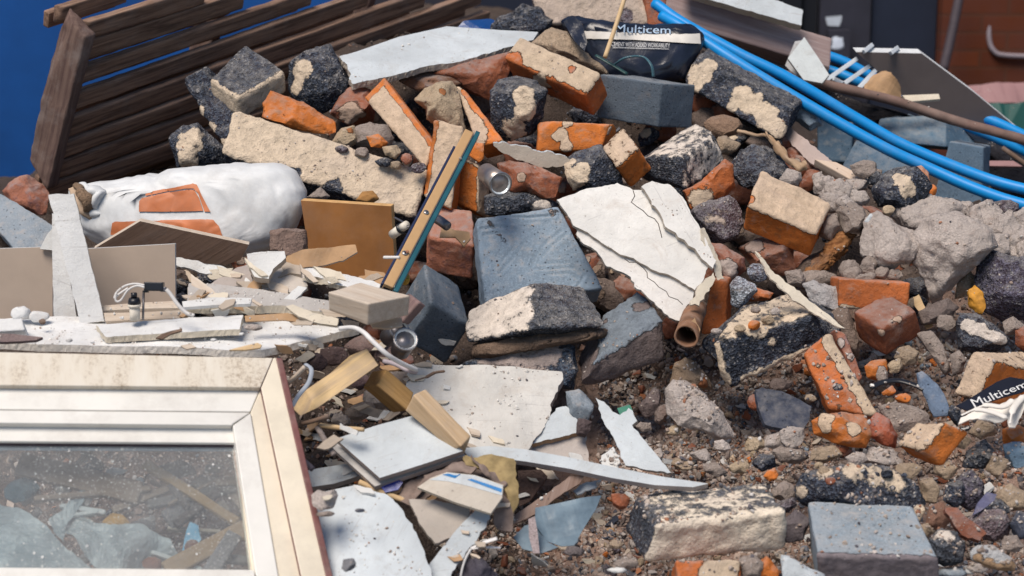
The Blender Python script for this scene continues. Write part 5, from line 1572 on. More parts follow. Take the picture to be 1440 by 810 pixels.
tube('strap_loop', 'dull teal plastic strap loop in front of the black sack', 'strap', [P(862, 92, 4.24), P(880, 81, 4.22), (P(904, 80, 4.22)), P(916, 92, 4.2), P(919, 108, 4.2)], 0.005, plain('teal_strap', (0.05, 0.12, 0.15), 0.35), world=True, flat=.5)
tube('strap_loop', 'dark green tie crossing behind the thin wooden stick', 'strap', [P(838, 78, 4.25), P(862, 92, 4.23), P(882, 104, 4.22)], 0.006, plain('green_strap', (0.02, 0.06, 0.06), 0.4), world=True, flat=.5)
tube('thin_stick', 'thin pale wooden stick standing in front of the black sack', 'stick', [P(880, -8, 4.3), P(866, 36, 4.25), P(851, 80, 4.18)], 0.0052, pine, world=True)

# ================================================================== the near left: sack, boards, lamps, trim
sa = empty('plaster_sack', P(260, 300, 3.72), 'full white sack with orange printed panels lying under the clinker blocks', 'sack')
sackm = plain('white_sack_film', (0.66, 0.67, 0.67), 0.5, var=0.14, scale=14, bump=0.9, dirt=0.35)
sb_ = rock('sack_body', '', '', [(104, 268), (120, 260), (160, 256), (200, 247), (250, 238), (310, 231), (388, 231), (408, 242), (424, 268), (426, 290), (412, 318), (396, 342), (350, 360), (250, 365), (170, 352), (122, 330), (106, 300)], sackm, D=3.80, t=0.42, fac=0, rough=0.005, freq=7, parent=sa, p=.42, sub=6, crease=0.0055)
# long soft creases
bs = bvh_of(sb_)
om = plain('orange_print', (0.55, 0.17, 0.06), 0.5, var=0.2, scale=22, bump=0, dirt=.15)
decal('orange_panel', bs, [(196, 298), (196, 284), (200, 279), (240, 270.8), (266, 267), (274, 268), (280, 278), (286, 297), (240, 298)], om, sa, off=.003, step=2)
decal('orange_panel', bs, [(205, 276), (205, 272), (240, 265), (272, 259), (277, 260), (284, 275), (296, 298), (288, 298), (279, 272), (272, 265.5), (262, 265.5), (240, 269), (220, 273)], om, sa, off=.003, step=2)
decal('orange_panel', bs, [(158, 314), (162, 312), (220, 311), (285, 309), (300, 310), (308, 318), (313, 332), (300, 333), (240, 330), (190, 331), (156, 330)], om, sa, off=.003, step=2)
# gathered end
fold = plain('folded_paper', (0.42, 0.31, 0.22), 0.8, var=0.3, scale=30, bump=0.5)
for pts, rad, mm in (([(102, 264, .05), (108, 278, .06), (118, 292, .07), (130, 302, .06)], [.010, .016, .016, .008], fold), ([(108, 260, .05), (116, 272, .08), (124, 282, .09), (126, 294, .07)], [.008, .014, .014, .008], mat('mortar', (.3, .2, .13))), ([(114, 258, .04), (128, 266, .07), (142, 270, .07), (136, 284, .07), (146, 292, .05)], [.006, .016, .020, .016, .006], sackm), ([(112, 290, .05), (130, 300, .07), (150, 300, .06)], [.008, .012, .006], sackm)):
    tube('gathered_fold', '', '', pts, rad, mm, o=0.0, D=3.80, parent=sa, rough=.008, flat=.6)

slab('plywood_board', 'thin board with dark underside propped against the white sack', 'board', [(132, 350), (197, 311), (350, 344), (338, 366), (318, 372), (240, 368), (180, 360)], wood('dark_ply', (.16, .10, .07), (.22, .14, .10), dirt=.3), n=(0.05, -0.42, 0.9), th=0.014, D=3.60, edge=dustyw)
# boards
slab('fibreboard_sheet', 'tan fibreboard panel standing behind the white planks, picture edge', 'board', [(-70, 352), (74, 347), (74, 470), (-70, 470)], tanb, n=(0, -0.1, 0.99), th=0.012, D=3.52, edge=white)
slab('fibreboard_sheet', 'tan fibreboard panel standing behind the lamp holder', 'board', [(118, 350), (246, 343), (247, 440), (118, 448)], tanb, n=(0, -0.12, 0.99), th=0.012, D=3.50, edge=white)
dwh = mat('plaster', (.76, .76, .75), (.45, .4, .35))
slab('white_plank', 'dusty white plank leaning steeply, the one in front', 'plank', [(68, 274), (104, 272), (147, 452), (113, 456)], dwh, n=(0.1, 0.15, 0.98), th=0.014, D=3.36, edge=cream, rag=.0008)
slab('white_plank', 'dusty white plank standing upright behind the leaning one', 'plank', [(73, 300), (84, 304), (109, 455), (75, 449)], dwh, n=(0.0, 0.05, 1), th=0.014, D=3.42, edge=cream, rag=.0008)
slab('white_offcut', 'small white corner peeping behind the upright white plank', 'offcut', [(56, 350), (66, 330), (76, 318), (76, 352)], white, n=(0, .1, 1), th=.01, D=3.50)
# dusty sheet lying on the window
slab('dusty_board', 'big dust covered white board lying on top of the window frame', 'board', [(-90, 452), (60, 447), (240, 444), (345, 446), (425, 452), (505, 458), (440, 476), (372, 492), (180, 489), (-90, 478)], mat('plaster', (.80, .80, .79), (.5, .42, .35)), n=(0.02, 0.95, 0.31), th=0.0135, D=3.22, edge=mat('plaster', (.82, .77, .70)), cen=(200, 492), rag=.0012, wob=.008)
slab('board_layer', 'short thick white board resting on the dusty board', 'board', [(135, 457), (250, 448), (342, 443), (337, 463), (240, 468), (150, 474)], dwh, n=(0, .9, .42), th=.012, D=3.245, edge=cream, rag=.0015, cen=(240, 470))
rock('plaster_crumb', 'flat grey plaster crumb at the end of the short thick board', 'crumb', el(356, 460, 12, 5), mortw, D=3.2, sub=3)
slab('grey_board', 'dusty grey board with snapped cream edge behind the dusty board', 'board', [(266, 398), (310, 400), (360, 406), (470, 424), (474, 440), (440, 437), (405, 430), (330, 430), (262, 430)], mat('plaster', (.52, .49, .46)), n=(0.05, .88, .46), th=.016, D=3.36, edge=cream, cen=(360, 430), rag=.0015)
slab('board_sliver', 'slim white sliver along the dusty grey board', 'board', [(256, 424), (300, 418), (354, 419), (352, 427), (300, 429), (258, 432)], white, n=(0, .85, .5), th=.006, D=3.31, cen=(300, 428))
slab('snapped_edge', 'split cream strip hanging off the dusty grey board', 'strip', [(402, 431), (412, 428), (440, 440), (476, 448), (474, 458), (450, 455), (420, 445)], cream, n=(0, .6, .8), th=.006, D=3.26, rag=.001)
slab('torn_cardboard', 'tan torn cardboard poking out under the dusty grey board', 'cardboard', [(344, 444), (390, 441), (404, 440), (440, 449), (470, 455), (440, 456), (400, 450), (345, 452)], card, n=(0, .4, .9), th=.004, D=3.27)
slab('plywood_strip', 'upper thin ply strip behind the lamp holder', 'strip', [(142, 430), (190, 426), (250, 423), (252, 433), (190, 434), (144, 437)], dustyw, n=(0, .5, .86), th=.01, D=3.38)
slab('plywood_strip', 'lower thin ply strip behind the lamp holder', 'strip', [(146, 440), (200, 439), (262, 436), (263, 447), (200, 449), (148, 452)], dustyw, n=(0, .4, .9), th=.012, D=3.33)
slab('bark_chip', 'brown curled wood chip on the dusty board near the short thick board', 'chip', [(219, 476), (228, 470), (240, 466), (256, 462), (256, 465), (240, 470), (228, 477)], oldw, n=(0, .7, .7), th=.003, D=3.18, wob=.004)
slab('bark_chip', 'tan wood chip at the near edge of the dusty board', 'chip', [(322, 492), (345, 486), (362, 482), (368, 485), (366, 489), (345, 492)], pine, n=(0, .7, .7), th=.003, D=3.14)
slab('bark_chip', 'pale brown chip near the window end of the dusty board', 'chip', [(254, 486), (268, 483), (276, 488), (262, 491)], dustyw, n=(0, .7, .7), th=.003, D=3.14)
slab('bark_chip', 'grey-brown bark strip at the picture edge on the dusty board', 'chip', [(-20, 468), (20, 468), (60, 474), (50, 478), (-20, 480)], mat('mortar', (.35, .26, .25)), n=(0, .7, .7), th=.006, D=3.19, wob=.006)
face('timber_offcut', 'small white topped block end at the picture edge on the dusty board', 'offcut', [(-30, 452), (30, 448), (34, 464), (-30, 468)], dwh, n=(0, .5, .8), th=.04, D=3.24, r=.002, rough=.001)
rock('wood_chip', 'tiny brown wood nub beside the upright white plank', 'chip', el(60, 452, 5, 4), oldw, D=3.28, sub=3)
for i_, (x, y, rx) in enumerate(((97, 478, 5), (30, 440, 16), (55, 446, 14), (172, 447, 4), (300, 478, 4), (130, 481, 3), (340, 470, 4))):
    rock('plaster_crumb', 'small white plaster crumb lying on the dusty board', 'crumb', el(x, y, rx, rx * .6), dwh, D=3.2 if y > 450 else 3.33, sub=3, group='plaster crumbs on the dusty board')
# lamp holder and connector
lh = empty('lamp_holder', P(190, 450, 3.27), 'cream and black lamp holder standing on the dusty board', 'lamp holder')
def cyl(name, a, b, r, m, parent, seg=24, **k):
    V, F = tube_mesh([a, a + (np.array(b) - a) * .5, b], r, seg)
    return link(name, np.array(V), F, m, parent=parent, frame=frame_of(np.array(b) - a, Fw))
b0 = P(190, 450, 3.27)
up_ = np.array([0, 0, 1.0])
cyl('socket', b0, b0 + up_ * .024, .0092, creamp, lh)
cyl('collar', b0 + up_ * .0245, b0 + up_ * .029, .0115, creamp, lh)
cyl('cap', b0 + up_ * .0295, b0 + up_ * .040, [.0115, .011, .009], blackp, lh)
cyl('cord_grip', b0 + up_ * .0405, b0 + up_ * .049, .0055, blackp, lh)
cyl('bracket', P(201, 450, 3.27), P(202, 412, 3.28), .0022, steeld, lh)
cnx = empty('terminal_block', P(220, 404, 3.27), 'small black terminal block with white wires above the lamp holder', 'connector')
def bx(name, c, sx, sy, sz, m, parent, rot=0):
    A = []
    ca, sa2 = math.cos(rot), math.sin(rot)
    ex = Rt * ca + Up * sa2; ey = -Rt * sa2 + Up * ca
    c8 = np.zeros((2, 2, 2, 3))
    for u in (0, 1):
        for v in (0, 1):
            for w_ in (0, 1):
                c8[u, v, w_] = c + ex * sx * (u - .5) + ey * sy * (v - .5) + Fw * sz * (w_ - .5)
    return hexa(name, '', '', c8, m, parent=parent, h=.003, r=.0012, rough=.0002)
bx('housing', P(217, 403, 3.27), .034, .016, .018, blackp, cnx, -.02)
bx('terminal', P(230, 407, 3.27), .010, .009, .012, steeld, cnx)
bx('mount', P(205, 410, 3.275), .009, .004, .016, blackp, cnx)
tube('wire', '', '', [(203, 401), (190, 399), (176, 402), (165, 410), (161, 419), (168, 413), (180, 405)], .0018, whitep, D=3.26, parent=cnx)
tube('wire', '', '', [(203, 404), (192, 402), (180, 408), (170, 422), (163, 423), (163, 412)], .0018, whitep, D=3.255, parent=cnx)
tube('wire', '', '', [(234, 407), (240, 414), (250, 428), (262, 440), (273, 444)], .0034, whitep, D=3.24, parent=cnx)

# brown board, cardboard, shards
slab('fibreboard_sheet', 'square brown fibreboard panel standing below the long cream block', 'board', [(423, 282), (550, 290), (556, 390), (440, 392)], mdf, n=(-0.12, -0.2, 0.97), th=0.030, D=3.72, edge=mdfe)
rock('foam_blob', 'orange-brown torn foam on top of the brown fibreboard panel', 'foam', [(500, 282), (510, 270), (524, 268), (533, 280), (522, 286)], plain('foam_brown', (.35, .18, .06), .9, bump=.8), D=3.76, sub=4)
rock('mortar_chunk', 'small grey mortar tip behind the brown fibreboard panel', 'mortar', [(432, 278), (450, 263), (464, 276), (455, 284)], mort, D=3.80, sub=4)
rock('broken_brick', 'pinkish brown block end between the white sack and brown panel', 'brick', [(382, 326), (400, 322), (428, 324), (432, 345), (425, 358), (400, 360), (382, 352)], mat('mortar', (.33, .23, .19)), D=3.66)
slab('torn_cardboard', 'folded brown cardboard piece in front of the brown panel', 'cardboard', [(398, 374), (404, 360), (425, 352), (470, 347), (500, 345), (503, 356), (482, 367), (450, 374), (420, 378)], card, n=(0, .35, .93), th=.006, D=3.56, wob=.02, grid=.008, rag=.001, edge=pw)
slab('plaster_shard', 'small five sided white plaster shard with thick buff edge', 'plaster', [(347, 357), (372, 354), (400, 353), (402, 362), (384, 378), (378, 392), (358, 389), (350, 374)], white, n=(0.05, .62, .78), th=.014, D=3.43, edge=beige, rag=.001)
slab('plaster_shard', 'beige plaster shard under the folded brown cardboard', 'plaster', [(372, 384), (398, 375), (424, 377), (433, 402), (408, 411), (355, 405)], mat('plaster', (.60, .54, .48)), n=(0, .72, .7), th=.012, D=3.46, edge=cream, rag=.002)
slab('plaster_shard', 'dim beige shard under the five sided white one', 'plaster', [(295, 400), (330, 378), (352, 372), (356, 404)], mat('plaster', (.46, .40, .36)), n=(0, .8, .6), th=.01, D=3.47, rag=.002)
slab('plaster_strip', 'long white strip with cream broken edge by the timber offcut', 'plaster', [(424, 378), (440, 377), (520, 394), (538, 402), (520, 412), (490, 404), (462, 398), (455, 392), (432, 388)], dwh, n=(0, .72, .7), th=.012, D=3.42, edge=cream, rag=.002)
slab('plaster_strip', 'white splintered board scrap below the sack and dark plywood', 'plaster', [(246, 362), (270, 366), (300, 372), (326, 380), (318, 386), (285, 384), (250, 374)], white, n=(0, .4, .9), th=.008, D=3.55, rag=.003, wob=.01)
slab('wood_strip', 'brown strip of wood lying behind the timber offcut', 'wood', [(505, 388), (540, 386), (545, 396), (500, 398)], card, n=(0, .6, .8), th=.006, D=3.52)
blk('timber_offcut', 'short pale timber offcut with knotty end, on the white boards', 'timber', (518, 427), (463, 411), (575, 416), (517, 457), dustyw, D=3.22, rough=.0008, r=.002, z=(.05, .05, .02), ov={'AB': (507, 398), 'AC': (464, 436), 'BC': (573, 443)})
blk('timber_offcut', 'small purplish timber end tucked between offcut and concrete cube', 'timber', (589, 425), (566, 452), (574, 414), (598, 430), wood('purple_wood', (.20, .13, .13), (.28, .19, .18)), D=3.34, z=(.02, .04, .01), rough=.0006, r=.002, faces={'w0': 1})
slab('wood_strip', 'thin flat wood strip under the short pale timber offcut', 'wood', [(520, 454), (565, 446), (566, 458), (545, 462), (524, 460)], dustyw, n=(0, .5, .8), th=.005, D=3.30)

# metal trim
tm = empty('metal_trim', P(605, 296, 3.55), 'long trim bar with tan face, teal edge and two screws, leaning diagonally', 'trim')
T0 = P(661, 186, 3.66); T1 = P(547, 404, 3.34)
ax = (T1 - T0) / np.linalg.norm(T1 - T0)
sd_ = np.cross(ax, -Fw); sd_ /= np.linalg.norm(sd_)
if sd_ @ Rt < 0:
    sd_ = -sd_
nn_ = np.cross(sd_, ax); nn_ /= np.linalg.norm(nn_)
if nn_ @ Fw > 0:
    nn_ = -nn_
nn_ = nn_ + .3 * sd_ * 0
def bar(name, s0, s1, h0, h1, m, t0=0.0, t1=1.0):
    c8 = np.zeros((2, 2, 2, 3))
    for u in (0, 1):
        for v in (0, 1):
            for w_ in (0, 1):
                c8[u, v, w_] = T0 + (T1 - T0) * (t0, t1)[u] + sd_ * (s0, s1)[v] + nn_ * (h0, h1)[w_]
    return hexa(name, '', '', c8, m, parent=tm, h=.01, r=.0008, rough=.0001)
tanf = plain('tan_trim_face', (.50, .31, .15), .5, var=.05, scale=60)
bar('tan_face', -.011, .007, -.004, .004, tanf)
bar('navy_edge', -.0165, -.0115, -.010, .001, navy, .12, 1)
bar('dark_rail', -.011, .0068, -.016, -.0045, blackp, .01, .99)
bar('teal_edge', .0095, .0185, -.016, .003, teal, -.02, 1.01)
bar('steel_lip', .0075, .009, -.016, .0052, steel)
for f_ in (.555, .81):
    c = T0 + (T1 - T0) * f_ + nn_ * .0048 - sd_ * .003
    V, F = tube_mesh([c - nn_ * .001, c + nn_ * .0015], .0052, 18)
    so_ = link('screw', np.array(V), F, steel, parent=tm)
    V, F = tube_mesh([c + nn_ * .0016, c + nn_ * .0022], .0020, 8)
    link('screw_socket', np.array(V), F, blackp, parent=so_)
tube('wire_clip', 'short white wire stub crossing the trim near its lower screw', 'wire', [P(540, 362, 3.40), P(550, 362, 3.39), P(562, 362, 3.385)], .003, whitep, world=True)
tube('grey_wire', 'thin bent grey wire behind the trim by the brown panel', 'wire', [P(555, 306, 3.52), P(566, 312, 3.50), P(575, 320, 3.48)], .002, steeld, world=True)
lp = empty('plug_socket', P(560, 324, 3.5), 'white cylindrical fitting with black ring behind the diagonal trim', 'fitting')
cyl('sleeve', P(552, 330, 3.52), P(563, 322, 3.50), .009, creamp, lp)
cyl('ring', P(563, 322, 3.50), P(565, 320.5, 3.497), .0105, blackp, lp)
cyl('tip', P(565, 320.5, 3.497), P(572, 316, 3.485), .008, creamp, lp)
cyl2 = tube('metal_tube', 'short dark metal tube sticking out behind the teal edge', 'tube', [P(606, 303, 3.60), P(618, 310, 3.58), P(629, 318, 3.56)], .0095, steeld, world=True)
slab('cardboard_piece', 'tan half-round cardboard in the hollow below the upright bricks', 'cardboard', [(622, 314), (640, 322), (660, 326), (662, 334), (652, 344), (640, 332), (618, 332)], card, n=(0, .5, .86), th=.005, D=3.62, wob=.02, grid=.008)
rock('orange_scrap', 'small mustard scrap between trim and smooth concrete cube', 'scrap', el(570, 392, 6, 9), plain('mustard', (.45, .25, .03), .7), D=3.42, sub=3)

# spotlights
def spotlight(at, axis, label, R0=.0225, L=.055, tilt=0):
    s = empty('spotlight', at, label, 'spotlight')
    ax_ = axis / np.linalg.norm(axis)
    V, F = tube_mesh([at - ax_ * L, at - ax_ * (L * .5), at], [R0 * .80, R0 * .86, R0 * .92], 28)
    link('housing', np.array(V), F, steeld if tilt else plain('satin_metal', (.40, .34, .31), .38, metal=.6, scale=60), parent=s, frame=frame_of(ax_, Fw))
    # rim ring
    V, F = tube_mesh([at, at + ax_ * .004], R0, 32, cap=False)
    V2, F2 = tube_mesh([at, at + ax_ * .004], R0 * .86, 32, cap=False)
    V, F = merge([(V, F), (V2, [f[::-1] for f in F2])])
    F += [[32 + k, 32 + (k + 1) % 32, 96 + (k + 1) % 32, 96 + k] for k in range(32)]
    rim = link('rim', V, F, steel, parent=s, frame=frame_of(ax_, Fw))
    # dished reflector of facets
    u = np.cross(ax_, [0.1, .2, .9]); u /= np.linalg.norm(u); v = np.cross(ax_, u)
    VV = []; FF = []
    NR, NS = 7, 30
    for i in range(NR):
        t = i / (NR - 1)
        rr2 = R0 * (.16 + .70 * t)
        z_ = -.010 * (1 - t * t)
        for k in range(NS):
            an = 2 * math.pi * k / NS
            wv2 = 1 + .03 * (k % 2) * (i % 2)
            VV.append(at + ax_ * (.003 + z_) + rr2 * wv2 * (math.cos(an) * u + math.sin(an) * v))
    for i in range(NR - 1):
        for k in range(NS):
            FF.append([i * NS + k, i * NS + (k + 1) % NS, (i + 1) * NS + (k + 1) % NS, (i + 1) * NS + k])
    link('reflector', np.array(VV), FF, plain('mirror_facets', (.82, .88, .90), .25, metal=.2, var=.05, bump=0), parent=s, smooth=False, frame=frame_of(ax_, Fw))
    V, F = tube_mesh([at - ax_ * .014, at - ax_ * .002], [.0042, .0034], 12)
    link('bulb', np.array(V), F, plain('bulb_glass', (.75, .8, .82), .1, bump=0, spec=.8), parent=s)
    return s


spotlight(P(703, 258, 3.68), C3((.42, -.38, .95)), 'shiny round spotlight facing out beside the deep orange brick', .0245, .075)
spotlight(P(570, 478, 3.30), C3((.25, .45, .85)), 'small round spotlight under the short pale timber offcut', .0225, .045, 1)
spotlight(P(561, 464, 3.38), C3((.5, .35, .8)), 'second spotlight half hidden behind the small one', .021, .045, 1)

# stones in the gap below the boards
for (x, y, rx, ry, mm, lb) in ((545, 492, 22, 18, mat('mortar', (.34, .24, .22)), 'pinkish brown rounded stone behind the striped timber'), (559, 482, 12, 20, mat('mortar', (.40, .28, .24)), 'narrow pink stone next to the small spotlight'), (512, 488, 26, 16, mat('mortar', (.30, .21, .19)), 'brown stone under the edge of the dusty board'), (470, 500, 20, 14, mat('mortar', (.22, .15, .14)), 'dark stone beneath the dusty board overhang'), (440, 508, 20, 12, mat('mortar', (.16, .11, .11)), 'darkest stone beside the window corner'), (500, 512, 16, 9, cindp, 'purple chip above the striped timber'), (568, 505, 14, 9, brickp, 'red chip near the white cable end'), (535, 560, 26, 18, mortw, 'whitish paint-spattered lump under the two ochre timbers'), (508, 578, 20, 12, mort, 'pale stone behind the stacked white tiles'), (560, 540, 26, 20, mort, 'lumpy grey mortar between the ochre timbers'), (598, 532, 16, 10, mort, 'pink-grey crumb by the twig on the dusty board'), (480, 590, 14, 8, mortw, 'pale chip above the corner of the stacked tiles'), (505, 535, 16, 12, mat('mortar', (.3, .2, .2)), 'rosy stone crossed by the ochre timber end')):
    rock('rubble_stone', lb, 'stone', el(x, y, rx, ry, random.uniform(-15, 15)), mm, D=Dp(y) - .05 - (.05 if y > 500 else 0.0), sub=4)
blk('timber_offcut', 'striped yellow-grey timber offcut with dark end by the window corner', 'timber', (447, 573), (431, 548), (531, 514), (423, 584), wood('striped_pine', (.44, .33, .22), (.66, .48, .25), .5), D=3.22, z=(.045, .06, .02), ov={'AB': (515, 491), 'AC': (411, 573)}, rough=.0006, r=.0015)
blk('timber_offcut', 'ochre timber offcut wedged behind the tan one', 'timber', (531, 542), (544, 520), (573, 577), (511, 545), ochre, D=3.30, z=(.03, .02, .03), ov={'AB': (581, 552)}, rough=.0006, r=.0015)
blk('timber_offcut', 'tan timber offcut with sawn ochre end resting on the white tile', 'timber', (583, 556), (599, 548), (648, 627), (571, 578), wood('tan_pine', (.55, .38, .22), (.62, .46, .30)), D=3.17, z=(.03, -.02, .02), ov={'AB': (661, 613), 'BC': (634, 632)}, rough=.0008, r=.002)
# big dusty sheet
slab('plasterboard_sheet', 'wide dusty white board lying under the clinker and rough blocks', 'plasterboard', [(575, 512), (640, 514), (720, 517), (790, 523), (792, 534), (780, 556), (770, 590), (752, 618), (742, 634), (690, 632), (640, 622), (600, 585), (570, 548)], mat('plaster', (.66, .64, .60), (.5, .42, .36)), n=(0.08, .70, .70), th=.022, D=3.42, rag=.003, edge=mat('plaster', (.46, .42, .40)), mask=[0, 0, 0, 1, 1, 1, 1, 1, 0, 0, 0, 0, 0], wob=.012)
slab('plasterboard_shard', 'white shard with orange stained edge under the wide dusty board', 'plasterboard', [(782, 574), (796, 571), (812, 590), (824, 604), (800, 612), (770, 618), (745, 624), (760, 600)], whiteb, n=(.1, .65, .75), th=.012, D=3.40, edge=card, rag=.002)
slab('plasterboard_shard', 'peeling beige and white shard above the curved white strip', 'plasterboard', [(745, 628), (790, 617), (822, 608), (828, 640), (830, 656), (780, 648), (740, 640)], mat('plaster', (.58, .52, .48)), n=(.1, .5, .85), th=.010, D=3.385, rag=.002)
tube('twig', 'thin dark twig lying on the wide dusty board', 'twig', [P(584, 535, 3.34), P(600, 530, 3.35), P(612, 524, 3.36), P(626, 522, 3.36)], [.0015, .003, .0025, .001], oldw, world=True)
slab('tile_board', 'upper white tile board of the stack below the timber offcuts', 'tile', [(472, 617), (530, 598), (586, 583), (620, 608), (651, 634), (594, 653), (534, 672)], whiteb, n=(-.02, .66, .75), th=.010, D=3.17, edge=mat('plaster', (.50, .42, .38)))
slab('tile_board', 'lower white tile board of the stack, its edge showing beneath', 'tile', [(461, 624), (530, 602), (586, 586), (622, 612), (655, 640), (594, 662), (527, 684)], mat('plaster', (.6, .58, .56)), n=(-.02, .66, .75), th=.010, D=3.19, edge=mat('plaster', (.55, .48, .44)))
slab('white_strip', 'short white strip poking from under the tile stack to the window', 'strip', [(427, 662), (487, 652), (508, 668), (470, 680), (430, 686)], whiteb, n=(0, .55, .83), th=.016, D=3.20, edge=mat('plaster', (.52, .48, .45)))
slab('curved_strip', 'long thin curved white strip reaching the cream fronted clinker block', 'strip', [(650, 630), (690, 627), (740, 632), (800, 643), (860, 656), (930, 670), (996, 680), (975, 685), (920, 682), (860, 672), (800, 659), (740, 649), (700, 644), (660, 645)], whiteb, n=(0, .62, .78), th=.013, D=3.20, edge=mat('plaster', (.50, .46, .45)), xdir=(0, 6))
# cloth and insulation
clo = plain('dirty_cloth', (.22, .165, .14), .95, var=.35, scale=40, bump=.9)
clo2 = plain('yellow_insulation', (.34, .25, .12), .95, var=.35, scale=50, bump=.9)
ins = empty('insulation_cloth', P(650, 665, 3.2), 'dirty brown and yellow insulation cloth draped under the curved white strip', 'cloth')
slab('cloth_sheet', '', '', [(556, 702), (575, 680), (605, 662), (640, 652), (668, 650), (700, 664), (712, 690), (704, 712), (690, 690), (660, 676), (625, 680), (600, 700), (586, 718), (570, 712)], clo, n=(0, .5, .86), th=.006, D=3.16, parent=ins, wob=.045, grid=.006, rag=.003)
slab('cloth_sheet', '', '', [(650, 646), (690, 642), (722, 648), (726, 668), (730, 700), (722, 722), (714, 700), (704, 680), (680, 664), (655, 658)], clo2, n=(.1, .4, .9), th=.008, D=3.15, parent=ins, wob=.04, grid=.006, rag=.003)
slab('cloth_sheet', '', '', [(692, 680), (712, 690), (720, 720), (712, 748), (698, 740)], clo, n=(.1, .1, .98), th=.006, D=3.14, parent=ins, wob=.02, grid=.006, rag=.003)
for pts, rad, mm in (([(575, 700), (600, 676), (635, 660), (668, 660)], [.006, .012, .013, .006], clo), ([(662, 642), (672, 654), (692, 668), (708, 684)], [.003, .006, .008, .004], clo)):
    tube('cloth_fold', '', '', pts, rad, mm, D=3.14, parent=ins, rough=.012, flat=.5, k=10)
slab('blue_wrapper', 'deep blue plastic scrap under the tile stack corner', 'plastic', [(536, 686), (560, 676), (567, 680), (560, 690), (542, 694)], plain('deep_blue_plastic', (.01, .03, .28), .3), n=(0, .5, .86), th=.003, D=3.15, wob=.01)
bxp = empty('printed_carton', P(648, 690, 3.08), 'flat white and beige carton piece with blue printed strip', 'carton')
ct = slab('panel', '', '', [(587, 685), (606, 672), (628, 664), (668, 668), (708, 682), (706, 700), (690, 722), (640, 706)], mat('plaster', (.60, .54, .46)), n=(-.05, .66, .75), th=.006, D=3.08, edge=cream, parent=bxp)
cbv = bvh_of(ct)
decal('white_band', cbv, [(604, 675), (630, 665), (668, 669), (707, 683), (706, 697), (660, 684), (630, 677)], whiteb, bxp, off=.0006, step=8)
bl_ = plain('blue_print', (.02, .17, .42), .5, bump=0)
decal('blue_strip', cbv, [(622, 668), (640, 665), (648, 667), (640, 673)], bl_, bxp, off=.0014, step=8)
decal('blue_strip', cbv, [(657, 675), (664, 674), (706, 688), (705, 693)], bl_, bxp, off=.0014, step=8)
slab('fibreboard_piece', 'beige fibreboard piece beneath the printed carton', 'board', [(575, 702), (610, 702), (660, 716), (656, 732), (640, 752), (612, 764), (588, 732)], mat('plaster', (.48, .43, .38)), n=(0, .66, .75), th=.008, D=3.09, rag=.002)
slab('white_board', 'big flat white board at the bottom edge next to the window', 'board', [(440, 712), (452, 692), (500, 682), (545, 696), (568, 720), (590, 760), (606, 800), (612, 840), (452, 840)], whiteb, n=(-.02, .72, .69), th=.014, D=3.02, rag=.002, edge=mortw, mask=[0, 0, 1, 1, 1, 1, 1, 0, 0])
slab('white_board', 'narrow white board with crumbling edge beside the big flat one', 'board', [(668, 718), (690, 716), (680, 745), (660, 770), (640, 800), (620, 840), (600, 840), (600, 800), (622, 770), (648, 738)], whiteb, n=(.2, .6, .78), th=.014, D=3.04, rag=.005, edge=mat('mortar', (.5, .42, .38)), mask=[0, 1, 1, 1, 1, 0, 0, 0, 0, 0])
rock('stone', 'heart shaped pale stone lying on the big flat white board', 'stone', [(438, 696), (446, 690), (458, 693), (470, 688), (475, 697), (468, 714), (452, 717), (441, 710)], mortw, D=2.98, sub=4)
rock('stone', 'small grey pebble on the big flat white board', 'stone', el(490, 794, 10, 9), mat('mortar', (.34, .34, .36)), D=2.90, sub=4)
rock('stone', 'flat brown chip below the heart shaped stone', 'stone', el(458, 723, 12, 3.5), mort, D=2.96, sub=3)
rock('stone', 'tiny dark chip near the middle of the big flat board', 'stone', el(506, 718, 7, 2.5), slate, D=2.97, sub=3)
slab('felt_flap', 'greyish pink felt flap hanging below the printed carton', 'felt', [(695, 702), (706, 694), (716, 704), (722, 722), (721, 748), (700, 745), (694, 735)], clo, n=(.1, .2, .97), th=.005, D=3.10, wob=.01, grid=.008)
vis = empty('plastic_sheet', P(785, 735, 3.12), 'dusty blue-grey folded plastic sheet in the dark gap', 'plastic sheet')
s_ = NT('dusty_clear_plastic')
vv = s_.coord()
nz = s_.noise(vv, 14, 5, .6)
cc = s_.mix(s_.rng(nz, .35, .65), (.07, .11, .15), (.22, .30, .36))
vm = s_.fin(cc, .3, [(nz, .3, .006)], .5, 0, .88)
slab('film', '', '', [(752, 716), (800, 706), (846, 696), (838, 716), (820, 745), (808, 766), (790, 768), (770, 762), (752, 740)], vm, n=(.1, .5, .85), th=.0015, D=3.14, wob=.02, grid=.008, parent=vis)
slab('film', '', '', [(722, 756), (738, 740), (752, 736), (770, 762), (785, 770), (760, 778), (735, 772)], vm, n=(-.2, .7, .7), th=.0015, D=3.12, wob=.015, grid=.008, parent=vis)
slab('mesh_label', '', '', [(743, 730), (752, 726), (756, 748), (759, 778), (750, 778), (744, 755)], plain('label_mesh', (.32, .26, .26), .8, scale=300, var=.4), n=(0, .4, .9), th=.002, D=3.09, parent=vis, wob=.004, grid=.006)
slab('wood_strip', 'peeled brown wood strip slanting behind the plastic sheet', 'wood', [(720, 738), (724, 724), (760, 700), (795, 675), (800, 670), (822, 668), (815, 680), (790, 695), (750, 724)], wood('peeled', (.20, .13, .10), (.33, .24, .20), dirt=.6), n=(.1, .4, .9), th=.008, D=3.19, rag=.001)
slab('plaster_sliver', 'pale scaly strip in the dark gap under the curved strip', 'plaster', [(806, 690), (820, 680), (845, 674), (842, 682), (822, 690), (812, 696)], mat('plaster', (.42, .46, .5)), n=(0, .5, .86), th=.004, D=3.22, rag=.003)
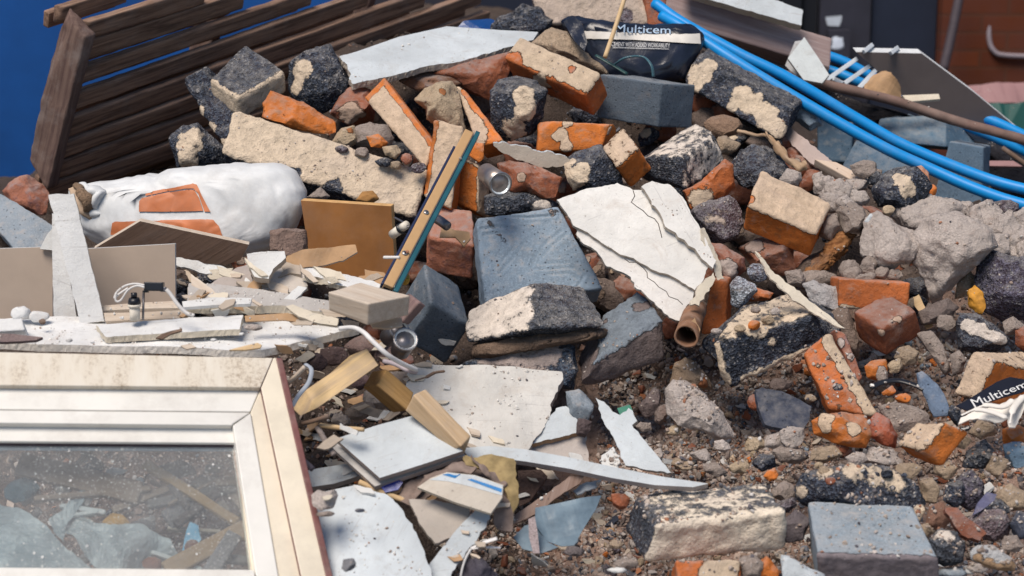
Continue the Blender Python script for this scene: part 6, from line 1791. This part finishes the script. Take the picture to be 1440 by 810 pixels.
slab('dark_offcut', 'dim brown panel in the gap under the curved white strip', 'panel', [(728, 662), (760, 660), (770, 670), (745, 705), (730, 712)], mat('mortar', (.12, .08, .07)), n=(-.2, .2, .95), th=.01, D=3.26)
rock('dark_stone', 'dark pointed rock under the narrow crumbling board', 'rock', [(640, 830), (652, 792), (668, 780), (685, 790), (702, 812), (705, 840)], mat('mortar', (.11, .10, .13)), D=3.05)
rock('rubble_stone', 'grey brown stone in the soil below the plastic sheet', 'stone', el(808, 775, 16, 7), mat('mortar', (.2, .17, .17)), D=3.1, sub=4)
rock('mortar_chunk', 'pale grey crumbly stone lying before the cream fronted clinker block', 'mortar', el(880, 792, 18, 9, -10), mort, D=3.03, sub=4)
rock('brick_chip', 'orange brown brick piece in the soil before the clinker block', 'brick', el(872, 704, 14, 11, 30), brickd, D=3.2, sub=4)
rock('brick_chip', 'small tan brick chip in the soil by the plastic sheet', 'brick', el(866, 765, 10, 6), mortb, D=3.08, sub=4)
rock('rubble_stone', 'white chip at the bottom edge in the soil', 'stone', el(868, 802, 14, 4), white, D=3.0, sub=3)
tube('zip_tie', 'white plastic strap end lying beside the narrow crumbling board', 'strap', [(662, 771), (680, 763), (699, 757)], [.003, .0045, .0045], whitep, D=2.98, flat=.35)
tube('zip_tie', 'thinner white plastic strap just below the other one', 'strap', [(662, 772), (682, 770), (704, 770)], [.002, .0025, .0025], whitep, D=2.99, flat=.4)
tube('zip_tie', 'white cord curving down from the straps to the bottom edge', 'strap', [(662, 772), (655, 785), (650, 800), (647, 816)], [.002, .0018, .0016], whitep, D=2.98)
# cables
tube('white_cable', 'white cable looping over the stones from the dusty board', 'cable', [P(478, 462, 3.22), P(497, 461, 3.20), P(512, 468, 3.17), P(524, 480, 3.15), P(545, 499, 3.15), P(565, 511, 3.18), P(586, 521, 3.22)], .0042, whitep, world=True)
tube('white_cable', 'greyer second cable loop beneath the white one', 'cable', [P(540, 508, 3.24), P(556, 512, 3.22), P(572, 520, 3.21), P(586, 523, 3.22)], .0042, plain('grey_cable', (.42, .36, .38), .5), world=True)
tube('flat_cable', 'pale blue-grey flat cord hanging beside the window corner', 'cord', [P(430, 512, 3.24), P(438, 520, 3.22), P(434, 538, 3.2), P(420, 556, 3.18), P(410, 572, 3.16)], .004, plain('bluegrey_cord', (.36, .40, .46), .5), world=True, flat=.5)
for i_, (a_, b_, r_, mm, lb) in enumerate((((405, 538), (428, 516), .004, dustyw, 'thin tan stick beside the grey cord'), ((450, 598), (512, 604), .004, pine, 'pale splinter above the stacked tiles'), ((446, 600), (470, 640), .005, mat('mortar', (.4, .34, .32)), 'grey stick leaning toward the stacked tiles'), ((400, 620), (440, 660), .005, mat('mortar', (.25, .22, .26)), 'dark stick between window and tiles'), ((424, 596), (462, 585), .004, oldw, 'dark splinter below the striped timber'), ((505, 678), (575, 706), .005, pine, 'slim tan batten under the tile stack'))):
    tube('splinter', lb, 'splinter', [P(*a_, 3.16), P((a_[0] + b_[0]) / 2, (a_[1] + b_[1]) / 2 + 1, 3.15), P(*b_, 3.14)], r_, mm, world=True, rough=.001)

# ================================================================== the window
wn = empty('window', P(200, 650, 3.0), 'dirty white plastic window with red-brown outer edge lying against the pile', 'window')
nW = C3((.22, .55, .82))
WC = (370, 540)
WD = 3.14
pvc = plain('white_pvc', (.76, .74, .69), .4, var=.06, scale=14, bump=.15, dirt=.3)
pvc_lit = plain('warm_lit_pvc', (.76, .68, .54), .4, var=.08, scale=14, bump=.15, dirt=.25)  # white plastic tinted cream: warm light on the side members put into colour
s_ = NT('stained_pvc')
vv = s_.coord((1, 1, 1)); v3 = s_.coord((9, 2, 2))
n1 = s_.noise(v3, 3, 5, .7); n2 = s_.noise(vv, 160, 5, .75)
st_ = s_.math('MULTIPLY', s_.rng(n1, .46, .66), s_.rng(n2, .46, .62, 0, .7))
cc = s_.mix(s_.rng(n1, .3, .8), (.74, .69, .60), (.62, .53, .41))
cc = s_.mix(st_, cc, (.16, .09, .04))
stain = s_.fin(cc, .5, [(n2, .2, .001)])
redb = plain('red_brown_foil', (.16, .06, .055), .5, var=.3, scale=30, dirt=.3)


def wpoly(name, poly, off, th, m, edge=None, rag=0.0):
    """a flat member on the window's own plane, off metres above it"""
    p0 = P(WC[0], WC[1], WD) + nW * off
    pts = []
    for x, y in poly:
        r = ray(x, y)
        t = ((p0 - CAM) @ nW) / (r @ nW)
        pts.append(CAM + r * t)
    pts = np.array(pts)
    n = len(pts)
    V = np.vstack([pts, pts - nW * th])
    # rounded arris: small inset on top
    c = pts.mean(0)
    F = [list(range(n)), list(range(n, 2 * n))[::-1]]
    F += [[(k + 1) % n, k, k + n, (k + 1) % n + n] for k in range(n)]
    fm = [0, 0] + [1] * n
    if np.dot(np.cross(pts[1] - pts[0], pts[2] - pts[1]), nW) < 0:
        F = [f[::-1] for f in F]
    o = link(name, V, F, [m, edge or m], parent=wn, smooth=False, fm=fm, coat=np.zeros(2 * n), frame=frame_of(pts[1] - pts[0], nW))
    bm = o.modifiers.new('soft_edge', 'BEVEL'); bm.width = .0016; bm.segments = 2
    return o


wpoly('frame_top', [(-80, 493), (384, 503), (366, 545), (-80, 541)], .030, .060, stain)
wpoly('frame_top_bead', [(-80, 542), (366, 546), (352, 579), (-80, 575)], .018, .05, pvc)
wpoly('frame_side', [(384.5, 503), (392, 503), (474, 860), (434, 860), (367, 545.5)], .031, .065, pvc_lit, redb)
wpoly('frame_side_bead', [(366.5, 546.5), (434, 860), (400, 860), (352.5, 579.5)], .019, .05, pvc_lit)
wpoly('outer_edge', [(388, 503), (397, 503), (480, 862), (470, 862)], .0335, .07, redb)
wpoly('sash_top', [(-80, 576), (352, 580), (327, 596), (327, 598), (-80, 594)], .024, .05, pvc)
wpoly('sash_top_bead', [(-80, 594.6), (327, 598.6), (331, 623), (-80, 620)], .010, .03, pvc)
wpoly('sash_side', [(352.5, 580.5), (400, 860), (368, 860), (327.5, 598)], .024, .05, pvc)
wpoly('sash_side_bead', [(327.4, 598.8), (367, 860), (361, 860), (331.4, 623)], .010, .03, pvc_lit)
wpoly('sash_bottom', [(-80, 797), (357, 801), (368, 860), (-80, 860)], .022, .04, pvc)
wpoly('glazing_gasket', [(-80, 620.5), (331, 623.5), (331.5, 626), (-80, 623.5)], .004, .01, plain('gasket', (.06, .035, .045), .7))
wpoly('spacer_bar', [(-80, 624.5), (327, 627), (328, 634), (-80, 632)], -.006, .004, plain('spacer', (.30, .36, .42), .4))
wpoly('sealant_bead', [(330, 626), (333, 640), (357, 780), (364, 860), (361, 860), (353, 780), (328, 640)], .0015, .003, mortw)
# pane: clear glass carrying a film of dust and splashes
s_ = NT('dusty_glass')
vv = s_.coord()
gl = s_.n('BsdfGlass', i_Roughness=0.0, i_IOR=1.01)
tr2 = s_.n('BsdfTransparent'); tr2.inputs[0].default_value = (.93, .97, .98, 1)
gs = s_.n('BsdfGlossy', i_Roughness=0.03); gs.inputs[0].default_value = (1, 1, 1, 1)
fr_ = s_.n('Fresnel', i_IOR=1.5)
m1 = s_.n('MixShader'); s_.l(fr_.outputs[0], m1.inputs[0]); s_.l(tr2.outputs[0], m1.inputs[1]); s_.l(gs.outputs[0], m1.inputs[2])
vo = s_.n('TexVoronoi', i_Scale=75.0, feature='F1'); s_.l(vv, vo.inputs[0])
sepc = s_.n('SeparateColor'); s_.l(vo.outputs['Color'], sepc.inputs[0])
rad = s_.rng(sepc.outputs[0], .25, 1.0, 0.0, .19)
dots = s_.math('LESS_THAN', vo.outputs['Distance'], rad)
clus = s_.rng(s_.noise(vv, 9, 3), .36, .52)
dots = s_.math('MULTIPLY', dots, clus)
vo2 = s_.n('TexVoronoi', i_Scale=210.0); s_.l(vv, vo2.inputs[0])
d2 = s_.math('MULTIPLY', s_.math('LESS_THAN', vo2.outputs['Distance'], .16), clus)
haze_ = s_.rng(s_.noise(vv, 5, 5, .7), .3, .8, .06, .22)
fac_ = s_.math('MAXIMUM', s_.math('MAXIMUM', dots, s_.math('MULTIPLY', d2, .8)), haze_)
df = s_.n('BsdfDiffuse'); df.inputs[0].default_value = (.60, .60, .59, 1)
m2 = s_.n('MixShader'); s_.l(fac_, m2.inputs[0]); s_.l(m1.outputs[0], m2.inputs[1]); s_.l(df.outputs[0], m2.inputs[2])
s_.l(m2.outputs[0], s_.out.inputs[0])
wpoly('glass_pane', [(-80, 618), (334, 622), (366, 860), (-80, 860)], -.0005, .0035, s_.m)

# what lies behind the glass
def behind(px, py, k=0.0):
    p0 = P(WC[0], WC[1], WD) - nW * (.07 + k)
    r = ray(px, py)
    t = ((p0 - CAM) @ nW) / (r @ nW)
    return CAM + r * t


GT = wood('dull_lath', (.24, .17, .13), (.34, .25, .19), dirt=.3)
def lath(a, b, wd, lb, m=GT, k=0.0, nm='wood_lath'):
    A = behind(*a, k); B = behind(*b, k * .7)
    hv = (B - A) / np.linalg.norm(B - A); s2 = np.cross(hv, nW)
    c8 = np.zeros((2, 2, 2, 3))
    for u in (0, 1):
        for v in (0, 1):
            for w_ in (0, 1):
                c8[u, v, w_] = (A, B)[u] + s2 * wd * (v - .5) - nW * .012 * w_
    return hexa(nm, lb, 'wood', c8, m, h=.01, r=.002, rough=.001)


lath((28, 650), (195, 692), .040, 'broad dull plank behind the window glass, near its upper part')
lath((205, 650), (332, 732), .016, 'slim tan lath behind the glass beside the window post', wood('tan_lath', (.36, .22, .10), (.46, .30, .16)))
lath((50, 700), (210, 686), .010, 'thin stick crossing under the broad plank behind the glass')
lath((160, 716), (240, 684), .012, 'slanting grey stick in the middle behind the glass', k=.01)
lath((235, 800), (345, 742), .030, 'tan batten behind the glass near the lower corner', wood('tan_batten', (.38, .24, .13), (.48, .32, .20)))
lath((210, 708), (330, 684), .016, 'grey board strip behind the glass by the slim lath', mat('mortar', (.3, .27, .26)), k=.01)
lath((235, 730), (290, 700), .035, 'broad grey offcut behind the glass beside the amber leaf', mat('mortar', (.33, .30, .30)), k=.02)
lath((285, 820), (330, 750), .025, 'short grey slat behind the glass in the lower corner', mat('mortar', (.42, .38, .38)), k=-.005)
for (x, y, rx, ry, mm, lb) in ((163, 733, 20, 10, plain('amber_leaf', (.50, .27, .07), .8, var=.3), 'amber crumpled scrap behind the window glass'), (88, 686, 12, 10, mortw, 'pale round lump behind the glass under the plank'), (196, 678, 6, 7, white, 'little white square chip behind the glass'), (118, 703, 13, 12, mortw, 'white lump behind the glass in the middle'), (215, 793, 14, 10, brickd, 'dark red lump behind the glass at the bottom'), (165, 663, 14, 5, white, 'white splinter behind the glass near the top'), (30, 690, 22, 16, mat('mortar', (.22, .3, .34)), 'bluish lump behind the glass at the picture edge'), (60, 665, 26, 12, mat('mortar', (.20, .24, .28)), 'grey-blue lump above the thin stick behind glass'), (250, 660, 26, 12, mort, 'grey mortar lump behind the glass near the top rail'), (290, 680, 20, 12, mort, 'second mortar lump behind the glass by the post'), (200, 740, 18, 10, mat('mortar', (.2, .18, .19)), 'dark lump next to the amber scrap behind glass'), (310, 715, 14, 10, mort, 'small lump under the slim lath behind glass'), (270, 770, 12, 12, brickd, 'rusty lump beside the tan batten behind glass'), (130, 660, 16, 9, mat('mortar', (.18, .15, .16)), 'dim lump behind the glass above the plank')):
    c = behind(x, y, .015)
    rock('rubble_stone', lb, 'stone', el(x, y, rx, ry), mm, D=proj(c)[2], sub=4, t=.5)
filmm = NT('blue_film'); vv = filmm.coord(); nz = filmm.noise(vv, 8, 4, .6, 1.5)
cc = filmm.mix(filmm.rng(nz, .35, .65), (.38, .43, .45), (.62, .66, .67))
filmm = filmm.fin(cc, .35, [(nz, .8, .03)], .5, 0, .72)
def sheet_behind(name, lb, poly, k, wob, m=filmm):
    o = slab(name, lb, 'plastic sheet', poly, m, n=(.22, .55, .82), th=.0015, D=proj(behind(sum(p[0] for p in poly) / len(poly), sum(p[1] for p in poly) / len(poly), k))[2], wob=wob, grid=.008, rag=.002)
    return o
for k_ in range(26):
    x_, y_ = rng.uniform(10, 330), rng.uniform(640, 795)
    a_ = rng.uniform(-.9, .9); L_ = rng.uniform(10, 42)
    lath((x_ - L_ * math.cos(a_), y_ - L_ * math.sin(a_)), (x_ + L_ * math.cos(a_), y_ + L_ * math.sin(a_)), rng.uniform(.004, .016), 'thin splinter in the jumble behind the window glass', [GT, mat('mortar', (.40, .36, .34)), beige, white, mat('mortar', (.22, .18, .17))][k_ % 5], k=rng.uniform(0, .03), nm='splinter')
    SPL = [o for o in bpy.data.objects if o.name.startswith('splinter') and o.get('label', '').startswith('thin splinter in the jumble')]
for o in SPL:
    o['group'] = 'splinters behind the window glass'
sheet_behind('plastic_sheet', 'large pale blue plastic film behind the glass at the picture edge', [(-80, 700), (-20, 704), (30, 712), (60, 738), (95, 775), (130, 800), (140, 840), (-80, 840)], .01, .03)
sheet_behind('plastic_sheet', 'crumpled translucent blue film in the middle behind the glass', [(100, 760), (75, 735), (90, 715), (112, 712), (130, 735), (160, 745), (200, 742), (240, 760), (255, 790), (230, 815), (150, 815), (120, 790)], .012, .07)
sheet_behind('plastic_sheet', 'narrow twisted film strand rising to the white lump', [(68, 730), (90, 712), (110, 692), (124, 690), (118, 705), (95, 735), (90, 765), (78, 750)], .006, .04)
sheet_behind('plastic_scrap', 'bright blue plastic scrap behind the glass near the batten', [(258, 770), (262, 745), (268, 728), (280, 735), (284, 752), (272, 765)], .0, .03, plain('sky_blue_plastic', (.20, .46, .66), .4))

# ================================================================== loose stones between everything, each its own
protos = []
kinds = [('mortar_pebble', mort, 'mortar pebble'), ('mortar_pebble', morty, 'mortar pebble'), ('brick_pebble', bricko, 'brick pebble'), ('brick_pebble', brickd, 'brick pebble'), ('clinker_pebble', cind, 'clinker pebble'), ('clinker_pebble', cindp, 'clinker pebble'), ('white_pebble', mortw, 'plaster pebble'), ('grey_pebble', concl, 'concrete pebble'), ('tan_pebble', mortb, 'mortar pebble')]
LBL = {'mortar_pebble': 'small rounded grey or buff mortar pebble lying loose among the gravel', 'brick_pebble': 'small broken orange or red brick pebble lying loose among the gravel', 'clinker_pebble': 'small dark clinker pebble lying loose among the gravel', 'white_pebble': 'small whitish plaster pebble lying loose among the gravel', 'grey_pebble': 'small blue-grey concrete pebble lying loose among the gravel', 'tan_pebble': 'small tan mortar pebble lying loose among the gravel'}
GRP = {k: v.replace('small ', '').split(' lying')[0] + 's among the gravel' for k, v in LBL.items()}
for nm, mm, ct_ in kinds:
    for j_ in range(2):
        S, F = ico(3)
        SEED[0] += 1
        rs = np.random.default_rng(SEED[0])
        V = S * np.array([1, rs.uniform(.55, .9), rs.uniform(.4, .75)])
        for q in range(18):
            n = rs.normal(size=3); n /= np.linalg.norm(n)
            h = V @ n
            V = V - np.clip(h - h.max() * rs.uniform(.5, .8), 0, None)[:, None] * n
        V = V * (1 + .16 * fbm(V * 2.6 + SEED[0], SEED[0], 4))[:, None]
        me = bpy.data.meshes.new(nm)
        me.from_pydata((V * .01).tolist(), [], F)
        me.materials.append(mm)
        me.polygons.foreach_set('use_smooth', [True] * len(F))
        at = me.attributes.new('coat', 'FLOAT', 'POINT')
        at.data.foreach_set('value', (np.clip(.5 + 1.2 * fbm(V * 1.3, SEED[0], 2), 0, 1) * (.8 if j_ else .0)).astype(np.float32))
        protos.append((nm, me, ct_))


def scatter(cnt, x0, x1, y0, y1, s0, s1, wts):
    wts = np.array(wts, float); wts /= wts.sum()
    done = 0
    for _ in range(cnt * 8):
        if done >= cnt:
            break
        x, y = rng.uniform(x0, x1), rng.uniform(y0, y1)
        hit = TB.ray_cast(Vector(CAM), Vector(ray(x, y)).normalized())
        if hit[0] is None or hit[0].z < .02 or covered(x, y, 0):
            continue
        k = rng.choice(len(kinds), p=wts)
        nm, me, ct_ = protos[2 * k + int(rng.integers(2))]
        s = s0 * (s1 / s0) ** (rng.random() ** 1.4)
        o = bpy.data.objects.new(nm, me)
        COL.objects.link(o)
        o.location = Vector(hit[0]) + Vector((0, -.6, .6)) * s * .01 * .6
        o.rotation_euler = rng.uniform(0, 6.28, 3)
        o.scale = (s, s, s)
        meta(o, LBL[nm], ct_, GRP[nm], 'thing')
        done += 1


scatter(105, 850, 1440, 500, 810, .8, 1.9, [3, 3, .8, 1.2, 1.4, 1, 2.4, 1, 2])
scatter(26, 880, 1100, 580, 680, .8, 1.5, [3, 3, .3, .5, .5, .5, 4, 1, 1])
scatter(22, 1290, 1440, 420, 600, .9, 1.8, [3, 2, .6, 1, 2, 1, 2, 1, 2])
scatter(40, 230, 1280, 90, 500, .9, 1.9, [2, 1, .6, 3, 2.5, 2, .6, .6, 2])
scatter(20, 390, 640, 480, 700, .8, 1.8, [2, 1, .5, 1.5, 2, 1.5, 1, .5, 1])
scatter(34, 640, 900, 690, 810, .8, 2.2, [2, 1, .5, 1.5, 2, 1.5, .5, .5, 2])

# pieces sunk in the gaps; brick and mortar darkened, gap shade in their colour
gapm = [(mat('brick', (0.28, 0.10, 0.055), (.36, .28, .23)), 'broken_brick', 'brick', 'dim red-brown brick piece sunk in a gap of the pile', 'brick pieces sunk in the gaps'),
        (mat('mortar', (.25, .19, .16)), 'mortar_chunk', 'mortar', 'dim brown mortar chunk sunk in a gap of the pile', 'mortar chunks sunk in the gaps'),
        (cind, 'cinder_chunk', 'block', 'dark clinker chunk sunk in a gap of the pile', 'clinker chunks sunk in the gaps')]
cnt_ = 0
for _ in range(900):
    x, y = rng.uniform(235, 1290), rng.uniform(70, 470)
    if y < np.interp(x, CX, CY) + 15 or covered(x, y, 2):
        continue
    mm, nm, ct_, lb, gp = gapm[int(rng.choice(3, p=[.34, .40, .26]))]
    r_ = rng.uniform(15, 30)
    rock(nm, lb, ct_, el(x, y, r_, r_ * rng.uniform(.55, .9), rng.uniform(-60, 60), 7, .22), mm, D=float(terr_d(x, y)) - .035, sub=4, t=.9, coats=[(x - 6, y - 5, .014, .8)] if rng.random() < .4 else None, group=gp, rough=.006, fac=6)
    cnt_ += 1
    if cnt_ > 95:
        break
print('gap fill', cnt_)

# ---- broken bits that came to rest on whatever lies under them
bpy.context.view_layer.update()
DG = bpy.context.evaluated_depsgraph_get()
NOT_ON = ('black_band', 'white_paper', 'fold', 'curved', 'cloth', 'cable', 'window', 'glass', 'sack', 'pipe', 'frame', 'sash', 'spacer', 'gasket', 'skip', 'door', 'wall', 'pane', 'slat', 'bearer', 'sealant', 'trim', 'face', 'edge', 'panel', 'rail', 'layer', 'timber', 'fibreboard', 'tile', 'trim', 'lettering', 'white_band', 'yard', 'film', 'spotlight', 'housing', 'reflector', 'rim', 'bulb', 'beam', 'tray')


def drop(x, y):
    ok, loc, nrm, idx, ob, mtx = sc.ray_cast(DG, Vector(CAM), Vector(ray(x, y)).normalized())
    if not ok or any(k in ob.name for k in NOT_ON) or loc.z < .03:
        return None
    if nrm.dot(Vector(Fw)) > 0:
        nrm = -nrm
    return np.array(loc), np.array(nrm), ob.name


bits = [(white, 'plaster_splinter', 'plaster', 'small pale plasterboard splinter lying on the broken boards'), (dustyw, 'wood_splinter', 'wood', 'small dusty wood splinter lying among the broken boards'), (cream, 'plaster_splinter', 'plaster', 'small pale plasterboard splinter lying on the broken boards'), (card, 'paper_scrap', 'paper', 'small torn brown paper scrap lying among the broken boards'), (beige, 'plaster_splinter', 'plaster', 'small pale plasterboard splinter lying on the broken boards')]
bits2 = [(slate, 'slate_splinter', 'slate', 'small flat dark slate splinter lying in the gravel'), (brickd, 'brick_splinter', 'brick', 'small flat brick splinter lying in the gravel'), (mort, 'mortar_splinter', 'mortar', 'small flat mortar splinter lying in the gravel'), (white, 'white_splinter', 'plaster', 'small flat white splinter lying in the gravel'), (dustyw, 'twig_splinter', 'wood', 'small wood splinter lying in the gravel')]


def sprinkle(cnt, x0, x1, y0, y1, kinds_, s0, s1, grp, only=None):
    for _ in range(cnt):
        x, y = rng.uniform(x0, x1), rng.uniform(y0, y1)
        h = drop(x, y)
        if h is None or (only and h[2] not in only):
            continue
        mm, nm, ct_, lb = kinds_[int(rng.integers(len(kinds_)))]
        L, W = rng.uniform(s0, s1), rng.uniform(.22, .55)
        a = rng.uniform(-.7, .7)
        pts = []
        for (u, v) in (((-1, -.5), (.6, -1), (1, .3), (-.2, .9)), ((-1, -.9), (1, -.3), (.7, .9), (-.6, .6)), ((-1, .1), (.1, -.9), (1, -.6), (.9, .8), (-.5, .9)))[int(rng.integers(3))]:
            u *= L * rng.uniform(.75, 1.1); v *= L * W * rng.uniform(.7, 1.1)
            pts.append((x + u * math.cos(a) - v * math.sin(a), y + u * math.sin(a) + v * math.cos(a)))
        n = h[1] + rng.normal(size=3) * .22 + np.array([0, -.25, .35])
        n = (n @ Rt, n @ Up, -(n @ Fw))
        n = (n[0], n[1], max(n[2], .35))
        d = proj(h[0])[2]
        slab(nm, lb, ct_, pts, mm, n=n, th=rng.uniform(.002, .007), D=d - .006, rag=.0015, grid=.02, group=grp)


sprinkle(48, 250, 540, 375, 462, bits, 8, 30, 'splinters among the broken boards')
sprinkle(95, 395, 660, 480, 700, bits, 6, 24, 'splinters among the broken boards')
sprinkle(30, 600, 860, 600, 800, bits, 6, 18, 'splinters among the broken boards')
sprinkle(40, 620, 900, 690, 808, bits2, 5, 14, 'flat splinters in the gravel', ('rubble_ground', 'gravel'))
sprinkle(150, 840, 1440, 480, 805, bits2[1:], 5, 13, 'flat splinters in the gravel', ('rubble_ground', 'gravel'))


def crumbs():
    S, F0 = ico(1)
    F0 = np.array(F0)
    Vs = []; Fs = []; Cs = []; n = 0
    tone = [(.46, .38, .32), (.52, .46, .42), (.30, .23, .19), (.60, .57, .54), (.40, .17, .09), (.08, .08, .10)]
    pr = [.3, .26, .2, .12, .05, .07]
    regions = [(2000, 240, 1440, 40, 500, .0010, .0034), (4200, 840, 1440, 480, 808, .0014, .0050), (900, -20, 480, 380, 496, .0008, .0030), (700, 400, 860, 500, 808, .0010, .0036)]
    for cnt, x0, x1, y0, y1, s0, s1 in regions:
        k = 0
        while k < cnt:
            cx, cy = rng.uniform(x0, x1), rng.uniform(y0, y1)
            m = int(rng.integers(1, 9))
            for _ in range(m):
                k += 1
                x, y = cx + rng.normal() * 9, cy + rng.normal() * 5
                h = drop(x, y)
                if h is None or h[1][2] < .45 or 'shard' in h[2] or ('concrete' in h[2] and rng.random() < .7) or ('brick' in h[2] and rng.random() < .6):
                    continue
                size = s0 * (s1 / s0) ** (rng.random() ** 1.6)
                A = S * (1 + .3 * rng.uniform(-1, 1, (len(S), 1))) * size * rng.uniform(.5, 1.3, 3)
                q, _ = np.linalg.qr(rng.normal(size=(3, 3)))
                Vs.append(A @ q.T + h[0] + h[1] * size * .3); Fs.append(F0 + n); n += len(S)
                pale = any(w_ in h[2] for w_ in ('board', 'plank', 'shard', 'sheet', 'strip'))
                c = np.array((tone + [(.74, .72, .68)])[6 if pale and rng.random() < .7 else rng.choice(6, p=pr)]) * rng.uniform(.8, 1.15)
                Cs.append(np.tile(np.append(c, 1), (len(S), 1)))
    o = link('crumbs', np.vstack(Vs), np.vstack(Fs).tolist(), bpy.data.objects['gravel'].data.materials[0], smooth=False, cvec=np.vstack(Cs))
    meta(o, kind='stuff')


crumbs()
